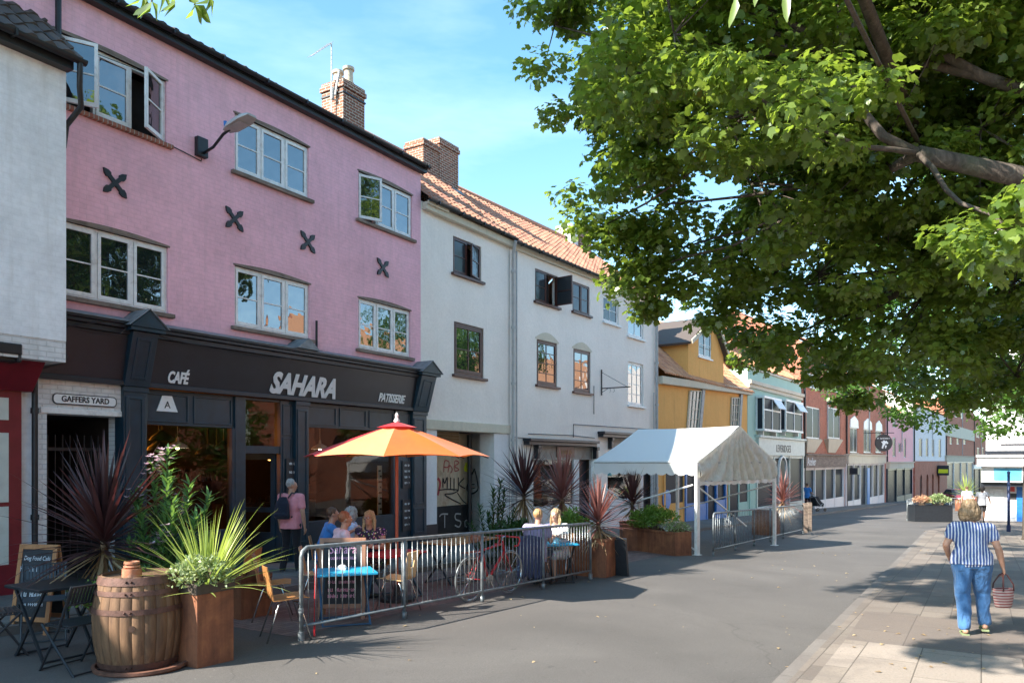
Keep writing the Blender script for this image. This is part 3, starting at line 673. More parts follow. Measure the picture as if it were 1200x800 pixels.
for (a, b_) in ((uDb + .05, uJ - .04), (uRb + .04, pR[0] - .05)):
    for za, zb_ in ((A.gu(a) + .3, A.gu(a) + .95), (A.gu(a) + 1.0, zt - .75), (zt - .7, zt - .08)):
        for q in ((a, b_, zb_ - .03, zb_), (a, b_, za, za + .03), (a, a + .03, za + .03, zb_ - .03), (b_ - .03, b_, za + .03, zb_ - .03)): fr.box(q[0], q[1], -.035, -.0202, q[2], q[3])
fr.build('shop_front', M['navy'], A.e, bevel=.004)
for (a, b_, z0, z1) in ((uLa + .06, uLb - .06, zSt, zTr), (uRa + .05, uRb - .06, zSt, zq), (uDa, uDb, zD1, zt - .05)):
    g = MB(); g.quad((a, .07, z0), (b_, .07, z0), (b_, .07, z1), (a, .07, z1)); g.build('shop_window', M['shopglass'], A.e)
# door, standing open inwards
d_ = MB(); W_ = uDb - uDa - .02; Md = Matrix.Translation((uDb - .02, .12, 0)) @ Matrix.Rotation(R(-72), 4, 'Z'); z0 = A.gu(uDa) + .14
for q in ((-W_, -W_ + .1, z0, zD0), (-.1, 0, z0, zD0), (-W_ + .1, -.1, z0, z0 + .55), (-W_ + .1, -.1, zD0 - .12, zD0), (-W_ + .1, -.1, z0 + .95, z0 + 1.05)): d_.box(q[0], q[1], 0, .05, q[2], q[3], Md)
do = d_.build('door', M['navy'], A.e); g = MB(); g.box(-W_ + .1, -.1, .02, .03, z0 + .55, zD0 - .12, Md); g.build('pane', M['shopglass'], do); g = MB(); g.tube([Md @ Vector((-W_ + .06, -.03, z0 + .9)), Md @ Vector((-W_ + .06, -.03, z0 + 1.3))], .015, 6); g.build('handle', M['chrome'], do)
# cafe room behind the glass
rm = MB(); zfl = A.gu(uE) - .05
rm.quad((pL[1] - .1, 6, zfl + .3), (pR[0], 6, zfl + .3), (pR[0], 6, zt + .1), (pL[1] - .1, 6, zt + .1)); rm.quad((pL[1] - .1, .16, zt + .09), (pR[0], .16, zt + .09), (pR[0], 6, zt + .09), (pL[1] - .1, 6, zt + .09))
rm.quad((pL[1] - .05, .16, zfl), (pL[1] - .05, 6, zfl), (pL[1] - .05, 6, zt + .1), (pL[1] - .05, .16, zt + .1)); rm.quad((pR[0], .16, zfl), (pR[0], 6, zfl), (pR[0], 6, zt + .1), (pR[0], .16, zt + .1))
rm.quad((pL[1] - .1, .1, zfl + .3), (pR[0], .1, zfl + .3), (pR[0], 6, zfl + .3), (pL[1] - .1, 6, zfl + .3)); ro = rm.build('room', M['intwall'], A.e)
g = MB(); g.box(uLa + .3, uLa + 1.0, 3.0, 3.05, A.h(-.1), A.h(1.0)); g.box(uLa + 1.35, uLa + 1.7, 3.0, 3.05, A.h(-.7), A.h(1.0)); g.build('lit_wall_panel', M['orange_lit'], ro)
g = MB(); g.box(uLa + .1, uLa + 3.0, 2.4, 2.9, zfl + .3, zfl + 1.4); g.box(uRa + .4, uRa + 3.2, 3.0, 3.5, zfl + .3, zfl + 1.3); g.box(uRa + .6, uRa + 2.6, 5.6, 5.9, zfl + 1.7, zfl + 1.78); g.box(uRa + .6, uRa + 2.6, 5.6, 5.9, zfl + 2.1, zfl + 2.18)
for i in range(14): x = uRa + .7 + i * .13; g.lathe([(.03, 0), (.035, .12), (.012, .18), (.012, .25)], 8, (x, 5.75, zfl + 1.781))
for i in range(8): x = uRa + .6 + i * .3; g.lathe([(.06, 0), (.07, .1), (.03, .14)], 8, (x, 3.2, zfl + 1.3))
g.build('counter', M['darkwood'], ro)
for (px, py, yy) in ((208, 521, .9), (375, 523, .7)):
    u, z = A.uz(px, py, -yy); g = MB(); g.lathe([(.20, 0), (.17, .05), (.09, .10), (.03, .13), (.02, .2)], 20, (u, yy, z - .06), cap=False); g.tube([(u, yy, z + .1), (u, yy, zt + .08)], .006, 5); lo = g.build('pendant_lamp', M['white'], ro, auto=40)
    g = MB(); g.ball((u, yy, z - .05), .035); g.build('bulb', M['bulb'], lo)
for (px, py, yy) in ((190, 510, 1.5), (243, 526, 1.2), (254, 532, 1.8), (262, 522, 1.4), (186, 522, 2.0)):
    u, z = A.uz(px, py, -yy); g = MB(); g.lathe([(.24, 0), (.20, .07), (.08, .16), (.03, .2)], 16, (u, yy, z - .1), cap=False); g.tube([(u, yy, z + .1), (u, yy, zt + .08)], .006, 5); g.build('pendant_lamp', M['black'], ro, auto=40)
u, z = A.uz(320, 536, -.5); g = MB(); g.ball((u, .6, z), .06); g.build('wall_lamp', memit('amber_lamp', (1, .4, .08), 6), ro)
# triangular sticker board over the left window, menu boards
u, z = A.uz(197, 482, .02); g = MB(); g.prism([(u - .20, z), (u + .20, z), (u + .09, z + .27), (u - .09, z + .27)], -.0, .018); o = g.build('sign_plate', M['letterw'], A.e); text('lettering', 'A', .17, M['blackletter'], o, (u, -.004, z + .11), depth=.006)
for (px, yt, yb) in ((342, 537, 583), (476, 540, 572), (476, 585, 622)):
    u, zt_ = A.uz(px, yt, .02); zb_ = A.z(yb, u, .02); g = MB(); g.box(u - .17, u + .17, -.05, -.036, zb_, zt_); o = g.build('menu_board', M['blackletter'], A.e)
    for i, s_ in enumerate(('COFFEE', 'CAKES', 'TEA', 'LUNCH')[:4]): scribble('lettering', .2, .055, M['letter'], o, (u, -.0535, zt_ - .1 - (zt_ - zb_ - .1) * i / 4), seed=i)
u, z = A.uz(443.5, 545, -.35); g = MB(); g.box(u - .07, u + .07, .3, .33, A.z(625, A.u(443.5, -.3), -.3), z); o = g.build('window_blind_post', M['letterw'], A.e)
for i in range(9): g = MB(); g.box(u - .06 + .05 * (i % 2), u + .02 + .03 * (i % 3), .29, .299, z - .15 - i * .13, z - .11 - i * .13); g.build('mark', M['blackletter'], o)
# ---- Gaffers Yard passage
yu0, yu1 = A.u(44), pL[0]; hz1 = A.z(484, A.u(54), 0)
ym = MB(); pu0, pu1 = A.u(54), A.u(139)
wall(ym, yu0 - .3, yu1, A.gu(yu1) - .3, zF + .02, [(pu0, pu1 + .06, A.gu(yu1) - .3, hz1)], y=-.02, rev=.4); ym.build('passage_wall', M['yardwhite'], A.e)
ym = MB(); ym.box(pu0 - .1, pu1 + .12, -.045, -.022, hz1 - .0, hz1 + .09); ym.build('passage_lintel', M['white'], A.e, bevel=.01)
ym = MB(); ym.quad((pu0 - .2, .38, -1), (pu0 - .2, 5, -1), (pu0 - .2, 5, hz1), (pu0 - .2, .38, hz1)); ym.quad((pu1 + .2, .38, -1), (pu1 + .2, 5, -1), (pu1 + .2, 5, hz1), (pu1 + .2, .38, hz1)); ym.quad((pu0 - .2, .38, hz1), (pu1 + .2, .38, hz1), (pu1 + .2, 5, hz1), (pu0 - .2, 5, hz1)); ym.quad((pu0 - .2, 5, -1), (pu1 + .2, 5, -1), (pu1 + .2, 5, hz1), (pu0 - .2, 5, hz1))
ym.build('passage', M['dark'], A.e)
gt = MB(); x = pu0 + .05
while x < pu1: gt.tube([(x, .5, A.gu(0)), (x, .5, hz1 - .3)], .011, 6); x += .115
gt.box(pu0, pu1, .48, .52, hz1 - .55, hz1 - .5); gt.box(pu0, pu1, .48, .52, A.gu(0) + .2, A.gu(0) + .25); gt.build('gate', M['black'], A.e)
u, z = A.uz(100, 469, .03)
sg = thing('street_sign', (0, 0, 0), 0, 'cast GAFFERS YARD name plate on the white brick over the passage', 'street sign')
sg.location = A.e.matrix_world @ Vector((u, -.03, z)) if False else (A.O.x + A.d.x * u + A.n.x * .045, A.O.y + A.d.y * u + A.n.y * .045, A.zb + z); sg.rotation_euler.z = A.e.rotation_euler.z
def rrect(w, h, r, k=5): return [(sx * (w / 2 - r) + r * math.cos(a0 + math.pi / 2 * i / k), sz * (h / 2 - r) + r * math.sin(a0 + math.pi / 2 * i / k)) for (sx, sz, a0) in ((1, 1, 0), (-1, 1, math.pi / 2), (-1, -1, math.pi), (1, -1, 1.5 * math.pi)) for i in range(k + 1)]
g = MB(); g.prism(rrect(1.0, .165, .06), 0, .014); g.build('plate', M['blackletter'], sg); g = MB(); g.prism(rrect(.97, .135, .05), -.002, .004); g.build('plate_face', M['letterw'], sg)
text('lettering', 'GAFFERS YARD', .125, M['blackletter'], sg, (0, -.005, 0), depth=.006, bold=.003, sx=.88)

# ================================================================== white cottage at the left edge
B = Fac('white_cottage', 'white painted brick house at the left edge, burgundy shop front under its jetty', 1150, 40, 12600 / 1110.)
jo = .80; ju1 = B.u(77.5, jo); ju0 = B.u(-25, jo)
zE = B.z(75, B.u(73, jo), jo); zJ = B.z(400, ju1, jo)
mb = MB(); wall(mb, ju0, ju1, zJ, zE, [], y=-jo, back=5.5)
mb.box(ju0, ju1, -jo, 5.5, zJ - .001, zJ + .001)
mb.build('wall', M['cottage'], B.e)
k = 8; mb = MB(); ua = B.u(28, jo)   # plaster cove under the jetty
for (a, b_) in ((ju0, ju1),):
    for i in range(k):
        t0, t1 = i / k, (i + 1) / k; f = lambda t: (-jo + (jo - .05) * math.sin(t * math.pi / 2), zJ - .22 * (1 - math.cos(t * math.pi / 2)))
        (y0, z0), (y1, z1) = f(t0), f(t1); mb.quad((a, y0, z0 - .06 * (i > 0)), (a, y1, z1 - .06), (b_, y1, z1 - .06), (b_, y0, z0 - .06 * (i > 0)))
mb.box(ju0, ju1, -jo + .01, -.1, zJ - .3, zJ - .002)
mb.build('jetty_cove', M['yardwhite'], B.e)
mb = MB(); lw1 = B.u(44); mb.box(ju0, lw1, -.04, .5, B.gu(0) - .3, zJ - .05); mb.build('lower_wall', M['cottage'], B.e)
pantiles(ju0, ju1 + .12, -jo - .2, zE + .08, 2.3, zE + 2.9, M['tiledark'], B.e)
mb = MB(); mb.quad((ju0, 2.3, zE + 2.9), (ju1, 2.3, zE + 2.9), (ju1, 5.6, zE), (ju0, 5.6, zE)); mb.add([(ju1, -jo, zE), (ju1, 5.5, zE), (ju1, 2.3, zE + 2.85)], [(0, 1, 2)]); mb.build('rear_roof', M['tiledark'], B.e)
mb = MB(); mb.box(ju0, ju1 + .02, -jo - .16, -jo - .003, zE - .10, zE + .06); mb.build('eaves_board', M['black'], B.e)
gutter(B, ju0, ju1 + .14, -jo - .25, zE + .04, r=.065)
q = -jo - .12; pipe(B, [(ju1 + .06, -jo - .25, zE), (ju1 + .06, -jo - .24, zE - .35), (ju1 + .16, -jo - .1, zE - .55), (ju1 + .07, -jo + .12, zE - .8), (ju1 + .07, -jo + .2, zE - 1.1)], .04, 'black', collars=False)
up = B.u(40, .1); pipe(B, [(up + .42, -.16, zJ - .1), (up + .38, -.16, zJ - .2), (up + .05, -.14, zJ - .32), (up, -.12, zJ - .5), (up, -.12, B.gu(0) + .1)], .042, 'black')
bx = MB(); ub = B.u(23, .1); bx.box(ju0, ub, -.16, -.041, B.gu(0) - .1, zJ - .25); bx.box(ju0, ub + .02, -.20, -.1601, B.gu(0), B.gu(0) + .55)
canted(bx, ju0, ub + .12, B.z(458, B.u(20, .2), .2), B.z(418, B.u(20, .4), .4), -.22, -.62, .2)
bo = bx.build('shop_front', M['burg'], B.e, bevel=.006)
ul = B.u(9, .17)
for (ya, yb) in ((466, 492), (507, 588), (593, 668)): 
    g = MB(); g.box(ju0 + .02, B.u(10, .17), -.175, -.1605, B.z(yb, B.u(10, .17), .17), B.z(ya, B.u(10, .17), .17)); g.build('panel', M['panelgrey'], bo)
g = MB(); zz = B.z(414, B.u(20, .7), .7); g.box(ju0, B.u(26, .8), -.82, -.05, zz - .03, zz + .12); g.box(ju0, B.u(22, .7), -.72, -.05, zz - .12, zz - .032); g.box(B.u(17, .7), B.u(26, .8), -.8, -.3, zz - .13, zz - .0); g.build('shop_cornice', M['black'], B.e, bevel=.02)

# lower house past the left edge of the frame: the sun clears its roof and reaches the cafe tables
q_ = ST(4.3, -11.2); LH = thing('rendered_house', q_, SANG + math.pi, 'lower cream house beyond the cottage, outside the left edge of the frame', 'building')
g = MB(); hs = [(2 + i * 2.6, 3.2 + i * 2.6, 4.2, 5.6) for i in range(5)] + [(2 + i * 2.6, 3.6 + i * 2.6, .8, 2.6) for i in range(5)]
for a, b_, c_, d_ in cells(0, 16, -1, 6.9, hs): g.quad((b_, 0, c_), (a, 0, c_), (a, 0, d_), (b_, 0, d_))
g.quad((0, 0, -1), (0, -7, -1), (0, -7, 6.9), (0, 0, 6.9)); g.quad((16, -7, -1), (16, 0, -1), (16, 0, 6.9), (16, -7, 6.9)); g.quad((0, -7, -1), (16, -7, -1), (16, -7, 6.9), (0, -7, 6.9)); g.build('wall', M['cream'], LH)
g = MB(); plainroof(g, -.1, 16.1, .2, 6.85, -3.5, 8.6, -7.2, 6.85); g.build('roof', M['tiledark'], LH)
for a, b_, c_, d_ in hs: g = MB(); g.quad((b_, -.12, c_), (a, -.12, c_), (a, -.12, d_), (b_, -.12, d_)); g.build('window', M['glass'], LH)
# ================================================================== cream rendered house, narrow left bay
def simple_back(F, u0, u1, y0, zb, zt, D, mat, roofmat=None, ridge=2.6, name='rear_wall'):
    g = MB(); g.quad((u0, D, zb), (u0, y0, zb), (u0, y0, zt), (u0, D, zt)); g.quad((u1, y0, zb), (u1, D, zb), (u1, D, zt), (u1, y0, zt)); g.quad((u1, D, zb), (u0, D, zb), (u0, D, zt), (u1, D, zt))
    if ridge: g.add([(u1, y0, zt), (u1, D, zt), (u1, (y0 + D) / 2, zt + ridge)], [(0, 1, 2)]); g.add([(u0, y0, zt), (u0, D, zt), (u0, (y0 + D) / 2, zt + ridge)], [(2, 1, 0)])
    g.build(name, mat, F.e)
    if roofmat and ridge: g = MB(); g.quad((u0, (y0 + D) / 2, zt + ridge), (u1, (y0 + D) / 2, zt + ridge), (u1, D + .2, zt), (u0, D + .2, zt)); g.build('rear_roof', roofmat, F.e)
E_ = Fac('cream_bay_house', 'narrow cream rendered house beside the pink one, open ground floor with graffiti boards', 1170, 493, 12600 / 657.)
e1 = E_.u(597); zt = E_.h(6.5); zb = E_.z(491, .3, 0)
hol = [pxwin(E_, 531, 564, 276, 319), pxwin(E_, 532, 567, 376, 438)]
mb = MB(); wall(mb, 0, e1, zb, zt, hol, y=0, back=None); mb.quad((0, 0, zb), (0, 1.2, zb), (e1, 1.2, zb), (e1, 0, zb)); mb.build('wall', M['cream'], E_.e)
simple_back(E_, 0, e1, 0, -1, zt, 6.5, M['cream'], M['tile'], 2.8)
wa = win(E_, *hol[0], 2, (1, 0), y=.03, mat='brown', sill='brown', op=[0, -14], glass='glassb', fw=.05, cf=.035)
wb = win(E_, *hol[1], 1, (1, 1), y=.03, mat='brown', sill='brown', fw=.08, cf=.06)
pantiles(0.02, e1 + .01, -.22, zt + .05, 3.25, zt + 2.85, M['tile'], E_.e)
gutter(E_, 0.05, e1, -.27, zt + .02, 'black'); mb = MB(); mb.box(.05, e1, -.16, -.003, zt - .22, zt - .02); mb.box(.05, .9, -.22, -.161, zt - .10, zt + .0); mb.build('cornice', M['cream2'], E_.e, bevel=.02)
bm_ = MB(); ub0, ub1 = E_.u(493), E_.u(597); bm_.box(.02, ub1 - .0, -.05, .3, zb - .26, zb - .0); bm_.build('beam', M['cream2'], E_.e, bevel=.02)
pr = MB(); p0, p1 = E_.u(498), E_.u(512); pr.box(p0, p1, .0, .5, -.8, zb - .262); pr.build('pier', M['whiter'], E_.e); pr = MB(); r0 = E_.u(575); pr.box(r0 + .18, e1, .0, .5, -.8, zb - .262); pr.build('pier', M['whiter'], E_.e)
pr = MB(); pr.box(p0 - .003, p1 + .01, -.02, .3, -.8, .55); pr.build('pier_base', M['fascia'], E_.e)
pr = MB(); pr.box(p1 + .0, r0 + .2, .9, .95, -.8, .9); pr.build('dark_boarding', M['dark'], E_.e)
pr = MB(); pr.box(p1 + .0, r0 + .17, .93, .99, .9, zb - .27); pr.build('plywood_boarding', mwood('stained_plywood', (.50, .40, .27), (.64, .53, .38), .8, 'z', .5, dark=(.30, .18, .11)), E_.e)
pr = MB(); zl = E_.z(530, E_.u(540, -.9), -.9)
for i in range(9): pr.box(p1, r0 - .3, .90, .925, zl + i * .085, zl + i * .085 + .07)
pr.build('louvre', mpaint('tan_louvre', (.34, .22, .11), .6), E_.e)
pipe(E_, [(r0 - .05, .7, -.5), (r0 - .05, .7, zb - .3)], .07, 'black', collars=False); pipe(E_, [(r0 + .1, .8, -.5), (r0 + .1, .8, zb - .3)], .04, 'black', collars=False)
# graffiti: spray strokes on the boards
gr = {'k': mpaint('black_spray', (.02, .018, .02), .6, .05, 8, 0), 'r': mpaint('red_spray', (.42, .05, .06), .6, .05, 8, 0), 'y': mpaint('yellow_spray', (.7, .75, .02), .6, .05, 8, 0), 'w': mpaint('white_spray', (.4, .38, .36), .6, .05, 8, 0)}
def graf(F, strokes, out, mats, name='graffiti'):
    par = None
    for key, pts, r in strokes:
        g = MB(); P_ = []
        for (px, py) in pts: u, z = F.uz(px, py, out); P_.append(Vector((u, -out, z)))
        nv = 8; vs = []; fs = []
        Q = []
        for i in range(len(P_) - 1):
            p0_, p1_, p2_, p3_ = P_[max(i - 1, 0)], P_[i], P_[i + 1], P_[min(i + 2, len(P_) - 1)]
            for k_ in range(4):
                t = k_ / 4; Q.append(.5 * ((2 * p1_) + (-p0_ + p2_) * t + (2 * p0_ - 5 * p1_ + 4 * p2_ - p3_) * t * t + (-p0_ + 3 * p1_ - 3 * p2_ + p3_) * t ** 3))
        Q.append(P_[-1])
        for i, q_ in enumerate(Q):
            t = (Q[min(i + 1, len(Q) - 1)] - Q[max(i - 1, 0)]).normalized(); s_ = Vector((-t.z, 0, t.x)) * r; vs += [q_ + s_, q_ - s_]
        for i in range(len(Q) - 1): fs.append((2 * i, 2 * i + 1, 2 * i + 3, 2 * i + 2))
        g.add([v_ + Vector((0, -.002 * (len(pts) % 3), 0)) for v_ in vs], fs); o = g.build(name, mats[key], F.e)
st = [('k', [(519, 571), (519, 560), (521, 566), (524, 559), (524, 572)], .022), ('k', [(528, 559), (528, 573)], .022), ('k', [(532, 560), (532, 575)], .022), ('k', [(537, 559), (537, 575)], .022), ('k', [(544, 560), (538, 567), (545, 572)], .02),
      ('k', [(556, 549), (550, 562), (547, 573), (553, 578), (560, 573), (559, 562), (556, 549)], .026), ('k', [(550, 567), (556, 567)], .014), ('k', [(551, 573), (557, 571)], .014),
      ('k', [(514, 574), (524, 573), (537, 574), (530, 578), (521, 579), (530, 585), (540, 590)], .018), ('k', [(536, 577), (542, 586), (547, 590)], .018),
      ('r', [(520, 553), (521, 540), (526, 541), (525, 547), (520, 547)], .015), ('r', [(525, 553), (527, 545), (530, 550), (528, 554)], .015), ('r', [(533, 552), (533, 540), (538, 542), (533, 546), (538, 550), (533, 552)], .015), ('r', [(513, 560), (516, 566), (513, 580)], .04),
      ('y', [(545, 544), (551, 544), (551, 550), (545, 550), (546, 546), (550, 548)], .05)]
graf(E_, st, -.92, gr)
graf(E_, [('w', [(515, 605), (518, 602), (525, 602)], .02), ('w', [(521, 603), (521, 618)], .022), ('w', [(540, 602), (534, 602), (534, 608), (540, 611), (538, 617), (533, 615)], .022), ('w', [(545, 617), (545, 610), (550, 610), (551, 615), (546, 617)], .02)], -.88, gr)
# ================================================================== cream long house
L_ = Fac('cream_long_house', 'long cream rendered house with brown and white windows and two small old shopfronts', 1230, 597, E_.Y(e1))
l1 = L_.u(770); zt = L_.h(6.42)
hs = [pxwin(L_, 627, 654, 314, 352), pxwin(L_, 671, 691, 329, 364), pxwin(L_, 707, 725, 345, 376), pxwin(L_, 736, 754, 357, 393),
      pxwin(L_, 629, 653, 397, 450), pxwin(L_, 672, 692, 408, 458), pxwin(L_, 736, 754, 423, 474)]
shp = [pxwin(L_, 625, 697, 521, 640), pxwin(L_, 712, 768, 512, 640)]
shp = [(a, b_, -.6, d_) for a, b_, c_, d_ in shp]
mb = MB(); wall(mb, 0.01, l1, -1.2, zt, hs + shp, y=0, back=None); mb.build('wall', M['cream'], L_.e); simple_back(L_, 0, l1, 0, -1, zt, 7, M['cream'], M['tile'], 2.8)
win(L_, *hs[0], 2, (1, 0), y=.03, mat='brown', sill='brown', op=[0, -87], glass='glassb', fw=.045, cf=.03); win(L_, *hs[1], 2, (1, 0), y=.03, mat='brown', sill='brown', glass='glassb', fw=.045, cf=.03)
win(L_, *hs[2], 1, (1, 1), y=.06, mat='white', sill='white', glass='glassb', fw=.05, cf=.04); win(L_, *hs[3], 1, (1, 1), y=.06, mat='white', sill='white', fw=.05, cf=.05)
for h_ in hs[4:6]: win(L_, *h_, 1, (3, 1), y=.03, mat='brown', sill='brown', fw=.06, cf=.05)
win(L_, *hs[6], 1, (3, 2), y=.06, mat='white', sill='white', fw=.05, cf=.05)
for h_ in hs[4:6]:   # relieving arches
    g = MB(); n = 10; w_ = h_[1] - h_[0]; o_ = [(h_[0] - .08 + (w_ + .16) * i / n, h_[3] + .05 + .22 * math.sin(math.pi * i / n)) for i in range(n, -1, -1)]
    g.prism([(h_[0] - .08, h_[3] + .002), (h_[1] + .08, h_[3] + .002)] + o_, -.012, .0); g.build('window_arch', M['cream2'], L_.e)
pantiles(-.01, l1, -.22, zt + .05, 3.5, zt + 2.85, M['tile'], L_.e); gutter(L_, 0, l1, -.27, zt + .02, 'black'); mb = MB(); mb.box(0, l1, -.1, -.003, zt - .14, zt + .02); mb.build('cornice', M['cream2'], L_.e)
g = MB(); g.tube([(-.02, 3.5, zt + 2.89), (l1, 3.5, zt + 2.89)], .09, 8); g.build('ridge_tiles', M['tile'], L_.e, smooth=True)
g = MB(); g.tube([(0.02, 3.25, zt + 2.92), (e1, 3.25, zt + 2.92)], .09, 8); g.build('ridge_tiles', M['tile'], E_.e, smooth=True)
pipe(L_, [(-.12, -.30, zt), (.02, -.12, zt - .35), (.02, -.12, 3.4), (.02, -.12, 0)], .05, 'pvc'); pipe(L_, [(.22, -.10, zt - .2), (.22, -.10, 0)], .03, 'pvc', collars=False)
pipe(L_, [(l1 - .25, -.27, zt), (l1 - .25, -.10, zt - .3), (l1 - .25, -.10, 0)], .06, 'pvc'); pipe(L_, [(l1 - .5, -.10, 5), (l1 - .5, -.10, 0)], .03, 'pvc', collars=False)
# chimneys: a double stack at the junction, one further along
for (xa, xb, yt_) in ((481, 496, 162), (500, 531, 161)):
    ua, ub = E_.u(xa, -3), E_.u(xb, -2.6); chimney(E_, ua, ua + (.75 if xa < 490 else 1.0), 2.5, 3.5 if xa > 490 else 3.2, zt + 1.2, E_.z(yt_, ua, -2.6), 0)
g = MB(); ua = E_.u(500, -3); g.bar((ua - .15, 2.45, zt + 2.1), (ua + 1.15, 2.45, zt + 2.1), .25, .03, (0, -1, 1)); g.build('chimney_flashing', M['lead'], E_.e)
ua = L_.u(676, -3.2); chimney(L_, ua, ua + .9, 3.0, 4.0, zt + 1.6, L_.z(262, ua, -3.2), 0, mat='brick_old')
g = MB(); ub = L_.u(668, -3.2); g.box(ub, ub + .5, 3.1, 3.9, zt + 2.2, L_.z(262, ub, -3.2)); g.build('chimney', M['whiter'], L_.e)
# small shopfronts
M['ply0'] = mpaint('ochre_lettering', (.35, .20, .08), .6)
for i, ((a, b_, c_, d_), (x0, x1, yc)) in enumerate(zip(shp, ((619, 700, 513), (706, 768, 505)))):
    c0, c1 = L_.u(x0, .2), min(L_.u(x1, .2), l1 - .6); zc_ = L_.z(yc, c0, .2); g = MB(); g.box(c0, c1, -.30, -.003, zc_ - .09, zc_); g.box(c0 + .04, c1 - .04, -.22, -.003, zc_ - .20, zc_ - .092); 
    for x in (a + .02, b_ - .16): g.box(x, x + .14, -.16, -.003, zc_ - .62, zc_ - .202); g.box(x - .02, x + .16, -.2, -.003, zc_ - .32, zc_ - .203)
    so_ = g.build('shop_cornice', M['fascia'], L_.e, bevel=.01)
    g = MB(); zf = d_ - .45; g.box(a, b_, .10, .16, zf, d_)
    so2 = g.build('fascia_board', mpaint('drab_fascia', (.30, .29, .27), .6), L_.e)
    um = (a + b_) / 2 + .1; g = MB(); g.box(um - .55, um + .55, .06, .095, zf + .08, d_ - .02); sgn = g.build('sign_plate', M['brown'], L_.e); scribble('lettering', .8, .16, M['ply0'], sgn, (um, .058, (zf + d_) / 2 + .03), seed=i, words=1)
    g = MB(); dx = b_ - .95; 
    for q in ((a, a + .08), (dx - .35, dx), (b_ - .08, b_)): g.box(q[0], q[1], .08, .18, -.6, zf)
    g.box(a + .08, dx - .35, .08, .18, -.6, .75); g.box(a + .08, dx - .35, .1, .16, .75, .85); g.build('shop_front', M['whiter'], L_.e)
    g = MB(); g.quad((a + .08, .14, .75), (dx - .35, .14, .75), (dx - .35, .14, zf), (a + .08, .14, zf)); g.build('shop_window', M['shopglass'], L_.e)
    g = MB(); g.box(dx, b_ - .08, .3, .34, -.5, zf); g.build('door', M['fascia'], L_.e)
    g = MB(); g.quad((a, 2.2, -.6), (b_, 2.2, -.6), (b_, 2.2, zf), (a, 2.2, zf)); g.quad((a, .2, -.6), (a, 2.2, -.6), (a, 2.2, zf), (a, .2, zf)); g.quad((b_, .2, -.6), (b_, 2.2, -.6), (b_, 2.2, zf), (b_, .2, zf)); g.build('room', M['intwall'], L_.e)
# wires along the wall and the iron bracket
g = MB(); cable(L_, [(600, 512), (619, 513.5)], .012, .03, g); g.build('cable', M['fascia'], L_.e); g = MB(); cable(L_, [(619, 508), (671, 510), (697, 513)], .012, .03, g); g.build('cable', M['fascia'], L_.e); g = MB(); cable(L_, [(672, 512), (672, 497), (705, 499), (764, 503)], .014, .03, g); g.build('cable', M['fascia'], L_.e); g = MB(); cable(L_, [(696, 452), (696, 485)], .012, .03, g); g.build('cable', M['fascia'], L_.e)
g = MB(); u_, z1_ = L_.uz(705, 433, .02); z2_ = L_.z(463, u_, .02); zm = L_.z(455, u_, .02); g.box(u_ - .02, u_ + .02, -.04, -.003, z2_, z1_); g.tube([(u_, -.03, zm), (u_ , -1.15, zm)], .02, 6); g.tube([(u_, -.03, z1_ - .1), (u_, -1.0, zm + .02)], .008, 5); g.tube([(u_, -.03, z2_ + .1), (u_, -.3, zm)], .01, 5)
for k_ in (.35, .5): g.tube([(u_, -k_, zm), (u_ + .03, -k_ - .02, zm - .12), (u_ - .02, -k_ + .02, zm - .16)], .006, 4)
g.build('iron_bracket', M['black'], L_.e)
# ================================================================== ochre house
Yh = Fac('ochre_house', 'crooked ochre rendered house with a tall gabled dormer and slanting windows above the marquee', 1240, 770.5, L_.Y(l1))
y1 = Yh.u(877); ze0 = Yh.z(449, .2); ze1 = Yh.z(462, y1)
zt = (ze0 + ze1) / 2; 
mb = MB(); mb.add([(0.02, 0, -1.5), (y1, 0, -1.5), (y1, 0, ze1), (.02, 0, ze0)], [(0, 1, 2, 3)]); mb.build('wall', M['yellow'], Yh.e); simple_back(Yh, 0.02, y1, 0, -1, zt, 7, M['yellow'], M['tile2'], 3.4)
g = MB(); g.bar((0.02, -.12, ze0 + .12), (y1 + .05, -.12, ze1 + .12), .22, .32); g.build('jetty_beam', M['cream2'], Yh.e, bevel=.02)
ro_ = pantiles(0.0, y1 + .1, -.28, zt + .25, 3.5, zt + 3.9, M['tile2'], Yh.e)
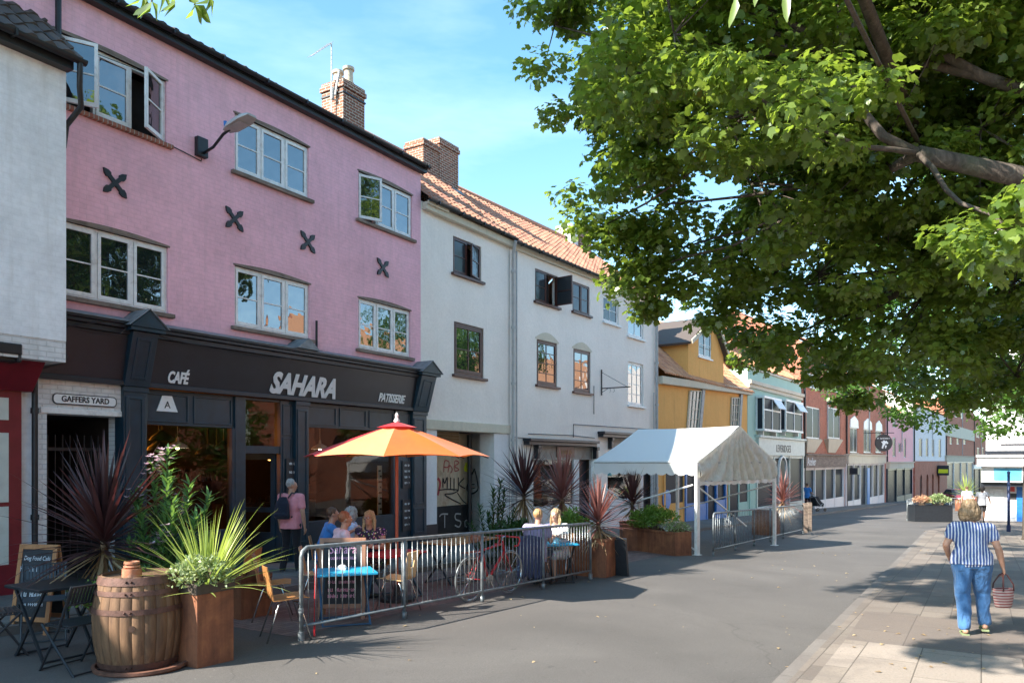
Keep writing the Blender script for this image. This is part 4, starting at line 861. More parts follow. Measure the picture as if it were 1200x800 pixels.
# slanted half-timber windows
for (xa, xb, xc, xd, yt_, yb_) in ((808, 821, 805, 817, 458, 502), (857, 866, 856, 864, 466, 500)):
    q = [Yh.uz(xc, yb_, .03), Yh.uz(xd, yb_, .03), Yh.uz(xb, yt_, .03), Yh.uz(xa, yt_, .03)]; g = MB(); g.add([(u, -.03, z) for u, z in q], [(0, 1, 2, 3)])
    for i in range(4):
        a, b_ = q[i], q[(i + 1) % 4]; 
    po = MB(); 
    wf_ = MB()
    for i in range(4): a, b_ = q[i], q[(i + 1) % 4]; wf_.bar((a[0], -.05, a[1]), (b_[0], -.05, b_[1]), .05, .07, (0, 1, 0))
    for t in (.25, .5, .75):
        a = (q[0][0] * (1 - t) + q[3][0] * t, q[0][1] * (1 - t) + q[3][1] * t); b_ = (q[1][0] * (1 - t) + q[2][0] * t, q[1][1] * (1 - t) + q[2][1] * t); wf_.bar((a[0], -.045, a[1]), (b_[0], -.045, b_[1]), .02, .03, (0, 1, 0))
    for t in (.33, .66):
        a = (q[0][0] * (1 - t) + q[1][0] * t, q[0][1] * (1 - t) + q[1][1] * t); b_ = (q[3][0] * (1 - t) + q[2][0] * t, q[3][1] * (1 - t) + q[2][1] * t); wf_.bar((a[0], -.045, a[1]), (b_[0], -.045, b_[1]), .02, .03, (0, 1, 0))
    fo = wf_.build('window', M['cream2'], Yh.e); g.build('pane', M['glassb'], fo)
    g = MB(); a, b_ = q[1], q[2]; g.bar((a[0] + .22, -.05, a[1] - .1), (b_[0] + .28, -.05, b_[1] + .2), .30, .1, (0, 1, 0)); g.build('timber_post', M['lead'], Yh.e)
# dormer
da, db = Yh.u(804), Yh.u(845.5); dm = Yh.u(831); zdb = zt + .25; zde = Yh.z(399, da); zap = Yh.z(374, dm); zd2 = Yh.z(415, db)
mb = MB(); hw = pxwin(Yh, 816, 831, 387, 417)
wall(mb, da, db, zdb, zd2, [(hw[0], hw[1], hw[2], min(hw[3], zd2))], y=-.1, rev=.1, ends=False)
mb2 = [(da, zd2), (hw[0], zd2)]
for poly in ([(da, zd2), (hw[0], zd2), (hw[0], zde + (zap - zde) * (hw[0] - da) / (dm - da)), (da, zde)], [(hw[0], hw[3]), (hw[1], hw[3]), (hw[1], zap - .1), (dm, zap), (hw[0], zde + (zap - zde) * (hw[0] - da) / (dm - da))], [(hw[1], zd2), (db, zd2), (dm, zap), (hw[1], zap - .1)]):
    mb.add([(x, -.1, z) for x, z in poly], [tuple(range(len(poly)))])
mb.quad((da, 3.4, zdb - .2), (da, -.1, zdb - .2), (da, -.1, zde), (da, 3.4, zde)); mb.quad((db, -.1, zdb - .2), (db, 3.4, zdb - .2), (db, 3.4, zd2), (db, -.1, zd2))
do = mb.build('dormer', M['yellow'], Yh.e); win(Yh, hw[0], hw[1], hw[2], hw[3], 2, (1, 0), y=-.08, mat='white', sill='white', fw=.05, cf=.04, silld=.17, glass='glassb')
mb = MB(); e_ = .2; mb.bar((da - .25, 1.6, zde - .15), (dm, 1.6, zap + .05), 3.8, .1, (0, 0, 1)); mb.bar((db + .25, 1.6, zd2 - .3), (dm, 1.6, zap + .05), 3.8, .1, (0, 0, 1)); mb.build('dormer_roof', M['tiledark'], Yh.e)
mb = MB(); mb.bar((db + .2, -.36, zd2 - .2), (dm, -.36, zap + .06), .05, .18, (0, 0, 1)); mb.bar((da - .2, -.36, zde - .1), (dm, -.36, zap + .06), .05, .18, (0, 0, 1)); mb.build('bargeboard', M['cream2'], Yh.e)
# ochre shop below (blue joinery seen under the marquee)
def shopfront(F, u0, u1, ztop, mat, doorpos=None, zs=.75, nw=3, name='shop_front', out=.06, glass='shopglass', fasc=None, room=True):
    g = MB(); gb = F.gu(u1) + .05; ps = [u0 + (u1 - u0) * i / nw for i in range(nw + 1)]
    for p_ in ps: g.box(p_ - .07, p_ + .07, -out, -.002, gb, ztop)
    g.box(u0, u1, -out * .8, -.002, ztop - .15, ztop - .003)
    for i in range(nw):
        if i != doorpos: g.box(ps[i] + .07, ps[i + 1] - .07, -out * .8, -.002, gb, gb + zs)
    fo = g.build(name, M[mat] if isinstance(mat, str) else mat, F.e)
    for i in range(nw):
        q = MB(); z0_ = gb + (zs if i != doorpos else 0); q.quad((ps[i] + .07, -.02, z0_), (ps[i + 1] - .07, -.02, z0_), (ps[i + 1] - .07, -.02, ztop - .15), (ps[i] + .07, -.02, ztop - .15)); q.build('shop_window' if i != doorpos else 'door', M['glassf'], F.e)
    return fo
shopfront(Yh, .6, 2.6, Yh.h(.9), 'yellow', None, .9, 1); shopfront(Yh, 2.7, 7.6, Yh.h(.95), 'blue', 2, .95, 4, out=.12)
shopfront(Yh, 8.2, y1 - .2, Yh.h(.9), 'green', 0, .8, 2)
g = MB(); uo, zo = Yh.uz(783, 585, .1); g.lathe([(.0, 0), (.42, .0), (.42, .03), (0, .03)], 8, (0, 0, 0), sx=1); o = g.build('octagonal_panel', M['blue'], Yh.e); o.location = (uo, -.02, zo); o.rotation_euler = (R(90), R(22), 0)
# ================================================================== mint green shop house
Gr = Fac('mint_house', 'mint green rendered house with white bay windows and a pale shop fascia', 1225, 877.5, Yh.Y(y1))
g1 = Gr.u(939); zt = Gr.z(432, .1)
bw_ = [pxwin(Gr, 892, 912, 466, 502, .3), pxwin(Gr, 918, 937.5, 470, 503, .3)]
mb = MB(); wall(mb, -.2, g1, -1.5, zt, [], y=0, back=8); mb.quad((-.2, 0, zt), (g1, 0, zt), (g1, 8, zt), (-.2, 8, zt)); mb.build('wall', M['green'], Gr.e)
g = MB(); g.box(-.25, g1 + .02, -.08, -.002, zt - .0, zt + .12); zc_ = Gr.z(445, .1, .2); g.box(-.25, g1, -.22, -.002, zc_ - .2, zc_); g.box(-.25, g1, -.12, -.002, zc_ - .4, zc_ - .202); g.build('cornice', M['cream2'], Gr.e, bevel=.02)
g = MB(); zr = Gr.z(400, .5, -2); g.box(-.1, g1, 1.5, 7, zt + .01, zr); o = g.build('brick_upper_storey', M['brick'], Gr.e)
pantiles(-.1, g1 + .1, .2, zt + .3, 3.2, zt + 2.6, M['tile2'], Gr.e)
for q in bw_:
    a, b_, c_, d_ = q; g = MB(); o_ = .45
    g.box(a - .04, b_ + .04, -o_ - .04, -.002, c_ - .12, c_); g.box(a - .04, b_ + .04, -o_ - .04, -.002, d_, d_ + .12)
    for x in (a, (a + b_) / 2 - .04, b_ - .08): g.box(x, x + .08, -o_, -o_ + .08, c_ + .001, d_ - .001)
    g.box(a + .08, b_ - .08, -o_ + .005, -o_ + .07, d_ - .65, d_ - .57); g.box(a, a + .08, -.1, -.002, c_, d_); g.box(b_ - .08, b_, -.1, -.002, c_, d_)
    for x in (a + .35, b_ - .45): g.box(x, x + .1, -.3, -.002, c_ - .35, c_ - .121)
    fo = g.build('bay_window', M['white'], Gr.e); p_ = MB(); p_.box(a + .02, b_ - .02, -o_ + .03, -.01, c_ + .002, d_ - .002); p_.build('pane', M['glassf'], fo)
    p_ = MB(); Mo = Matrix.Translation((0, -o_, d_)) @ Matrix.Rotation(R(-32), 4, 'X') @ Matrix.Translation((0, o_, -d_)); p_.box((a + b_) / 2 + .04, b_ - .08, -o_ - .04, -o_, d_ - .6, d_, Mo); p_.build('casement', M['white'], fo)
fz0, fz1 = Gr.z(533, .6, .15), Gr.z(512, .6, .15); fa, fb = Gr.u(889, .2), g1 - .02; g = MB(); g.box(fa, fb, -.22, -.002, fz0, fz1); g.box(fa - .1, fb, -.34, -.002, fz1 + .002, fz1 + .12); fo = g.build('fascia', M['panelgrey'], Gr.e, bevel=.01)
u, z = Gr.uz(919, 526, .25); text('lettering', 'LEVERIDGES', .60, M['blackletter'], fo, (u, -.228, z), depth=.01, sx=.95); scribble('lettering', .7, .2, M['blackletter'], fo, (u + 1.3, -.228, z - .55), words=1)
shopfront(Gr, fa, fb, fz0, 'panelgrey', 1, .7, 3, out=.14)
g = MB(); u, z = Gr.uz(917, 550, .2); n = 12; ar = [(u + .75 * math.cos(math.pi * i / n), z + .75 * math.sin(math.pi * i / n)) for i in range(n + 1)]
for i in range(n): g.bar((ar[i][0], -.2, ar[i][1]), (ar[i + 1][0], -.2, ar[i + 1][1]), .1, .12, (0, 1, 0))
g.bar((u - .75, -.2, z), (u - .75, -.2, -.3), .1, .12, (0, 1, 0)); g.bar((u + .75, -.2, z), (u + .75, -.2, -.3), .1, .12, (0, 1, 0)); g.build('door_arch', M['white'], Gr.e)
g = MB(); g.box(-.1, fa - .2, -.1, -.002, -.3, fz1); g.build('shop_pilaster', M['green'], Gr.e)
# ================================================================== generic far house
def farhouse(name, label, xv, x0, Z0, x1, ytop, mat, wins, wmat='white', roof=None, fascia=None, shop=None, ends=None, D=9, ridge=2.5, extra=None, wn=1, sill=True):
    F = Fac(name, label, xv, x0, Z0); u1 = F.u(x1); zt = F.z(ytop, .1); hs = []
    for (xl, xr, yt_, yb_) in wins: hs.append(pxwin(F, xl, xr, yt_, yb_))
    mb = MB(); wall(mb, 0.01, u1, -2.5, zt, hs, y=0, back=D, rev=.15); mb.quad((0, 0, zt), (u1, 0, zt), (u1, D, zt), (0, D, zt)); mb.build('wall', M[mat], F.e)
    for h_ in hs: win(F, *h_, wn, (1, 0), y=.05, mat=wmat, sill='stone' if sill else None, fw=.09, detail=False, glass='glassf')
    if roof: pantiles(-.05, u1 + .05, -.25, zt + .05, D / 2, zt + ridge, M[roof], F.e, tw=.35, th=.45, res=4); simple_back(F, 0, u1, 0, zt - .1, zt, D, M[mat], M[roof], ridge)
    pipe(F, [(.25, -.1, zt - .1), (.25, -.1, -.5)], .07, 'black', collars=False)
    if u1 > 6: pipe(F, [(u1 * .52, -.1, zt - .1), (u1 * .52, -.1, F.h(1.0))], .05, 'pvc', collars=False)
    if fascia:
        (fx0, fx1, fy0, fy1, fm, words, wm, ws) = fascia; a, b_ = F.u(fx0, .2), min(F.u(fx1, .2), u1); z0_, z1_ = F.z(fy1, a, .2), F.z(fy0, a, .2)
        g = MB(); g.box(a, b_, -.3, -.002, z0_, z1_); g.box(a - .05, b_, -.4, -.002, z1_ + .002, z1_ + .1); fo = g.build('fascia', M[fm], F.e)
        if words: wx, wy, wt = ws; u, z = F.uz(wx, wy, .3); text('lettering', words, wt, M[wm], fo, (u, -.31, z), depth=.01)
        if shop: shopfront(F, a + .05, b_ - .05, z0_, shop[0], shop[1], .8, shop[2], out=.15)
    return F, u1, zt
F1, u_, _ = farhouse('corset_brick_house', 'red brick house with tall white windows above flared cream panels and a brown shop fascia', 1250, 940, 50, 990, 400, 'brick',
    [(946, 961, 436, 453), (945, 961, 475, 513), (970, 985, 476, 513), (971, 985, 440, 457)], wn=2, roof='tile2', fascia=(943, 990, 533, 548, 'rotwood', 'Atelier', 'letter', (951, 541, .75)), shop=('whiter', 0, 4))
F1.e.name = 'brick_house'
for (xl, xr) in ((945, 962), (970, 986)):
    q = [F1.uz(xl, 514, .25), F1.uz(xr, 514, .25)]; z1_ = q[0][1]; z0_ = F1.z(530, q[0][0], .1); a, b_ = q[0][0] - .1, q[1][0] + .1; s_ = (b_ - a) * .25
    g = MB(); g.add([(a + s_, -.06, z0_), (b_ - s_, -.06, z0_), (b_, -.35, z1_), (a, -.35, z1_), (a + s_, -.001, z0_), (b_ - s_, -.001, z0_), (b_, -.001, z1_), (a, -.001, z1_)], [(0, 1, 2, 3), (0, 3, 7, 4), (1, 5, 6, 2), (3, 2, 6, 7), (0, 4, 5, 1)]); g.build('window_apron', M['cream2'], F1.e)
F2, u_, _ = farhouse('gothic_brick_house', 'red brick house with pointed white windows over a cream fronted shop with a blue door', 1250, 990, F1.Y(u_), 1038, 440, 'brick',
    [(996, 1005, 500, 530), (1012, 1021, 502, 530), (1026, 1033, 504, 530)], roof='tile2', wn=2, fascia=(993, 1037, 533, 543, 'cream2', None, None, None), shop=('whiter', 2, 6)); F2.e.name = 'brick_house'
for (xl, xr, yt_) in ((996, 1005, 500), (1012, 1021, 502), (1026, 1033, 504)):
    a, b_, c_, d_ = pxwin(F2, xl, xr, yt_, 531); g = MB(); um = (a + b_) / 2; g.prism([(a - .1, d_ - .02), (b_ + .1, d_ - .02), (b_ - .05, d_ + .6), (um, d_ + .95), (a + .05, d_ + .6)], -.06, 0); g.build('pointed_arch', M['white'], F2.e)
g = MB(); zz = F2.z(548, .5, .3); g.box(.15, .9, -.9, -.3, zz - .5, zz); g.build('hanging_sign', M['fascia'], F2.e)
g = MB(); u = F2.u(1018, .2); g.box(u - .5, u + .5, -.2, -.17, -1, F2.z(548, u, .2)); g.build('door', M['blue'], F2.e)
F3, u_, _ = farhouse('pale_pink_house', 'pale pink rendered house above a dark green shopfront in the distance', 1250, 1038, F2.Y(u_), 1070, 480, 'palepink',
    [(1046, 1050, 512, 535), (1059, 1062, 513, 536), (1053, 1056, 519, 530), (1046, 1050, 488, 500)], roof='tile2', fascia=(1041, 1070, 542, 549, 'cream2', None, None, None), shop=('navy', 0, 3), wmat='pvc', sill=False)
F4, u_, _ = farhouse('white_arcade_house', 'white rendered house standing over a red brick arcade in the distance', 1250, 1070, F3.Y(u_), 1108, 474, 'whiter',
    [(1077, 1081, 513, 535), (1085, 1088, 513, 535), (1092, 1095, 514, 535), (1100, 1103, 514, 536), (1090, 1093, 490, 501), (1098, 1101, 489, 500)], roof='tile2', wmat='pvc', sill=False)
g = MB(); zA = F4.z(540, .2, .1); hs = []
for px in (1077, 1084.5, 1091, 1098): uu = F4.u(px, .1); hs.append((uu, uu + 1.7, -3, zA - 1.6))
for q in cells(0, u_, -3, zA, hs): g.box(q[0], q[1], -.2, -.002, q[2], q[3])
for (a, b_, c_, d_) in hs:
    n = 8; 
    for i in range(n):
        t0, t1 = math.pi * i / n, math.pi * (i + 1) / n; um = (a + b_) / 2; r_ = (b_ - a) / 2
        x0_, x1_ = um + r_ * math.cos(t0), um + r_ * math.cos(t1)
        g.add([(x0_, -.205, d_), (x0_, -.205, d_ - r_ + r_ * math.sin(t0)), (x1_, -.205, d_ - r_ + r_ * math.sin(t1)), (x1_, -.205, d_)], [(0, 1, 2, 3)])
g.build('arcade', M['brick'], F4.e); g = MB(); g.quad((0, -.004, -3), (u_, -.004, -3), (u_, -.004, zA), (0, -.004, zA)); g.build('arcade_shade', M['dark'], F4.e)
g = MB(); uu = F4.u(1102, .6); zz = F4.z(545, uu, .6); g.box(uu - .2, uu + 2, -1.6, -.3, zz - 1.3, zz); g.build('hanging_sign', M['fascia'], F4.e); g = MB(); g.box(uu - .205, uu - .2, -1.5, -.4, zz - 1.0, zz - .5); g.build('sign_plate', gr['y'], F4.e)
F5, u_, _ = farhouse('brick_block', 'tall red brick block with a cream fascia band at the far end of the street', 1260, 1108, F4.Y(u_), 1141, 466, 'brick',
    [(1113, 1115.5, 475, 487), (1119, 1122, 477, 488), (1126, 1129, 478, 490), (1113, 1116, 509, 520), (1121, 1124, 509, 520), (1129, 1132, 509, 520)], fascia=(1109, 1141, 534, 541, 'stone', None, None, None), shop=('white', 1, 4), sill=False); F5.e.name = 'brick_building'
g = MB(); zz = F5.z(503, .2); g.box(0, u_, -.15, -.002, zz - .9, zz + .9); g.build('string_course', M['cream2'], F5.e)
F6, u_, _ = farhouse('end_brick_house', 'narrow red brick house with white windows beside the white building at the street end', 1300, 1141, F5.Y(u_), 1156, 490, 'brick', [(1144, 1148, 498, 512), (1151, 1153, 499, 513), (1145, 1148, 524, 536), (1151, 1153, 524, 536)], roof='tiledark', sill=False, fascia=(1141, 1156, 545, 549, 'white', None, None, None), shop=('navy', 0, 2)); F6.e.name = 'brick_house'
# ---- white building with a small shop closing the right of the street
def frontal(name, label, x0, x1, Y, ybot, cat='building'):
    e = thing(name, (P(x0, HOR, Y).x, Y, gz(P(x0, HOR, Y).x, Y)), -R(31.5), label, cat); return e
Wb = frontal('white_building', 'tall plain white rendered building rising behind the corner shop', 1156, 1330, 52, 600); bx_ = Wb.location
g = MB(); wz = lambda py, Y=52: HC + (HOR - py) / 900 * Y - bx_.z
hs = [(8.2, 10.0, wz(508), wz(478))]
wall(g, 0, 12, -1, wz(400), hs, y=0, back=14); g.quad((0, 0, wz(400)), (12, 0, wz(400)), (12, 14, wz(400)), (0, 14, wz(400))); g.build('wall', M['whiter'], Wb)
g = MB(); g.box(-.1, 12, -.15, -.002, wz(532), wz(528)); g.box(.8, 4.5, -.08, -.002, wz(521.3), wz(520)); g.build('string_course', M['fascia'], Wb)
g = MB(); g.quad((8.2, .1, hs[0][2]), (10, .1, hs[0][2]), (10, .1, hs[0][3]), (8.2, .1, hs[0][3])); g.build('window', M['glassb'], Wb)
Ks = frontal('corner_shop', 'low white corner shop with a flat canopy, blue sign panel and posters', 1146, 1330, 40, 610); kb = Ks.location; kz = lambda py: HC + (HOR - py) / 900 * 40 - kb.z; kx = lambda px: ((px - 600) / 900 * 40 - kb.x) * .86
g = MB(); g.box(kx(1153), kx(1330), 0, 8, -.5, kz(548)); g.build('wall', M['whiter'], Ks)
g = MB(); g.box(kx(1145), kx(1330), -1.2, 8.3, kz(546), kz(536)); g.box(kx(1144), kx(1330), -1.3, 8.3, kz(535.8), kz(533)); g.build('roof_canopy', M['white'], Ks, bevel=.02)
g = MB(); g.box(kx(1150), kx(1215), -.9, -.7, kz(564), kz(546.3)); g.build('fascia', M['white'], Ks); g = MB(); g.box(kx(1164), kx(1195), -.92, -.901, kz(562), kz(548)); g.build('sign_panel', mpaint('sky_blue_sign', (.10, .42, .62), .4, .2, 1.5, 0), Ks)
g = MB(); g.box(kx(1149), kx(1215), -.7, -.002, kz(569), kz(564.3)); g.build('awning', M['fascia'], Ks)
for (a, b_, t_, u_, mm) in ((1181, 1188, 566, 575, mpaint('red_poster', (.6, .06, .05), .5)), (1180, 1190, 577, 584, M['blackletter']), (1179, 1189, 585, 606, mpaint('pale_poster', (.55, .6, .7), .5)), (1172, 1178, 588, 600, mpaint('sky_poster', (.2, .5, .6), .5)), (1190, 1200, 566, 610, M['blue'])):
    g = MB(); g.box(kx(a), kx(b_), -.02, -.003, kz(u_), kz(t_)); g.build('poster', mm, Ks)
g = MB(); g.box(kx(1160), kx(1176), -.03, -.003, kz(606), kz(572)); g.box(kx(1163), kx(1164), -.05, -.031, kz(606), kz(572)); g.build('door', M['white'], Ks)
# ---- houses across the street, behind the camera's right: they light and mirror in the fronts
for k_, (u0, u1, n0, h_, mat, rf, lab, nm) in enumerate(((-14, -3, 15, 8.5, 'brick', 'tile', 'red brick house across the street nearest the camera', 'brick_house'), (-2.6, 8, 17.5, 7.5, 'yellow', 'tile', 'ochre rendered house across the street under the maple', 'rendered_house'), (8.4, 19, 17.5, 9, 'brick', 'tile2', 'taller brick house across the street with an orange tiled roof', 'brick_house'), (19.5, 33, 17.5, 8, 'brick', 'tile2', 'lower brick house across the street beyond the taller one', 'brick_house'), (40, 62, 17, 7, 'brick', 'tile2', 'long brick house across the street with a steep orange roof', 'brick_house'), (62.5, 90, 18, 7.5, 'brick', 'tile2', 'farthest brick house across the street with a steep orange roof', 'brick_house'))):
    p = ST(u0, n0); e = thing(nm, p, SANG, lab, 'building'); W_ = u1 - u0
    g = MB(); hs = [(W_ * (i + .3) / 4, W_ * (i + .7) / 4, z_, z_ + 1.4) for i in range(4) for z_ in (3.4, 6.0) if z_ + 1.5 < h_]
    # local y+ points across towards the cafe side
    for a, b_, c_, d_ in cells(0, W_, -1, h_, hs): g.quad((b_, 0, c_), (a, 0, c_), (a, 0, d_), (b_, 0, d_))
    g.quad((0, 0, -1), (0, -7, -1), (0, -7, h_), (0, 0, h_)); g.quad((W_, -7, -1), (W_, 0, -1), (W_, 0, h_), (W_, -7, h_)); g.quad((0, -7, -1), (W_, -7, -1), (W_, -7, h_), (0, -7, h_))
    rh = 7.0 if u0 > 35 else 3.3; g.add([(0, 0, h_), (0, -7, h_), (0, -3.5, h_ + rh - .1)], [(0, 1, 2)]); g.add([(W_, 0, h_), (W_, -3.5, h_ + rh - .1), (W_, -7, h_)], [(0, 1, 2)])
    g.build('wall', M[mat], e); g = MB(); plainroof(g, -.2, W_ + .2, .3, h_ - .1, -3.5, h_ + rh, -7.3, h_ - .1); ro_ = g.build('roof', M[rf], e)
    for a, b_, c_, d_ in hs: g = MB(); g.quad((b_, -.12, c_), (a, -.12, c_), (a, -.12, d_), (b_, -.12, d_)); fo = g.build('window', M['glass'], e)
# ================================================================== plants
class Leaves:
    def __init__(s): s.v = []; s.f = []; s.r = []
    def blade(s, p, d, L, w, droop=.3, seg=5, fold=.25, rnd=None, base=.5, tipw=0.0, roll=None):
        """long blade: folded ribbon that bends down under its own weight"""
        p = Vector(p); d = Vector(d).normalized(); rnd = random.random() if rnd is None else rnd
        sd = d.cross(Vector((0, 0, 1)))
        if sd.length < .05: sd = Vector((random.uniform(-1, 1), random.uniform(-1, 1), 0))
        sd.normalize()
        if roll: sd = Matrix.Rotation(roll, 3, d) @ sd
        b = len(s.v); q = p.copy(); dd = d.copy()
        for i in range(seg + 1):
            t = i / seg; ww = w * (base + (1 - base) * min(1, t * 3)) * (1 - max(0, (t - .35) / .65) ** 1.6 * (1 - tipw)) / 2
            nn = sd.cross(dd).normalized()
            s.v += [tuple(q - sd * ww + nn * ww * fold), tuple(q), tuple(q + sd * ww + nn * ww * fold)]
            q = q + dd * (L / seg); dd = (dd + Vector((0, 0, -droop / seg * (.4 + 1.6 * t)))).normalized()
        for i in range(seg):
            k = b + 3 * i; s.f += [(k, k + 1, k + 4, k + 3), (k + 1, k + 2, k + 5, k + 4)]; s.r += [rnd, rnd]
    def leaf(s, p, d, up, L, w, rnd=None, curl=.12):
        """small pointed leaf, folded along the midrib"""
        p = Vector(p); d = Vector(d).normalized(); sd = d.cross(up); sd = sd.normalized() if sd.length > 1e-3 else d.orthogonal().normalized(); nn = sd.cross(d)
        rnd = random.random() if rnd is None else rnd; b = len(s.v)
        s.v += [tuple(p), tuple(p + d * L * .35 + sd * w / 2 + nn * w * .15), tuple(p + d * L * .45 - nn * w * .05), tuple(p + d * L * .35 - sd * w / 2 + nn * w * .15), tuple(p + d * L * .75 + sd * w * .33 - nn * L * curl * .5), tuple(p + d * L * .75 - sd * w * .33 - nn * L * curl * .5), tuple(p + d * L - nn * L * curl)]
        s.f += [(b, b + 1, b + 2), (b, b + 2, b + 3), (b + 1, b + 4, b + 6, b + 2), (b + 2, b + 6, b + 5, b + 3)]; s.r += [rnd] * 4
    def build(s, name, mat, parent=None):
        me = bpy.data.meshes.new(name); me.from_pydata(s.v, [], s.f); me.materials.append(mat)
        at = me.attributes.new('rnd', 'FLOAT', 'FACE'); at.data.foreach_set('value', s.r)
        me.polygons.foreach_set('use_smooth', [True] * len(me.polygons))
        o = bpy.data.objects.new(name, me); C.objects.link(o); o.parent = parent; return o
def rdir(zmin=-1, zmax=1):
    z = random.uniform(zmin, zmax); a = random.uniform(0, 2 * math.pi); r = math.sqrt(max(0, 1 - z * z)); return Vector((r * math.cos(a), r * math.sin(a), z))
M['cordy'] = mleaf('cordyline_purple_leaf', (.045, .020, .022), (.10, .045, .045), .2, (.18, .04, .04), .4)
M['cordyred'] = mleaf('cordyline_red_leaf', (.15, .055, .05), (.33, .16, .14), .3, (.42, .12, .09), .4)
M['drybl'] = mleaf('dry_leaf', (.30, .20, .11), (.50, .38, .22), .3, (.6, .45, .2), .7)
M['flax'] = mleaf('striped_flax_leaf', (.16, .25, .04), (.46, .52, .16), .4, (.6, .75, .12), .4)
M['box'] = mleaf('bright_shrub_leaf', (.07, .15, .022), (.17, .29, .05), .35, (.35, .55, .05), .4)
M['variegated'] = mleaf('variegated_shrub_leaf', (.12, .2, .05), (.42, .48, .28), .35, (.5, .6, .2), .4)
M['oleander'] = mleaf('oleander_leaf', (.05, .13, .055), (.14, .27, .09), .35, (.35, .6, .08), .35)
M['petal'] = mleaf('pink_petal', (.62, .38, .48), (.82, .70, .74), .4, (.8, .5, .6), .7)
M['palmtrunk'] = mwood('fibrous_stem', (.10, .06, .035), (.24, .17, .10), .9, 'z')
M['darkgreen'] = mleaf('deep_green_leaf', (.02, .055, .018), (.05, .11, .03), .3, (.15, .3, .03), .4)
def cordyline(loc, th, r, n, label, mat='cordy', dry=.22, seed=1, group='spiky cordylines in the planters', lean=(0, 0), shrub=None):
    random.seed(seed); e = thing('cordyline', loc, random.uniform(0, 6), label, 'plant', group)
    t = MB(); top = Vector((lean[0], lean[1], th)); t.tube([(0, 0, -.12), (lean[0] * .3, lean[1] * .3, th * .5), top], [.055, .045, .035], 8); t.build('stem', M['palmtrunk'], e, smooth=True)
    lv = Leaves(); dr = Leaves()
    for i in range(n):
        f = i / n; el = R(82 - 95 * f ** 1.15 + random.uniform(-9, 9)); a = i * 2.39996 + random.uniform(-.3, .3)
        d = Vector((math.cos(el) * math.cos(a), math.cos(el) * math.sin(a), math.sin(el)))
        p = top + Vector((0, 0, .08 - .25 * f)) ; lv.blade(p, d, r * random.uniform(.75, 1.08), .038 + .012 * r, random.uniform(.02, .35) + .25 * f, 5, .3)
    lv.build('leaves', M[mat], e)
    if dry:
        for i in range(int(n * dry)):
            a = random.uniform(0, 6.28); el = R(random.uniform(-75, -10)); d = Vector((math.cos(el) * math.cos(a), math.cos(el) * math.sin(a), math.sin(el))); dr.blade(top + Vector((0, 0, -.1 - random.uniform(0, .15))), d, r * random.uniform(.5, .85), .04, .5, 4, .3)
        dr.build('dead_leaves', M['drybl'], e)
    return e
def bush(loc, rx, ry, h, n, label, mat='box', L=.05, w=.028, seed=3, group=None, clumps=26, name='shrub', cat='plant', stems=True, flowers=0, rot=0):
    random.seed(seed); e = thing(name, loc, rot, label, cat, group); lv = Leaves(); cs = []
    for i in range(clumps):
        d = rdir(0.0, 1); k = random.uniform(.45, .95); cs.append((Vector((d.x * rx * k, d.y * ry * k, h * (.35 + .6 * d.z * k))), random.uniform(.22, .36) * min(rx, ry, h) + .03))
    for c_, r_ in cs:
        for i in range(n // clumps):
            d = rdir(-.5, 1); p = c_ + d * r_ * random.uniform(.6, 1.1); dd = (d + rdir() * .8 + Vector((0, 0, .35))).normalized(); lv.leaf(p, dd, (d + rdir() * .4), L * random.uniform(.7, 1.25), w)
    lv.build('leaves', M[mat], e)
    if stems:
        t = MB()
        for c_, r_ in cs: t.tube([(c_.x * .15, c_.y * .15, -.05), (c_.x * .6, c_.y * .6, c_.z * .5), tuple(c_)], [.012, .008, .005], 5)
        t.build('stems', M['palmtrunk'], e)
    if flowers:
        fl = Leaves()
        for i in range(flowers):
            c_, r_ = random.choice(cs); c0 = c_ + rdir(.2, 1) * r_ * 1.1; 
            for k in range(5): a = k * 1.256; d = Vector((math.cos(a), math.sin(a), .4)); fl.leaf(c0, d, Vector((0, 0, 1)), .035, .03)
        fl.build('flowers', M['petal'], e)
    return e
# ---- corten planters
m, nt, b = mk('corten_steel'); v = mapped(nt, 'xyz'); f = noise_n(nt, v, 3, 8, .7, .4); vs = mapped(nt, 'xyz', (14, 14, .9)); f2 = noise_n(nt, vs, 1, 5, .6)
c = ramp(nt, f, [(.3, (.12, .045, .026)), (.5, (.23, .085, .040)), (.7, (.34, .14, .06))]); c = mix(nt, c, ramp(nt, f2, [(.3, .6), (.6, 1.05)]), .8, 'MULTIPLY')
nt.links.new(c, b.inputs['Base Color']); b.inputs['Roughness'].default_value = .7; bump(nt, b, noise_n(nt, v, 30, 5), .2, .006); M['corten'] = m
def planter(loc, L, W, H, label, rot=SANG, band=False, mat='corten', name='planter', group='rusty steel planters', ledge=True):
    """corner planter: loc is the near street-side corner; x runs L along, y runs W towards the houses"""
    e = thing(name, loc, rot, label, 'planter', group); g = MB(); t = .03
    g.box(0, L, 0, t, -.02, H); g.box(0, L, W - t, W, -.02, H); g.box(0, t, t, W - t, -.02, H); g.box(L - t, L, t, W - t, -.02, H); g.box(-.0, L, -.012, 0, H - .06, H + .001); g.box(-.012, .0, -.012, W, H - .06, H + .001)
    g.build('box', M[mat], e, bevel=.004)
    g = MB(); g.box(t, L - t, t, W - t, H - .16, H - .09); g.build('soil', M['gravel'], e)
    if band: g = MB(); g.box(-.015, L + .003, -.015, W, H - .10, H + .004); g.build('rim_band', mpaint('dark_rim', (.06, .045, .035), .6, .2, 8, .1), e, bevel=.003)
    return e
pa = G(231, 783); PA = planter(pa, .42, .50, .80, 'tall rusty steel planter beside the oak barrel, holding the yellow flax', band=True)
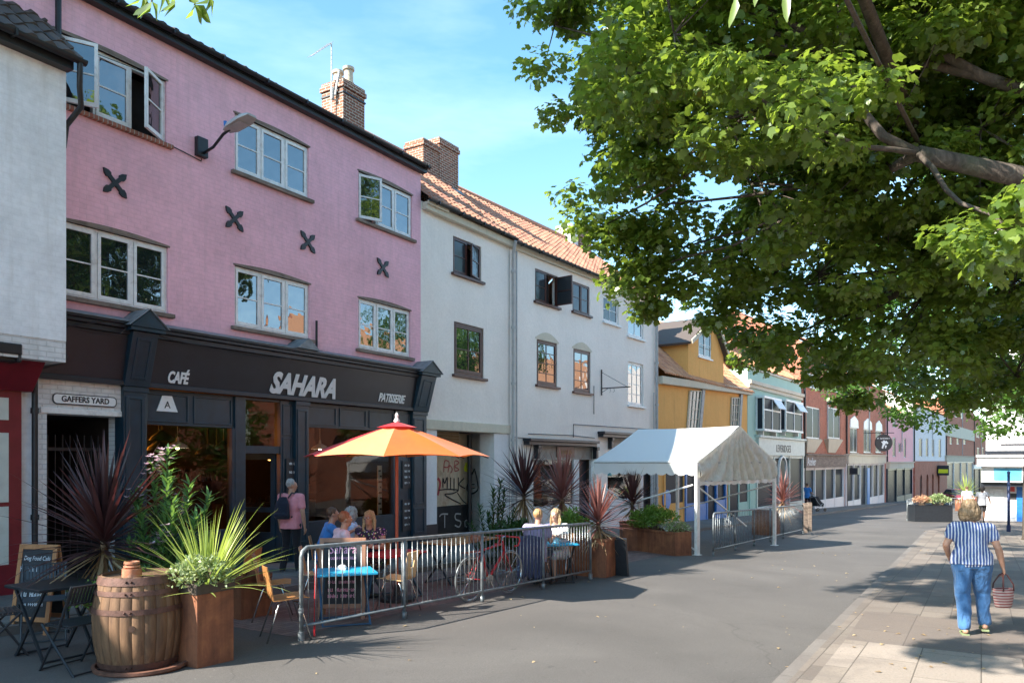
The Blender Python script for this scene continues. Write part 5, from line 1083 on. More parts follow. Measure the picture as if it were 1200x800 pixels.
pb = G(118, 762); pbx = ST(6.55, -8.05); PB = planter(pbx, .5, 1.5, .55, 'low rusty steel planter behind the black cafe table and barrel')
def top(e, x, y, h): 
    m_ = Matrix.Rotation(e.rotation_euler.z, 4, 'Z'); p = m_ @ Vector((x, y, 0)); return Vector((e.location.x + p.x, e.location.y + p.y, e.location.z + h))
# yellow striped flax and the shrub round it
random.seed(11); e = thing('flax', top(PA, .27, .22, .68), 0, 'yellow green striped flax with long arching blades in the tall planter', 'plant'); lv = Leaves()
for i in range(120):
    a = random.uniform(0, 6.28); el = R(random.choice((random.uniform(55, 88), random.uniform(25, 75), random.uniform(5, 45)))); d = Vector((math.cos(el) * math.cos(a), math.cos(el) * math.sin(a), math.sin(el)))
    lv.blade((math.cos(a) * .04, math.sin(a) * .04, 0), d, random.uniform(.6, 1.08), .022, random.uniform(.1, .7), 7, .35)
lv.build('leaves', M['flax'], e)
for i, (x, y, s_) in enumerate(((.12, .1, 1), (.3, .32, .9))): bush(top(PA, x, y, .70), .24 * s_, .24 * s_, .33 * s_, 1500, ('bushy variegated shrub in the tall planter, on its street side', 'bushy variegated shrub in the tall planter, on its far side')[i], 'variegated', .04, .022, 20 + i)
pc = P(122, 640, 8.3); cordyline(Vector((pc.x, pc.y, pbx.z + .5)), .72, 1.08, 140, 'large purple cordyline in front of the Gaffers Yard passage', seed=4, dry=.3)
bush(Vector((P(112, 0, 7.9).x, 7.9, pbx.z + .5)), .30, .26, .28, 1500, 'small leaved green shrub in the low planter behind the barrel', 'box', .03, .02, 31)
# oleanders: whorled lance leaves on upright stems, some in pink flower
def oleander(loc, stems, label, seed, fl=True, mat='oleander', Lf=.175):
    random.seed(seed); e = thing('oleander', loc, 0, label, 'plant', 'oleanders among the planters'); lv = Leaves(); t = MB(); fw = Leaves()
    for (x, y, h, flow) in stems:
        p0 = Vector((x * .35, y * .35, -.1)); p1 = Vector((x, y, h)); pts = [p0.lerp(p1, k / 4.) + Vector((0, 0, 0.03 * math.sin(k))) for k in range(5)]; t.tube(pts, [.013, .011, .009, .007, .005], 6)
        n = int(h / .045)
        for i in range(n):
            f = .28 + .72 * i / n; p = p0.lerp(p1, f)
            for k in range(3):
                a = i * 1.1 + k * 2.094 + random.uniform(-.3, .3); el = R(random.uniform(15, 65)); d = Vector((math.cos(el) * math.cos(a), math.cos(el) * math.sin(a), math.sin(el))); lv.blade(p, d, Lf * random.uniform(.7, 1.15), .034, .4, 3, .25, base=.2)
        if flow:
            for i in range(16):
                c0 = p1 + Vector((random.uniform(-.1, .1), random.uniform(-.1, .1), random.uniform(-.12, .1)))
                t.tube([p1 - Vector((0, 0, .05)), c0], .003, 4)
                for k in range(5): a = k * 1.256 + i; d = Vector((math.cos(a), math.sin(a), random.uniform(.0, .6))); fw.leaf(c0, d, Vector((0, 0, 1)), .038, .03, curl=-.1)
    t.build('stems', M['darkgreen'], e); lv.build('leaves', M[mat], e)
    if fw.v: fw.build('flowers', M['petal'], e)
    return e
q = P(188, 640, 8.4); oleander(Vector((q.x, q.y, pbx.z + .45)), [(.08, .0, 1.70, 1), (-.12, .1, 1.55, 1), (-.25, .0, 1.2, 1), (.28, .1, 1.35, 0), (-.15, -.15, 1.05, 0), (.40, 0, 1.0, 0), (-.38, .2, 1.25, 0), (.1, -.2, .8, 1), (.3, -.1, .7, 0), (.0, .2, 1.4, 0), (-.3, -.1, .75, 0), (.2, -.15, 1.15, 0), (-.05, -.25, .55, 0)], 'tall oleander with clusters of pink flowers behind the barrel', 5)
q = P(172, 664, 7.75); oleander(Vector((q.x, q.y, pbx.z + .42)), [(0, 0, .5, 0), (.15, .1, .36, 0), (-.18, .1, .34, 0), (.28, .05, .28, 0), (-.3, .1, .28, 0)], 'low oleander with bright green tips just above the barrel', 6, False)
q = P(205, 640, 8.55); oleander(Vector((q.x, q.y, pbx.z + .45)), [(.0, .0, 1.15, 1), (-.2, .1, .95, 0), (.22, .0, .9, 0), (.3, .2, 1.2, 0), (-.1, -.2, .7, 1), (.15, -.2, .6, 0), (-.35, 0, .65, 0), (.4, -.1, .5, 0)], 'broad oleander between the tall pink one and the yellow flax', 15)
bush(Vector((P(178, 0, 7.95).x, 7.95, pbx.z + .42)), .42, .3, .42, 1700, 'low dark green shrub just behind the barrel top', 'oleander', .09, .03, 16)
# ---- oak barrel with clay pots on it
bc = G(163, 782); by = 7.42; bc = Vector(((163 - 600) / 900 * by, by, 0)); bc.z = gz(bc.x, bc.y)
BAR = thing('barrel', bc, .3, 'old oak barrel with rusty hoops standing in front of the planters', 'barrel')
Hb = .87
def br(z): t = (z / Hb - .5) * 2; return .34 + .066 * (1 - t * t)
m, nt, b = mk('barrel_oak'); v = mapped(nt, 'xyz', (10, 10, 1.4)); f = noise_n(nt, v, 1.6, 8, .7, .7); g_ = noise_n(nt, mapped(nt, 'xyz'), 3.5, 7, .7)
at = nd(nt, 'ShaderNodeAttribute'); at.attribute_name = 'rnd'
c = ramp(nt, f, [(.25, (.05, .025, .013)), (.5, (.16, .085, .042)), (.75, (.27, .155, .08))]); c = mix(nt, c, ramp(nt, at.outputs['Fac'], [(0, .7), (1, 1.15)]), .9, 'MULTIPLY'); c = mix(nt, c, (.085, .045, .028), ramp(nt, g_, [(.5, 0.0), (.7, .7)])); nt.links.new(c, b.inputs['Base Color']); b.inputs['Roughness'].default_value = .75; bump(nt, b, f, .5, .008); M['barrel'] = m
ns = 24; lv = Leaves(); zs = [Hb * i / 14 for i in range(15)]
for k in range(ns):
    a0 = 2 * math.pi * (k + .01) / ns; a1 = 2 * math.pi * (k + .99) / ns; b0 = len(lv.v); rn = random.random()
    for z in zs:
        r0 = br(z); 
        for a, rr in ((a0, r0 - .003), (a0 + .008, r0), ((a0 + a1) / 2, r0 + .001), (a1 - .008, r0), (a1, r0 - .003)): lv.v.append((rr * math.cos(a), rr * math.sin(a), z))
    for i in range(len(zs) - 1):
        for j in range(4): lv.f.append((b0 + i * 5 + j, b0 + i * 5 + j + 1, b0 + (i + 1) * 5 + j + 1, b0 + (i + 1) * 5 + j)); lv.r.append(rn)
st_ = lv.build('staves', M['barrel'], BAR)
g = MB(); g.lathe([(r_, z) for r_, z in [(0.001, .002), (br(.01) - .008, .002)] + [(br(z) - .012, z) for z in zs] + [(br(Hb) - .022, Hb), (br(Hb) - .022, Hb - .03), (.001, Hb - .03)]], 48); g.build('head', M['barrel'], BAR, auto=40)
for z0, z1 in ((Hb - .075, Hb - .004), (Hb - .17, Hb - .125), (Hb - .34, Hb - .29), (.005, .07)):
    g = MB(); g.lathe([(br(z0) + .004, z0), (br(z0) + .009, z0), (br(z1) + .009, z1), (br(z1) + .004, z1)], 64, cap=False)
    for dz in (.35, .65): 
        for aa in (-1.62, -1.50): zz = z0 + (z1 - z0) * .5; g.ball((br(zz) * 1.03 * math.cos(aa - .1), br(zz) * 1.03 * math.sin(aa - .1), zz), .011, 8, 5)
    g.build('hoop', mpaint('rusted_hoop', (.12, .06, .045), .65, .25, 12, .3, metal=.3, dirt=(.10, .05, .04)), BAR, auto=40)
g = MB(); g.tube([(0, -br(Hb * .47) - .004, Hb * .47), (0, -br(Hb * .47) + .02, Hb * .47)], .03, 14); g.build('bung', M['darkwood'], BAR)
g = MB(); g.lathe([(.0, 0), (.41, 0), (.43, .02), (.43, .045), (.40, .05), (.39, .02), (0, .02)], 48); tr_ = g.build('tray', mpaint('rusty_tray', (.16, .07, .045), .7, .3, 6, .2), None, loc=bc + Vector((.05, -.05, .002)), auto=40)
tag(tr_, 'round rusty tray on the road under the barrel', 'tray'); BAR.location.z += .024
cl = mpaint('terracotta', (.42, .17, .09), .75, .12, 10, .2, dirt=(.5, .4, .32), dscale=8)
pt_ = thing('clay_pot', Vector((bc.x - .02, bc.y - .1, bc.z + Hb - .005)), 0, 'stack of terracotta pot and saucers on top of the barrel', 'pot')
g = MB(); g.lathe([(.0, 0), (.085, 0), (.088, .01), (.086, .085), (0, .085)], 24); g.build('pot_base', cl, pt_, auto=40)
g = MB(); g.lathe([(.055, .086), (.075, .10), (.07, .115), (.05, .112), (.05, .125), (.07, .13), (.068, .15), (.055, .152), (.05, .12)], 24); g.build('pot', cl, pt_, auto=40)
# ---- black folding table and chairs
def folding_table(loc, rot, L, W, H, label, mat, legmat, slats=False):
    e = thing('folding_table', loc, rot, label, 'table'); g = MB(); g.box(-L / 2, L / 2, -W / 2, W / 2, H - .03, H); g.build('table_top', mat, e, bevel=.006)
    for sx in (-1, 1):
        for sy in (1, -1):
            g = MB(); x = sx * (L / 2 - .08) + (.012 if sy > 0 else -.012); g.bar((x, sy * (W / 2 - .04), 0), (x, -sy * (W / 2 - .08), H - .032), .03, .022, (1, 0, 0)); g.build('leg', legmat, e)
    for sy in (1, -1): g = MB(); g.tube([(-L / 2 + .08, sy * (W / 2 - .04), .02), (L / 2 - .08, sy * (W / 2 - .04), .02)], .011, 6); g.build('cross_rail', legmat, e)
    return e
def folding_chair(loc, rot, label, mat, group='black folding chairs'):
    e = thing('folding_chair', loc, rot, label, 'chair', group); w = .21
    for s_ in (-1, 1):
        g = MB(); g.tube([(s_ * w, .25, 0), (s_ * w, -.02, .42), (s_ * w, -.20, .82)], .012, 6); g.build('back_leg', mat, e)
        g = MB(); g.tube([(s_ * (w + .02), -.26, 0), (s_ * (w + .02), .19, .45)], .012, 6); g.build('front_leg', mat, e)
    g = MB(); 
    for i in range(9): y = -.17 + i * .042; g.box(-w + .01, w - .01, y, y + .034, .438, .452)
    g.box(-w, -w + .02, -.18, .22, .425, .437); g.box(w - .02, w, -.18, .22, .425, .437); g.build('seat', mat, e, bevel=.003)
    g = MB()
    for i in range(13): x = -w + .012 + i * (2 * w - .024) / 12; g.bar((x, -.135, .65), (x, -.197, .80), .022, .008, (0, 1, 0))
    g.bar((-w, -.127, .64), (w, -.127, .64), .03, .012); g.bar((-w, -.20, .81), (w, -.20, .81), .03, .012); g.build('backrest', mat, e)
    g = MB(); g.tube([(-w, .24, .02), (w, .24, .02)], .009, 6); g.build('stretcher', mat, e); g = MB(); g.tube([(-w - .02, -.25, .02), (w + .02, -.25, .02)], .009, 6); g.build('stretcher', mat, e)
    return e
M['blk'] = mpaint('black_folding_metal', (.018, .022, .028), .45, .15, 9, .05)
tp = Vector((-4.62, 7.78, 0)); tp.z = gz(tp.x, tp.y); folding_table(tp, SANG, .66, .66, .73, 'black square folding table left of the oak barrel', M['blk'], M['blk'])
q = P(52, 0, 8.55); q.z = gz(q.x, q.y); folding_chair(q, R(-150), 'black folding chair behind the table, its slatted back showing', mpaint('slate_metal', (.045, .06, .075), .5))
q = P(35, 0, 7.85); q.z = gz(q.x, q.y); 
q2 = P(92, 0, 7.25); q2.z = gz(q2.x, q2.y); 
def stool_chair(loc, rot, label): 
    e = folding_chair(loc, rot, label, M['blk'])
    for ch_ in list(e.children):
        if ch_.name.startswith('backrest'): bpy.data.objects.remove(ch_)
    return e
folding_chair(q2, R(65), 'black folding chair in front of the table, nearest the barrel', M['blk'])
folding_chair(q + Vector((-.28, -.1, 0)), R(-50), 'black folding chair at the left frame edge, drawn up to the table', M['blk'])
# ---- chalk A-boards
m, nt, b = mk('chalkboard'); n_ = noise_n(nt, mapped(nt, 'xyz'), 6, 5); nt.links.new(ramp(nt, n_, [(.3, (.012, .014, .018)), (.8, (.035, .04, .048))]), b.inputs['Base Color']); b.inputs['Roughness'].default_value = .7; M['chalk'] = m
def aboard(loc, rot, W, H, label, lines, wood, ink, name='chalk_board'):
    e = thing(name, loc, rot, label, 'sign board'); tilt = R(9)
    for s_ in (1, -1):
        Mt = Matrix.Rotation(math.pi if s_ < 0 else 0, 4, 'Z') @ Matrix.Translation((0, -.17, 0)) @ Matrix.Rotation(-tilt, 4, 'X'); g = MB(); f = .055
        g.box(-W / 2, -W / 2 + f, -.012, .012, 0, H, Mt); g.box(W / 2 - f, W / 2, -.012, .012, 0, H, Mt); g.box(-W / 2 + f, W / 2 - f, -.012, .012, H - f, H, Mt); g.box(-W / 2 + f, W / 2 - f, -.012, .012, .14, .14 + f, Mt); fo = g.build('frame', wood, e, bevel=.003)
        g = MB(); g.box(-W / 2 + f, W / 2 - f, -.004, .004, .14 + f, H - f, Mt); g.build('board', M['chalk'], fo)
        if s_ > 0:
            for (s, x, z, size) in lines:
                o = text('chalk_writing', s, size, ink, e, (0, 0, 0), depth=.002, sx=.8, shear=.15) if s[0].isupper() else scribble('chalk_writing', W * .6, size * .7, ink, e, (0, 0, 0), seed=int(z * 100)); p = Mt @ Vector((x, -.007, z)); o.location = p; o.rotation_euler = (R(90) - tilt * -1 * -1, 0, 0); o.rotation_euler = (R(90) - tilt, 0, 0)
    return e
wd = mwood('orange_frame_wood', (.30, .13, .05), (.46, .22, .09), .5, 'z'); chk = mpaint('chalk_white', (.6, .65, .7), .9, .1, 30, 0); chp = mpaint('chalk_pink', (.75, .35, .5), .9, .1, 30, 0)
q = P(47, 0, 8.95); q.z = gz(q.x, q.y) + .0; aboard(q, R(-12), .52, 1.02, 'wood framed chalk board reading Dog Food Café behind the black table', [('Dog Food Café', 0, .86, .072), ('menu', -.1, .74, .09), ('today', 0, .45, .08), ('fresh cakes', 0, .34, .06)], wd, chk)
q = G(402, 717); q = P(402, 0, 10.15); q.z = gz(q.x, q.y); aboard(q, R(6), .60, 1.05, 'wood framed chalk board reading Sahara between the blue and red tables', [('Sahara', 0, .90, .17), ('coffee', 0, .79, .06), ('tagines', 0, .66, .07), ('soups', 0, .57, .06), ('wraps', 0, .48, .06), ('salads', 0, .38, .07), ('breakfast', 0, .30, .07)], mwood('brown_frame_wood', (.22, .10, .06), (.34, .17, .10), .5, 'z'), chp)
# ---- bent plywood cafe chairs
M['ply'] = mwood('varnished_plywood', (.38, .155, .05), (.52, .25, .09), .35, 'z', .7, coat=.3); M['plypale'] = mwood('pale_plywood', (.55, .36, .17), (.68, .48, .26), .4, 'z', .7, coat=.3)
def ply_chair(loc, rot, label, mat='ply'):
    """one bent sheet for seat and back with a hand slot, on four splayed tube legs; faces +y"""
    e = thing('cafe_chair', loc, rot, label, 'chair', 'bent plywood cafe chairs'); w = .20
    prof = [(.22, .455), (.14, .462), (0, .448), (-.12, .44), (-.175, .46), (-.20, .52), (-.215, .62), (-.235, .72), (-.26, .84)]
    g = MB(); V = []; nx = 8; t = .012
    for side in (0, 1):
        for i, (y, z) in enumerate(prof):
            a = prof[max(i - 1, 0)]; b_ = prof[min(i + 1, len(prof) - 1)]; ty, tz = b_[0] - a[0], b_[1] - a[1]; L = math.hypot(ty, tz); ny, nz = tz / L, -ty / L
            for j in range(nx + 1):
                x = -1 + 2 * j / nx; ww = w * (1.0 if i < 4 else .97 - .05 * (i - 4) / 4); cv = .018 * x * x * (1 if i < 4 else .9)
                V.append((x * ww, y + ny * (side * t) + (0 if i < 5 else cv * .8), z + nz * side * t + (cv if i < 4 else 0)))
    n = len(prof); W = nx + 1; F_ = []
    for i in range(n - 1):
        for j in range(nx):
            if i == n - 3 and j in (3, 4): 
                for s_ in (0,): 
                    a, b_, c_, d_ = i * W + j, i * W + j + 1, (i + 1) * W + j + 1, (i + 1) * W + j
                continue
            a, b_, c_, d_ = i * W + j, i * W + j + 1, (i + 1) * W + j + 1, (i + 1) * W + j; o_ = n * W
            F_ += [(a, b_, c_, d_), (d_ + o_, c_ + o_, b_ + o_, a + o_)]
    o_ = n * W
    for i in range(n - 1): F_ += [(i * W, (i + 1) * W, (i + 1) * W + o_, i * W + o_), (i * W + nx, i * W + nx + o_, (i + 1) * W + nx + o_, (i + 1) * W + nx)]
    for j in range(nx): F_ += [(j, j + o_, j + 1 + o_, j + 1), ((n - 1) * W + j, (n - 1) * W + j + 1, (n - 1) * W + j + 1 + o_, (n - 1) * W + j + o_)]
    i = n - 3; h = [(i * W + 3), (i * W + 5), ((i + 1) * W + 5), ((i + 1) * W + 3)]; hm = [i * W + 4, (i + 1) * W + 4]
    F_ += [(h[0], hm[0], hm[0] + o_, h[0] + o_), (hm[0], h[1], h[1] + o_, hm[0] + o_), (h[1], h[2], h[2] + o_, h[1] + o_), (h[2], hm[1], hm[1] + o_, h[2] + o_), (hm[1], h[3], h[3] + o_, hm[1] + o_), (h[3], h[0], h[0] + o_, h[3] + o_)]
    g.add(V, F_); g.build('seat_shell', M[mat], e, auto=60)
    for sx in (-1, 1):
        for sy, y0, y1 in ((1, .10, .24), (-1, -.10, -.25)):
            g = MB(); g.tube([(sx * .08, y0 * .6, .428), (sx * .15, y0, .43), (sx * .17, y0 * 1.15, .41), (sx * .215, y1, 0)], .0095, 7); g.build('leg', M['chrome'], e, smooth=True)
    return e
def gp(px, Y): q = P(px, 0, Y); q.z = gz(q.x, q.y); return q
c1 = ply_chair(gp(335, 8.75), R(-62), 'brown plywood chair with its back to us, left of the railing end')
ply_chair(gp(320, 9.9), R(-75), 'brown plywood chair standing behind the one at the railing end')
ply_chair(gp(280, 10.6), R(75), 'brown plywood chair half hidden behind the yellow flax')
ply_chair(gp(466, 10.55), R(72), 'sunlit pale plywood chair on the right of the blue table', 'plypale')
ply_chair(gp(372, 11.0), R(-80), 'plywood chair beside the seated woman in white top', 'plypale')
ply_chair(gp(392, 11.5), R(-60), 'plywood chair under the seated woman in white top')
ply_chair(gp(440, 12.1), R(170), 'plywood chair under the woman in the flowered dress')
ply_chair(gp(380, 13.0), R(-80), 'plywood chair under the man in the blue shirt'); ply_chair(gp(416, 13.4), R(95), 'plywood chair under the woman with the grey cap')
# ---- blue and red tables
M['bluet'] = mpaint('turquoise_table_paint', (.02, .34, .58), .35, .06, 5, .04); M['redt'] = mpaint('red_table_paint', (.50, .02, .03), .4, .08, 6, .05); M['bluemet'] = mpaint('blue_leg_metal', (.03, .09, .17), .4)
folding_table(gp(404, 9.75), R(20), .74, .62, .66, 'turquoise folding table inside the near railing', M['bluet'], M['bluemet'])
g = MB(); n_ = 18; q = gp(400, 9.8); 
for i in range(n_): pass
g.box(-.06, .06, -.045, .045, 0, .03); g.ball((.01, 0, .035), (.06, .045, .03), 10, 6); o = g.build('napkin_pack', M['letterw'], None, loc=q + Vector((0, 0, .662)), auto=50); tag(o, 'white crumpled napkins on the turquoise table', 'napkins')
folding_table(gp(460, 11.75), SANG, .95, .62, .70, 'red folding table under the parasol', M['redt'], M['blk'])
folding_table(gp(645, 13.9), R(15), .9, .6, .70, 'blue folding table of the couple at the railing end', M['bluet'], M['blk'])
q = gp(540, 13.9); o = folding_table(q, SANG, 1.5, .7, .74, 'wooden topped long table behind the bicycle', M['ply'], M['blk'])
# ---- parasol
M['um'] = [mcloth('parasol_red', (.60, .02, .035), trans=.25), mcloth('parasol_peach', (.80, .34, .15), trans=.25), mcloth('parasol_orange', (.78, .13, .008), trans=.25), mcloth('parasol_amber', (.80, .18, .015), trans=.25)]
uq = gp(465, 11.5); UM = thing('parasol', uq, R(10), 'open parasol with red, peach and orange panels over the red table', 'parasol')
hz = HC - uq.z; zr, zap, rr = hz + .065, hz + .58, 1.40
g = MB(); g.tube([(0, 0, 0), (0, 0, zap + .02)], .024, 12); g.build('pole', mpaint('red_brown_pole', (.36, .07, .03), .4), UM)
g = MB(); g.lathe([(0, 0), (.27, 0), (.27, .05), (.05, .08), (.03, .25), (0, .25)], 24); g.build('base', M['black'], UM, auto=40)
g = MB(); g.lathe([(.028, zap - .05), (.03, zap), (.05, zap + .02), (.03, zap + .05), (.02, zap + .08), (.03, zap + .10), (.018, zap + .13), (0, zap + .15)], 14, cap=False); g.build('finial', M['white'], UM, smooth=True)
cols = [0, 1, 2, 2, 3, 2, 3, 0]
for k in range(8):
    a0, a1 = 2 * math.pi * k / 8 + R(180) - .15, 2 * math.pi * (k + 1) / 8 + R(180) - .15; lv = MB(); n = 8; mm_ = 6; V = []
    for i in range(n + 1):
        t = i / n; z = zap - .03 - (zap - zr - .03) * (t ** 1.12)
        for j in range(mm_ + 1):
            f = j / mm_; sc_ = math.sin(math.pi * f); p0 = Vector((math.cos(a0), math.sin(a0), 0)); p1 = Vector((math.cos(a1), math.sin(a1), 0)); p = p0.lerp(p1, f) * rr * t * (1 - .03 * sc_ * t); V.append((p.x, p.y, z - .035 * sc_ * t * (1 - t) * 2 + .03 * sc_ * (t ** 6)))
    W = mm_ + 1; lv.add(V, [(i * W + j, i * W + j + 1, (i + 1) * W + j + 1, (i + 1) * W + j) for i in range(n) for j in range(mm_)]); 
    o = lv.build('canopy_panel', M['um'][cols[k]], UM, smooth=True)
    g = MB(); g.tube([(math.cos(a0) * .05, math.sin(a0) * .05, zap - .07), (math.cos(a0) * rr * .98, math.sin(a0) * rr * .98, zr - .02)], .008, 5); g.tube([(math.cos(a0) * .04, math.sin(a0) * .04, zap - .5), (math.cos(a0) * rr * .5, math.sin(a0) * rr * .5, (zap + zr) / 2 - .03)], .007, 5); g.build('rib', M['darkwood'], UM)
g = MB(); n = 8; V = []
for i in range(n): a = 2 * math.pi * (i + .5) / n; V.append((math.cos(a) * .30, math.sin(a) * .30, zap - .055))
g.add([(0, 0, zap + .01)] + [(math.cos(2 * math.pi * i / 8 + R(180) - .15) * .3, math.sin(2 * math.pi * i / 8 + R(180) - .15) * .3, zap - .075 + .0) for i in range(8)], [(0, i + 1, (i + 1) % 8 + 1) for i in range(8)]); g.build('vent_cap', M['um'][0], UM)
# ---- crowd barriers
def barrier(a, b_, H, label, n=None, posts=(), mat='steeld', loop=True):
    """tube railing from a to b"""
    a = Vector(a); b_ = Vector(b_); d = b_ - a; L = math.hypot(d.x, d.y); e = thing('railing', a, math.atan2(d.y, d.x), label, 'railing', 'steel pedestrian railings'); sl_ = d.z / L
    z = lambda x: sl_ * x; r = .024
    g = MB(); pts = [(0, 0, 0), (0, 0, H - .10), (.02, 0, H - .04), (.08, 0, H + z(.08)), (L - .08, 0, H + z(L - .08)), (L - .02, 0, H - .04 + z(L)), (L, 0, H - .10 + z(L)), (L, 0, z(L))]; g.tube(pts, r, 10); g.build('top_rail', M[mat], e, smooth=True)
    g = MB(); g.tube([(r, 0, .16), (L - r, 0, .16 + z(L))], .019, 8); g.build('bottom_rail', M[mat], e, smooth=True)
    g = MB(); g.tube([(0, 0, -.0), (0, 0, .10)], .038, 10); g.tube([(L, 0, z(L)), (L, 0, z(L) + .10)], .038, 10); g.tube([(0, 0, H * .3), (0, 0, H * .3 + .05)], .03, 10); g.build('foot_socket', M[mat], e, auto=40)
    for p_ in posts: g = MB(); g.tube([(p_, 0, z(p_)), (p_, 0, H + z(p_))], .024, 8); g.tube([(p_, 0, z(p_)), (p_, 0, z(p_) + .09)], .034, 8); g.build('post', M[mat], e, smooth=True)
    nb = n or int(L / .105)
    for i in range(1, nb):
        x = L * i / nb
        if any(abs(x - p_) < .03 for p_ in posts): continue
        g = MB(); g.tube([(x, 0, .165 + z(x)), (x, 0, H - .015 + z(x))], .0062, 6); g.build('bar', M['steel'], e, smooth=True)
    return e
ra, rb = G(353, 750), G(692, 678)
barrier(ra, rb, 1.04, 'long grey steel railing in front of the cafe tables', 66, (1.72, 3.45, 5.2))
g = MB(); g.tube([(0, 0, 0), (.02, .0, .82)], .012, 6); o = g.build('red_rod', M['redt'], None, loc=ra + Vector((.09, .22, 0))); tag(o, 'thin red rod leaning just inside the near railing end', 'rod')
# ---- people-free furniture further on: planters at the railing end
c_ = G(710, 677); PC = planter(c_, .45, 1.35, .74, 'rusty steel planter at the far end of the long railing')
cordyline(top(PC, .2, .25, .66), .42, .80, 95, 'red cordyline with dry lower leaves at the railing end', 'cordyred', .8, 41)
bush(top(PC, .25, .8, .66), .34, .38, .55, 900, 'yellow green shrub behind the red cordyline at the railing end', 'box', .085, .03, 42)
q = gp(660, 16.2); PD = planter(Vector((q.x - .7, q.y - .3, q.z)), .5, 1.6, .7, 'rusty steel planter behind the couple at the railing', rot=R(0))
cordyline(q + Vector((.0, .3, .95)), .55, 1.02, 105, 'tall sunlit reddish cordyline behind the blonde woman', 'cordyred', .25, 43); 
q = gp(614, 16.8); cordyline(q + Vector((0, 0, .7)), .85, 1.15, 110, 'dark purple cordyline against the cream wall', 'cordy', .25, 44)
planter(Vector((q.x - .35, q.y - .3, q.z)), .7, .7, .72, 'rusty steel planter under the dark cordyline', rot=0)
q = gp(578, 16.6); oleander(q + Vector((0, 0, .1)), [(0, 0, 1.5, 0), (-.3, 0, 1.2, 0), (.25, .1, 1.5, 0), (.5, 0, 1.1, 0), (-.1, -.2, 1.0, 0), (.35, -.2, .9, 0), (-.5, .1, .8, 0), (.15, .2, 1.7, 0)], 'dark leafy oleander beside the graffiti boards', 45, False, 'darkgreen', .2)
bush(gp(598, 16.0) + Vector((0, 0, .1)), .75, .4, .9, 2600, 'dark green shrub below the purple cordyline', 'darkgreen', .10, .04, 46)
# folded black board leaning on the planter
e = thing('folded_board', G(728, 674), SANG, 'black folded board leaning against the railing end planter', 'sign board'); g = MB(); g.bar((-.02, .1, 0), (-.14, .1, .72), .5, .03, (1, 0, 0)); g.build('board', M['blk'], e); g = MB(); g.bar((.03, .1, 0), (-.1, .1, .74), .5, .03, (1, 0, 0)); g.build('rear_board', M['blk'], e)
# long planter at the marquee
c_ = G(796, 652); a_ = G(731, 642); PE = planter(Vector((a_.x + .1, a_.y - .5, gz(a_.x, a_.y))), 1.75, .55, .62, 'long rusty steel planter beside the marquee', rot=math.atan2(c_.y - a_.y + .3, c_.x - a_.x))
bush(top(PE, .62, .28, .52), .62, .42, .62, 3400, 'round bright green shrub in the long planter by the marquee', 'box', .07, .035, 51)
bush(top(PE, 1.45, .28, .52), .34, .28, .32, 900, 'faded pinkish flowering shrub in the long planter', 'variegated', .05, .025, 52, flowers=60)
q = gp(741, 20.5); cordyline(q + Vector((0, 0, .75)), .55, .92, 90, 'dark cordyline standing behind the long planter', 'cordy', .2, 53); planter(Vector((q.x - .3, q.y - .3, q.z)), .6, .6, .75, 'rusty steel planter behind the round shrub', rot=0)
q = G(915, 626); q = gp(917, 27.2); cordyline(q + Vector((0, 0, .8)), .45, 1.0, 90, 'red cordyline at the right end of the marquee railing', 'cordyred', .6, 54); planter(Vector((q.x - .4, q.y - .4, q.z)), .8, .8, .85, 'rusty steel planter at the marquee railing end', rot=SANG)
for i, px in enumerate((943.5, 948.5)): o = MB(); o.box(-.075, .075, -.075, .075, 0, 1.1); o.box(-.085, .085, -.085, .085, .9, .96); o = o.build('wooden_post', M['rotwood'], None, bevel=.01); o.location = gp(px, 28.6 + i); tag(o, ('square wooden post at the end of the marquee railing, nearer one', 'square wooden post at the end of the marquee railing, farther one')[i], 'post', 'wooden posts')
# ---- marquee
tc0 = G(817, 650); gd = Vector((math.sin(R(43)), math.cos(R(43)), 0)); sd_ = Vector((-gd.y, gd.x, 0)); TW, TD = 4.5, 3.25
TE = thing('marquee', tc0, math.atan2(gd.y, gd.x), 'white party tent with scalloped edge and shaded gable over the seating', 'marquee'); ez = HC - tc0.z - .0; ap = ez + .96; vz = ez - .52
m, nt, b = mk('marquee_canvas'); b.inputs['Base Color'].default_value = (.80, .80, .80, 1); b.inputs['Roughness'].default_value = .45; o_ = nt.nodes['Material Output']; tl = nd(nt, 'ShaderNodeBsdfTranslucent'); tl.inputs[0].default_value = (.8, .74, .62, 1); mx = nd(nt, 'ShaderNodeMixShader'); mx.inputs[0].default_value = .16
nt.links.new(b.outputs[0], mx.inputs[1]); nt.links.new(tl.outputs[0], mx.inputs[2]); nt.links.new(mx.outputs[0], o_.inputs[0]); bump(nt, b, noise_n(nt, mapped(nt, 'xyz'), 2.5, 4, .5, .6), .35, .05); M['canvas'] = m
hw_ = TW / 2
M['gablecloth'] = mcloth('beige_gable_cloth', (.64, .61, .54), .7, .12, fold=.8, trans=.15)  # gable is old unlined PVC, a darker beige than the roof canvas
def roofpt(x, y): 
    t = min(x, TW - x) / hw_; return Vector((x, y, ez + (ap - ez) * t - .03 * math.sin(math.pi * t) - .025 * math.sin(math.pi * y / TD)))
for s_ in (0, 1):
    V = []; nx, ny = 10, 12
    for i in range(nx + 1):
        for j in range(ny + 1): V.append(tuple(roofpt(hw_ * i / nx if s_ == 0 else TW - hw_ * i / nx, TD * j / ny)))
    g = MB(); g.add(V, [(i * (ny + 1) + j, (i + 1) * (ny + 1) + j, (i + 1) * (ny + 1) + j + 1, i * (ny + 1) + j + 1) for i in range(nx) for j in range(ny)]); g.build('roof_panel', M['canvas'], TE, smooth=True)
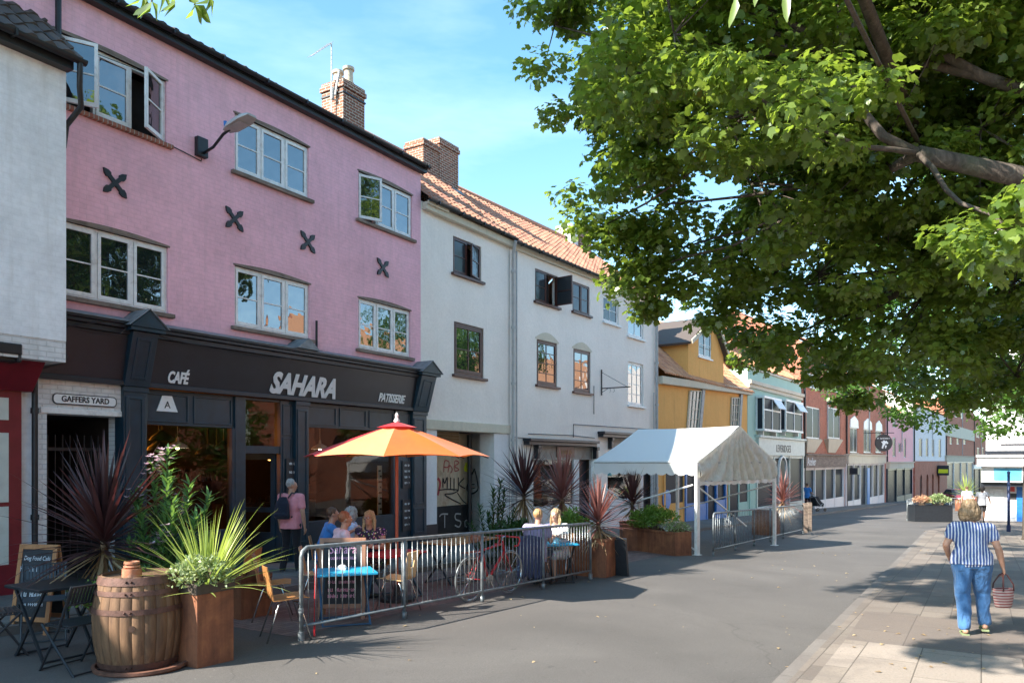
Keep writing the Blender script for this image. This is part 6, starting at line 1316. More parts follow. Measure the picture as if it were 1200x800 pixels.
# the two valances along the eaves (x=0 and x=TW), hanging with scallops
for xx in (0, TW):
    g = MB(); n = 96; V = []
    for i in range(n + 1):
        y = TD * i / n; ph = (y / TD * 11) % 1; zb_ = ez - .30 - .07 * (math.sin(math.pi * ph) ** .6); xo = (-.012 if xx == 0 else .012) + .008 * math.sin(y * 9); V += [(xx + xo * .2, y, ez), (xx + xo, y, ez - .18), (xx + xo * 1.5, y, zb_)]
    g.add(V, [q for i in range(n) for q in ((3 * i, 3 * i + 1, 3 * i + 4, 3 * i + 3), (3 * i + 1, 3 * i + 2, 3 * i + 5, 3 * i + 4))]); g.build('valance', M['canvas'], TE, smooth=True)
# gable sheets: gathered cloth
def gable(y0, sgn, name='gable'):
    nx, nz = 150, 26; V = []
    for i in range(nx + 1):
        x = TW * i / nx; zt_ = roofpt(x, y0).z - .01; dx = abs(x - hw_)
        for j in range(nz + 1):
            f = j / nz; z = zt_ + (vz - zt_) * f; ang = math.atan2(x - hw_, (ap + .35) - z); dist = math.hypot(x - hw_, ap + .35 - z)
            w_ = .085 * math.sin(ang * 26 + 2.2 * math.sin(dist * 2.5)) * min(1, f * 3) * (1 - .4 * (1 - f)) + .03 * math.sin(dist * 15 + ang * 3) * min(1, f * 4) * (1 - f * .8); V.append((x, y0 + sgn * (.03 + w_ * (.35 + .65 * f)), z + .01 * math.sin(x * 30) * f))
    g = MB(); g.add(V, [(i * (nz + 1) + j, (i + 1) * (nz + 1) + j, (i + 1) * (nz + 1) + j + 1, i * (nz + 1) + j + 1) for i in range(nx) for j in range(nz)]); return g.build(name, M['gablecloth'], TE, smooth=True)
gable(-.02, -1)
g = MB(); n = 60; V = []
for i in range(n + 1): x = TW * i / n; V += [(x, -.05 + .02 * math.sin(x * 14), vz - .0 + .01 * math.sin(x * 9)), (x, -.03 + .03 * math.sin(x * 11), vz - .10 - .015 * math.sin(x * 17))]
g.add(V, [(2 * i, 2 * i + 1, 2 * i + 3, 2 * i + 2) for i in range(n)]); g.build('gable_hem', M['canvas'], TE, smooth=True)
for (x, y) in ((0, 0), (TW, 0), (0, TD), (TW, TD), (TW * .5, TD)):
    g = MB(); w_ = .05 if (x, y) != (0, 0) else .075; p = Vector((x, y, 0)); wl = gd * x + sd_ * y; z0 = gz(tc0.x + wl.x, tc0.y + wl.y) - tc0.z; g.box(x - w_, x + w_, y - .04, y + .04, z0, ez - .02); g.box(x - .1, x + .1, y - .09, y + .09, z0, z0 + .012); g.build('pole', M['white'], TE, bevel=.01)
g = MB()
for a, b2 in (((0, 0, ez - .04), (TW, 0, ez - .04)), ((0, TD, ez - .04), (TW, TD, ez - .04)), ((0, 0, ez - .04), (0, TD, ez - .04)), ((TW, 0, ez - .04), (TW, TD, ez - .04)), ((hw_, 0, ap - .07), (hw_, TD, ap - .07)), ((0, 0, ez - .04), (hw_, 0, ap - .07)), ((TW, 0, ez - .04), (hw_, 0, ap - .07))): g.tube([a, b2], .022, 8)
g.build('roof_frame', M['pvc'], TE)
for a, b2 in (((0, .06, .12), (0, TD - .05, ez - .55)), ((0, .12, ez - .6), (0, TD - .05, .9)), ((.1, .03, ez - .65), (TW * .62, .05, .55)), ((TW, .1, ez - .7), (TW, TD, .8))): g = MB(); g.tube([a, b2], .022, 8); g.build('brace', M['white'], TE)
rb0, rb1 = G(836, 651), G(1008 * 0 + 1003 if 0 else 941, 625); barrier(rb0, rb1, 1.06, 'grey steel railing along the street side of the marquee', 64, (1.9, 3.8, 5.7, 7.4))
# ---- wall lamp on the pink house
u, z = A.uz(236, 173, .05); LP = thing('wall_street_lamp', (A.O.x + A.d.x * u, A.O.y + A.d.y * u, A.zb + z), A.e.rotation_euler.z, 'street lamp on a bracket fixed to the pink wall', 'street lamp')
g = MB(); g.box(-.11, .11, -.10, -.001, -.17, .17); g.build('bracket_box', M['black'], LP, bevel=.01); g = MB(); g.tube([(.02, -.1, -.1), (.02, -.35, -.05), (.02, -.62, .12), (.02, -.80, .17)], .025, 8); g.build('arm', M['black'], LP, smooth=True)
g = MB(); Mr = Matrix.Translation((.02, -.75, .18)) @ Matrix.Rotation(R(-8), 4, 'X'); V = []
for (y, w_, zt_, zb_) in ((.05, .08, .02, -.03), (-.1, .14, .05, -.04), (-.45, .15, .06, -.03), (-.62, .10, .03, -.01)): V += [Mr @ Vector(p) for p in ((-w_, y, zb_), (w_, y, zb_), (w_ * .75, y, zt_), (-w_ * .75, y, zt_))]
g.add(V, [(3, 2, 1, 0), (12, 13, 14, 15)] + [(4 * i + j, 4 * i + (j + 1) % 4, 4 * i + 4 + (j + 1) % 4, 4 * i + 4 + j) for i in range(3) for j in range(4)]); g.box(-.10, .10, -.42, -.08, -.052, -.04, Mr); g.build('lamp_head', M['pvc'], LP, bevel=.01); g = MB(); g.tube([Mr @ Vector((-.05, 0, .04)), Mr @ Vector((-.05, 0, .12))], .03, 8); g.build('sensor', M['blue'], LP)
# ---- bicycle (red, drop bars) parked inside the railing
def bicycle(loc, rot, label):
    e = thing('bicycle', loc, rot, label, 'bicycle'); r = .335; red = M['redt']
    rear, front = Vector((0, 0, r)), Vector((.98, 0, r)); bb = Vector((.42, 0, .27)); st_ = Vector((.26, 0, .80)); hd = Vector((.80, 0, .80)); hb = Vector((.83, 0, .66))
    for c_, nm in ((rear, 'rear'), (front, 'front')):
        n = 40; g = MB(); g.tube([c_ + Vector((math.cos(2 * math.pi * i / n) * r, 0, math.sin(2 * math.pi * i / n) * r)) for i in range(n + 1)], .012, 6, cap=False); wo = g.build('wheel', M['steeld'], e, smooth=True)
        g = MB(); g.tube([c_ + Vector((math.cos(2 * math.pi * i / n) * (r - .02), 0, math.sin(2 * math.pi * i / n) * (r - .02))) for i in range(n + 1)], .009, 6, cap=False)
        for i in range(28): a = 2 * math.pi * i / 28; g.tube([c_ + Vector((0, .02 * (-1) ** i, 0)), c_ + Vector((math.cos(a) * (r - .02), 0, math.sin(a) * (r - .02)))], .0016, 3)
        g.tube([c_ - Vector((0, .05, 0)), c_ + Vector((0, .05, 0))], .016, 8); g.build('rim', M['chrome'], wo)
    g = MB()
    for a, b_, q in ((bb, st_, .019), (st_ + Vector((0.01, 0, -.06)), hd, .018), (bb, hb, .020), (hb + Vector((.01, 0, -.02)), hd + Vector((-.01, 0, .05)), .016)): g.tube([a, b_], q, 8)
    for s_ in (-1, 1):
        o_ = Vector((0, .045 * s_, 0)); g.tube([bb + o_ * .5, rear + o_], .008, 6); g.tube([st_ + Vector((0, 0, -.04)) + o_ * .4, rear + o_], .007, 6); g.tube([hb + o_ * .5, hb + Vector((.05, 0, -.12)) + o_, front + o_], .010, 6)
    g.build('frame', red, e, smooth=True)
    g = MB(); g.tube([st_, st_ + Vector((-.03, 0, .12))], .012, 6); g.build('seat_post', M['chrome'], e); g = MB(); g.tube([st_ + Vector((-.18, 0, .135)), st_ + Vector((-.08, 0, .14)), st_ + Vector((.12, 0, .13))], [.07, .055, .018], 10); g.build('saddle', mpaint('tan_saddle', (.30, .15, .10), .5), e, smooth=True)
    g = MB(); top_ = hd + Vector((-.005, 0, .10)); g.tube([hd, top_, top_ + Vector((.08, 0, .01))], .012, 6)
    g.build('stem', M['chrome'], e)
    g = MB(); q = top_ + Vector((.08, 0, .01)); 
    for s_ in (-1, 1): g.tube([q, q + Vector((0, .19 * s_, 0)), q + Vector((.08, .2 * s_, -.01)), q + Vector((.11, .2 * s_, -.07)), q + Vector((.06, .2 * s_, -.14)), q + Vector((-.03, .2 * s_, -.14))], .013, 7)
    g.build('handlebar', M['redt'], e, smooth=True)
    g = MB(); g.tube([bb + Vector((0, -.03, 0)), bb + Vector((0, -.045, 0))], .09, 20); g.tube([bb + Vector((0, -.06, 0)), bb + Vector((.08, -.06, -.14))], .01, 6); g.tube([bb + Vector((0, .06, 0)), bb + Vector((-.08, .06, .14))], .01, 6); g.box(bb.x + .04, bb.x + .12, -.15, -.06, bb.z - .15, bb.z - .13); g.box(bb.x - .12, bb.x - .04, .06, .15, bb.z + .13, bb.z + .15); g.build('crank', M['chrome'], e)
    g = MB()
    for s_ in (-1, 1): g.tube([rear + Vector((-.02, .06 * s_, 0)), rear + Vector((-.12, .08 * s_, .40)), rear + Vector((.2, .08 * s_, .40))], .006, 5); g.tube([rear + Vector((.02, .06 * s_, 0)), rear + Vector((.05, .08 * s_, .40))], .006, 5)
    for i in range(4): g.tube([rear + Vector((-.12 + i * .1, -.08, .40)), rear + Vector((-.12 + i * .1, .08, .40))], .005, 5)
    g.build('rack', M['chrome'], e); return e
bq = G(557, 722) if 0 else gp(551, 11.55); bicycle(bq, R(53), 'red drop bar bicycle leaning just inside the railing')
M['coral'] = mleaf('coral_petal', (.50, .22, .14), (.62, .46, .28), .3, (.8, .4, .2), .7)
# ---- far end of the open street: black trough, barriers, car, sign, post
c_ = G(1072, 611); e = planter(c_, 1.85, .7, .82, 'long black planter with red and yellow flowers at the end of the pavement', rot=R(-2), mat='blk', name='planter', group=None)
bush(top(e, .5, .35, .74), .55, .35, .55, 1100, 'coral orange flowers on the left of the black planter', 'coral', .06, .03, 61, stems=True, name='flowers', cat='flowers'); bush(top(e, 1.3, .35, .74), .55, .35, .6, 1000, 'yellow green leafy flowers on the right of the black planter', 'variegated', .10, .05, 62, name='flowers', cat='flowers')
barrier(G(1063, 610), G(1070, 604), 1.05, 'grey barrier panel at the left of the black planter', 12); barrier(G(1113, 605), G(1150, 597), 1.05, 'grey barrier panel to the right of the black planter', 24)
q = gp(1132, 55); cordyline(q + Vector((0, 0, .6)), .6, 1.5, 60, 'distant green spiky plant beside the corner shop', 'flax', 0, 63, group=None); planter(q + Vector((-.5, -.5, 0)), 1, 1, .8, 'distant square planter beside the corner shop', rot=0)
def car(loc, rot, label):
    e = thing('parked_car', loc, rot, label, 'car'); W_ = .86; red = mpaint('car_paint_maroon', (.28, .03, .05), .25, .05); 
    prof = [(-2.0, .35), (-2.05, .6), (-1.95, .85), (-1.5, .95), (-1.15, .98), (1.0, .98), (1.75, .88), (2.05, .72), (2.1, .4), (2.0, .25), (-1.9, .25)]
    g = MB(); g.prism(list(reversed(prof)), -W_, W_); g.build('body', red, e, bevel=.08, seg=3)
    g = MB(); vs = [(-1.6, -.78, .95), (.95, -.78, .95), (.25, -.62, 1.42), (-1.1, -.62, 1.42)]; g.add([Vector(v_) for v_ in vs] + [Vector((v_[0], -v_[1], v_[2])) for v_ in vs], [(0, 1, 2, 3), (7, 6, 5, 4), (1, 5, 6, 2), (4, 0, 3, 7), (3, 2, 6, 7), (0, 4, 5, 1)]); g.build('windscreen', M['glassb'], e, bevel=.04)
    g = MB(); g.box(-1.05, .2, -.6, .6, 1.425, 1.45); g.build('roof', red, e, bevel=.02)
    for x in (-1.3, 1.3):
        for y in (-.8, .8): g = MB(); g.tube([(x, y - .1, .32), (x, y + .1, .32)], .32, 18); wo = g.build('wheel', M['black'], e); g = MB(); g.tube([(x, y - .11, .32), (x, y + .11, .32)], .18, 12); g.build('rim', M['chrome'], wo)
    for y in (-.6, .6): g = MB(); g.ball((2.0, y, .68), (.12, .16, .09)); g.build('headlight', M['letterw'], e)
    return e
car(gp(1122, 72), R(-100), 'distant maroon car with a blue windscreen parked beyond the barriers')
u, z = F3.uz(1037, 519, 1.0) if False else (0, 0)
sq = P(1035.5, 518.5, 66); HS = thing('round_hanging_sign', sq, 0, 'round black hanging sign with white emblem on the distant shops', 'sign')
g = MB(); g.tube([(0, -.05, 0), (0, .05, 0)], .74, 40); o = g.build('disc', M['blackletter'], HS)
scribble('lettering', 1.15, .13, M['letterw'], HS, (0, -.052, .38), seed=4)
g = MB()
for (x, zz, r_) in ((0, .12, .09), (.08, .02, .12), (.0, -.12, .12), (-.12, -.42, .08), (-.08, -.28, .09), (.16, -.30, .08), (.14, -.42, .06), (.28, -.02, .09), (.2, .1, .07), (-.16, .06, .06), (-.08, -.02, .08)): g.ball((x, -.06, zz), (r_, .012, r_))
g.build('emblem', M['letterw'], HS); g = MB(); g.tube([(-.8, .2, .85), (1.0, .2, .85)], .03, 6); g.tube([(0, .0, .72), (0, .2, .86)], .03, 6); g.tube([(-1.6, 1.5, .85), (-.8, .2, .85)], .03, 6); g.build('bracket', M['black'], HS)
M['navyp'] = mpaint('dark_blue_paint', (.015, .035, .12), .4)
e = thing('blue_post', G(1182, 624), 0, 'slim dark blue post standing in front of the dark tree trunk', 'post'); g = MB(); g.tube([(0, 0, 0), (0, 0, 2.35)], .05, 12); g.build('pole', M['navyp'], e, smooth=True); g = MB(); g.tube([(0, 0, 0), (0, 0, .3)], .075, 12); g.lathe([(.06, 2.35), (.06, 2.4), (0, 2.44)], 12); g.build('cap', M['navyp'], e)
# litter and fallen leaves on the road and pavement
random.seed(9); lv = Leaves()
for i in range(150):
    px = random.uniform(300, 1190); py = random.uniform(610, 795)
    if random.random() < .5: px = random.uniform(900, 1190)
    q = G(px, py, .008); 
    if q.x * SN.x + q.y * SN.y > -1.6: q.z += .05
    if q.x * SN.x + q.y * SN.y < -6.5: continue
    a = random.uniform(0, 6.28); s_ = random.uniform(.02, .06) * (1 + .03 * q.y); lv.leaf(q, Vector((math.cos(a), math.sin(a), random.uniform(0, .2))), Vector((0, 0, 1)), s_, s_ * .6)
tag(lv.build('fallen_leaves', M['drybl']), kind='stuff')
# ================================================================== trees
def leafcloud(name, cl, per, size, mat, parent, seed=1, flat=.55, updown=.75, lobed=True, spread=1.0):
    """cl: array of clump centres (x,y,z,r); every clump gets `per` leaves in a flattened, hollow-ish cloud"""
    rng = np.random.default_rng(seed); cl = np.array(cl, float); n = len(cl) * per
    c = np.repeat(cl, per, axis=0); d = rng.normal(size=(n, 3)); d /= np.linalg.norm(d, axis=1)[:, None]
    rad = c[:, 3] * (rng.random(n) ** .45) * spread; pos = c[:, :3] + d * rad[:, None] * np.array([1, 1, flat])
    up = np.array([0, 0, 1.]); nn = up * updown + d * .45 + rng.normal(size=(n, 3)) * .42; nn /= np.linalg.norm(nn, axis=1)[:, None]
    t = d * np.array([1, 1, .3]) + rng.normal(size=(n, 3)) * .55 + np.array([0, 0, -.35]); t -= nn * (t * nn).sum(1)[:, None]; t /= np.linalg.norm(t, axis=1)[:, None]
    s = np.cross(t, nn); L = size * rng.uniform(.45, 1.3, n)
    if lobed: out = np.array([(0, 0, 0), (.14, .0, .02), (.42, .12, -.04), (.36, .33, .02), (.53, .60, -.08), (.30, .66, .02), (0, 1.0, -.14), (-.29, .67, .03), (-.50, .62, -.06), (-.37, .34, .03), (-.44, .14, -.05), (-.13, .0, .02)])
    else: out = np.array([(0, 0, 0), (.30, .28, .03), (.30, .62, -.02), (0, 1.0, -.10), (-.30, .62, -.02), (-.30, .28, .03)])
    mid = np.array([(0, .42, -.02)]); pts = np.vstack([out, mid]); k = len(out)
    V = pos[:, None, :] + (s[:, None, :] * pts[None, :, 0:1] + t[:, None, :] * pts[None, :, 1:2] + nn[:, None, :] * pts[None, :, 2:3]) * L[:, None, None]
    V = V.reshape(-1, 3); base = (np.arange(n) * (k + 1))[:, None, None]
    tri = np.array([[i, (i + 1) % k, k] for i in range(k)])[None]; F = (base + tri).reshape(-1)
    me = bpy.data.meshes.new(name); nf = n * k; me.vertices.add(len(V)); me.vertices.foreach_set('co', V.astype(np.float32).ravel())
    me.loops.add(nf * 3); me.loops.foreach_set('vertex_index', F.astype(np.int32)); me.polygons.add(nf); me.polygons.foreach_set('loop_start', np.arange(0, nf * 3, 3, dtype=np.int32))
    try: me.polygons.foreach_set('loop_total', np.full(nf, 3, dtype=np.int32))
    except Exception: pass
    me.update(calc_edges=True); me.materials.append(mat)
    crn = np.repeat(rng.random(len(cl)) * .45, per) + rng.random(n) * .55
    at = me.attributes.new('rnd', 'FLOAT', 'FACE'); at.data.foreach_set('value', np.repeat(crn, k).astype(np.float32))
    o = bpy.data.objects.new(name, me); C.objects.link(o); o.parent = parent; return o
def clumps(big, dens, r0, r1, seed=1, flat=.8):
    rng = random.Random(seed); out = []
    for (c, R_) in big:
        c = Vector(c); n = max(4, int(dens * R_ ** 2.4))
        for i in range(n):
            while True:
                d = Vector((rng.uniform(-1, 1), rng.uniform(-1, 1), rng.uniform(-1, 1)))
                if .05 < d.length < 1: break
            d = d.normalized() * (d.length ** .55); out.append((c.x + d.x * R_, c.y + d.y * R_, c.z + d.z * R_ * flat, rng.uniform(r0, r1)))
    return out
m, nt, b = mk('maple_bark'); v = mapped(nt, 'xyz', (9, 9, 2.2)); f = noise_n(nt, v, 1.5, 8, .7, .6); c = ramp(nt, f, [(.3, (.035, .028, .022)), (.55, (.09, .07, .056)), (.8, (.19, .16, .13))]); g_ = noise_n(nt, mapped(nt, 'xyz'), 2.2, 6, .6); c = mix(nt, c, (.06, .075, .035), ramp(nt, g_, [(.5, 0.0), (.75, .6)])); nt.links.new(c, b.inputs['Base Color']); b.inputs['Roughness'].default_value = .9; bump(nt, b, f, .8, .02); M['bark'] = m
M['maple'] = mleaf('maple_leaf', (.058, .108, .018), (.165, .235, .045), .46, (.44, .60, .06), .34, .8)
M['lime'] = mleaf('lime_tree_leaf', (.04, .10, .02), (.10, .20, .04), .4, (.30, .52, .05), .4, .5)
def limb(g, a, b_, r0, r1, sag=.0, n=5, wob=.12):
    a = Vector(a); b_ = Vector(b_); L = (b_ - a).length; pts = []; rs = []
    for i in range(n + 1):
        t = i / n; p = a.lerp(b_, t) + Vector((0, 0, -sag * math.sin(math.pi * t))); 
        if 0 < i < n: p += rdir() * wob * L * .12
        pts.append(p); rs.append(r0 + (r1 - r0) * t)
    g.tube(pts, rs, 8 if r0 > .05 else 5); return pts
random.seed(21)
TR = thing('maple_tree', (9.0, 9.2, gz(9.0, 9.2)), 0, 'large maple whose leafy crown hangs over the street at the right, with added boughs out of view', 'tree')
def P1(px, py, Y): return P(px, py, Y) - TR.location
bigs = [(705, 45, 11.0, 1.05), (725, 140, 11.2, .9), (735, 225, 11.4, 1.05), (712, 262, 11.6, .42), (758, 318, 12, .62), (770, 240, 11.5, .75), (690, 120, 11.2, .6), (760, 110, 10.5, 1.0), (800, 290, 12, 1.0), (765, 338, 12.3, .5), (850, 345, 12.6, .72), (888, 408, 13.2, .5), (935, 395, 13.4, 1.0), (985, 445, 13.6, .62), (850, 90, 9.8, 1.55), (880, 215, 10.6, 1.75), (960, 320, 12, 1.5), (915, 130, 7.7, .9), (1000, 90, 10.4, 1.4), (790, 40, 8.4, .8), (850, 140, 8.6, .85), (735, 85, 8.9, .5), (1040, 245, 10.6, 1.7), (1080, 350, 11.8, 1.7), (1040, 425, 13, 1.0), (1150, 60, 10.2, 1.5), (1165, 220, 10.2, 1.5), (1180, 265, 6.4, .42), (1190, 330, 11, 1.6), (1150, 150, 9.3, .65), (1090, 10, 9.2, .8), (1040, 160, 9.2, .55), (1130, 440, 14, 1.0), (1190, 440, 13, 1.1), (650, 30, 11.2, .45),
        (760, -90, 11, 1.5), (900, -110, 9, 1.8), (1050, -120, 8, 1.8), (1200, -60, 9, 1.8), (1290, 60, 10, 2.0), (1300, 250, 11, 2.0), (1290, 400, 13, 1.6), (820, 20, 12.5, 1.5), (950, 230, 13, 1.3), (1080, 120, 12.5, 1.6)]
BG = [(P1(x, y, Y), r) for x, y, Y, r in bigs]
for (tx, ty, h_, r_) in ((1150, 676, 8.6, 1.1), (1100, 668, 8.5, .6), (1195, 672, 8.3, 1.0), (1100, 700, 8.0, .7), (1145, 706, 7.9, .7), (1190, 698, 8.4, 1.0), (1180, 642, 9.1, 1.1), (1130, 618, 9.3, .7), (1185, 612, 9.2, .9), (1020, 686, 8.2, .7), (1065, 694, 8.4, .85), (1110, 682, 8.6, .9), (1160, 690, 8.2, .9), (1185, 660, 8.8, 1.0), (1120, 648, 8.9, .7), (1060, 640, 9.3, .6), (1160, 625, 9.2, .9), (1172, 768, 7.6, .55), (1120, 766, 7.7, .3), (1195, 730, 8.2, .6)):  # unseen boughs added, placed so their shadows dapple the right pavement
    q = G(tx, ty)
    while True:   # keep the shadow where it falls, lift the bough clear of the frame
        yy = q.y - .685 * h_; zz = q.z + h_ - HC
        if HOR - 900 * (zz - r_ - .5) / (yy + r_ + .3) < -40: break
        h_ += .4
    BG.append((Vector((q.x - 1.18 * h_, q.y - .685 * h_, q.z + h_)) - TR.location, r_))
BG += [(Vector(p) - TR.location, r) for p, r in (((.8, 6.4, 8.6), 1.2), ((6, 11, 10.5), 2.4), ((9, 9, 11), 2.6), ((11, 12, 9), 2.4), ((12, 8, 8.5), 2.2), ((8, 5.5, 9.5), 2.2), ((7, 15, 9), 2.2), ((3.2, 11, 10), 1.8))]
g = MB(); g.tube([(0, 0, -.2), (0, 0, .1), (-.05, 0, 1.5), (-.12, .1, 3.2), (-.15, .12, 4.2)], [.42, .34, .28, .26, .24], 16); g.build('trunk', M['bark'], TR, smooth=True)
g = MB(); fork = Vector((-.15, .12, 4.1))
j1 = P1(1075, 180, 8.4); j2 = P1(985, 60, 8.8); j3 = P1(1090, 55, 8.8)
g.tube([fork, P1(1230, 215, 8.6), j1], [.17, .12, .085], 10); g.tube([j1, P1(1035, 160, 8.5), P1(1010, 130, 8.6), j2, P1(980, -30, 9)], [.06, .055, .05, .035, .02], 8)
g.tube([fork + Vector((0, 0, .2)), P1(1240, 120, 9), P1(1150, 90, 8.8), j3, P1(1010, 10, 9.2)], [.14, .08, .065, .045, .02], 8); g.tube([P1(1150, 90, 8.8), P1(1085, 75, 8.9), P1(1020, 105, 9.2)], [.06, .045, .02], 7)
j4 = P1(1040, 200, 9.5); g.tube([j1, j4, P1(960, 260, 10.5), P1(900, 330, 12)], [.07, .055, .04, .02], 7)
j5 = P1(1120, 300, 11.5); g.tube([fork, P1(1260, 300, 10.5), j5, P1(1010, 370, 12.5), P1(940, 410, 13.3)], [.15, .11, .07, .045, .02], 8)
j6 = Vector((-3.5, 1.0, 6.2)); g.tube([fork, Vector((-1.2, .4, 5.4)), j6, P1(860, 60, 11), P1(740, 90, 11.2)], [.17, .13, .10, .06, .025], 8)
j7 = Vector((.2, .2, 7)); g.tube([fork, j7, Vector((.3, .5, 9))], [.2, .14, .07], 8); j8 = Vector((2.2, 1.5, 6.5)); g.tube([fork, j8], [.15, .08], 8)
j9 = Vector((-7.2, -3.4, 6.6)); g.tube([j6, Vector((-5.5, -1.5, 6.9)), j9 , Vector((-10.3, -3.8, 6.6))], [.09, .06, .04, .02], 7)
js = [j1, j2, j3, j4, j5, j6, j7, j8, j9]
for c_, r_ in BG:
    j = min(js, key=lambda q: (q - c_).length); limb(g, j, c_, .035, .012, .1)
sub = clumps(BG, 11.5, .30, .50, 5)
random.seed(4)
for (x, y, z, r_) in sub[::2]:
    c_ = min(BG, key=lambda q: (q[0] - Vector((x, y, z))).length)[0]; limb(g, c_, (x, y, z), .011, .004, .03, 3)
g.build('branches', M['bark'], TR, smooth=True)
leafcloud('crown', sub, 150, .102, M['maple'], TR, 2)
# drooping twigs above the camera
tw = MB(); lv = Leaves(); random.seed(13)
for (px, py, Y, a) in ((178, 2, 3.0, 1), (205, -2, 3.0, 1), (228, 6, 3.1, 1), (246, -2, 3.1, 1), (168, -6, 3.1, 1), (190, -8, 3.2, 1), (216, -12, 2.9, 1), (862, -6, 3.2, 2), (918, -12, 3.3, 2), (888, -30, 3.3, 2)):
    p = P1(px, py, Y); q = p + Vector((random.uniform(-.07, .07), .03, .25)); tw.tube([q, p], .004, 4)
    if a == 1:
        for k in range(3): lv.leaf(p, Vector((random.uniform(-.9, .9), random.uniform(-.3, .3), -random.uniform(.5, 1))), Vector((random.uniform(.4, 1), random.uniform(.2, .8), random.uniform(-.2, .4))), random.uniform(.07, .105), .052, random.random())
    else: lv.leaf(p, Vector((random.uniform(-.2, .2), 0, -1)), Vector((1, .8, .1)), .15, .045, random.random())
a_ = P1(205, -120, 3.1); tw.tube([j9, a_ + Vector((.6, .2, .5)), a_], [.03, .015, .008], 6)
for px in (178, 205, 228, 246): tw.tube([a_, P1(px, -85, 3.05), P1(px, -8, 3.05)], [.007, .005, .003], 4)
b3 = P1(890, -160, 3.3); tw.tube([j6, b3 + Vector((.2, .5, .5)), b3], [.03, .015, .008], 6)
for px in (862, 918, 888): tw.tube([b3, P1(px, -100, 3.3), P1(px, -12, 3.3)], [.007, .005, .003], 4)
tw.build('twigs', M['bark'], TR); lv.build('hanging_leaves', M['maple'], TR)
# ---- second tree down the pavement, dark leaning trunk at the right edge
random.seed(5); q = G(1212, 634); T2 = thing('lime_tree', q, 0, 'smaller leaved tree with a dark trunk further down the pavement', 'tree')
def P2(px, py, Y): return P(px, py, Y) - T2.location
g = MB(); g.tube([(0, 0, -.2), (0, 0, .2), (-.05, 0, 1.6), (.05, .1, 3.4), (-.1, .1, 5)], [.42, .34, .29, .27, .2], 14); g.build('trunk', M['bark'], T2, smooth=True)
B2 = [(P2(x, y, Y), r) for x, y, Y, r in ((1010, 425, 25, 1.3), (1060, 455, 26, 1.5), (1045, 380, 27, 2.0), (1110, 410, 25, 2.1), (1120, 470, 26, .9), (1160, 400, 24, 2.1), (1190, 350, 26, 2.5), (1100, 330, 28, 2.6), (1190, 455, 23, 1.3), (1185, 500, 22, .75), (1215, 480, 24, 1.4), (975, 450, 26, .9), (1020, 340, 28, 2.0), (1260, 420, 26, 2.6), (1250, 300, 27, 2.8), (1085, 490, 27, .6), (1150, 240, 28, 2.5))]
g = MB(); f2 = Vector((-.1, .1, 4.8))
for c_, r_ in B2: limb(g, f2, c_, .09, .02, -.4)
s2 = clumps(B2, 5.2, .42, .7, 8)
g.build('branches', M['bark'], T2, smooth=True); leafcloud('crown', s2, 95, .15, M['lime'], T2, 7, lobed=False)
# unseen trees added across the street so the shop glass mirrors dark foliage

for i, (u_, n_, h_) in enumerate(((1.5, 9.5, 6.0), (13.5, 11.5, 5.5), (24, 12.5, 6.0), (7.2, 11.0, 5.6), (18.8, 11.5, 6.4), (29.5, 13.0, 6.6))):
    q = ST(u_, n_); e = thing('unseen_tree', q, 0, ('unseen round tree across the street behind the camera', 'unseen round tree across the street beside the maple', 'unseen round tree across the street beyond the maple', 'unseen round tree across the street facing the cafe windows', 'taller unseen round tree across the street facing the cream houses', 'farthest unseen round tree across the street')[i], 'tree', 'unseen trees across the street')
    g = MB(); g.tube([(0, 0, -.2), (0, 0, 2), (.1, 0, 4)], [.25, .2, .14], 10); g.build('trunk', M['bark'], e, smooth=True)
    bb = [(Vector((0, 0, h_ * .5)), 2.3), (Vector((1.2, .8, h_ * .75)), 1.8), (Vector((-1.2, -.5, h_ * .7)), 1.8), (Vector((0, .2, h_ * .28)), 1.9)]; leafcloud('crown', clumps(bb, 5, .5, .8, 30 + i), 60, .20, M['lime'], e, 40 + i, lobed=False)
# ================================================================== people
def mskin(name, col):
    m, nt, b = mk(name); v = mapped(nt, 'xyz'); f = noise_n(nt, v, 14, 4); c = ramp(nt, f, [(.3, tuple(x * .88 for x in col)), (.7, col)]); nt.links.new(c, b.inputs['Base Color'])
    b.inputs['Roughness'].default_value = .5; b.inputs['Subsurface Weight'].default_value = .12; b.inputs['Subsurface Radius'].default_value = (.02, .008, .004); bump(nt, b, noise_n(nt, v, 220, 2), .08, .002); return m
M['skin'] = mskin('fair_skin', (.56, .33, .24)); M['skint'] = mskin('tanned_skin', (.46, .25, .17)); M['skind'] = mskin('brown_skin', (.20, .10, .065))
def mhair(name, ca, cb, sc_=60):
    m, nt, b = mk(name); v = mapped(nt, 'xyz', (sc_, sc_, 7)); f = noise_n(nt, v, 1.0, 5, .6, .8); nt.links.new(ramp(nt, f, [(.3, ca), (.7, cb)]), b.inputs['Base Color']); b.inputs['Roughness'].default_value = .5; bump(nt, b, f, .9, .012); return m
M['h_blond'] = mhair('blonde_hair', (.26, .17, .08), (.55, .40, .22)); M['h_ash'] = mhair('ash_blonde_hair', (.09, .06, .035), (.30, .21, .12)); M['h_grey'] = mhair('grey_hair', (.20, .19, .19), (.45, .44, .43)); M['h_brown'] = mhair('brown_hair', (.05, .028, .018), (.13, .07, .04)); M['h_red'] = mhair('auburn_hair', (.20, .07, .03), (.36, .15, .07)); M['h_black'] = mhair('black_hair', (.012, .01, .01), (.05, .04, .035)); M['h_ginger'] = mhair('sandy_hair', (.30, .15, .06), (.58, .36, .17))
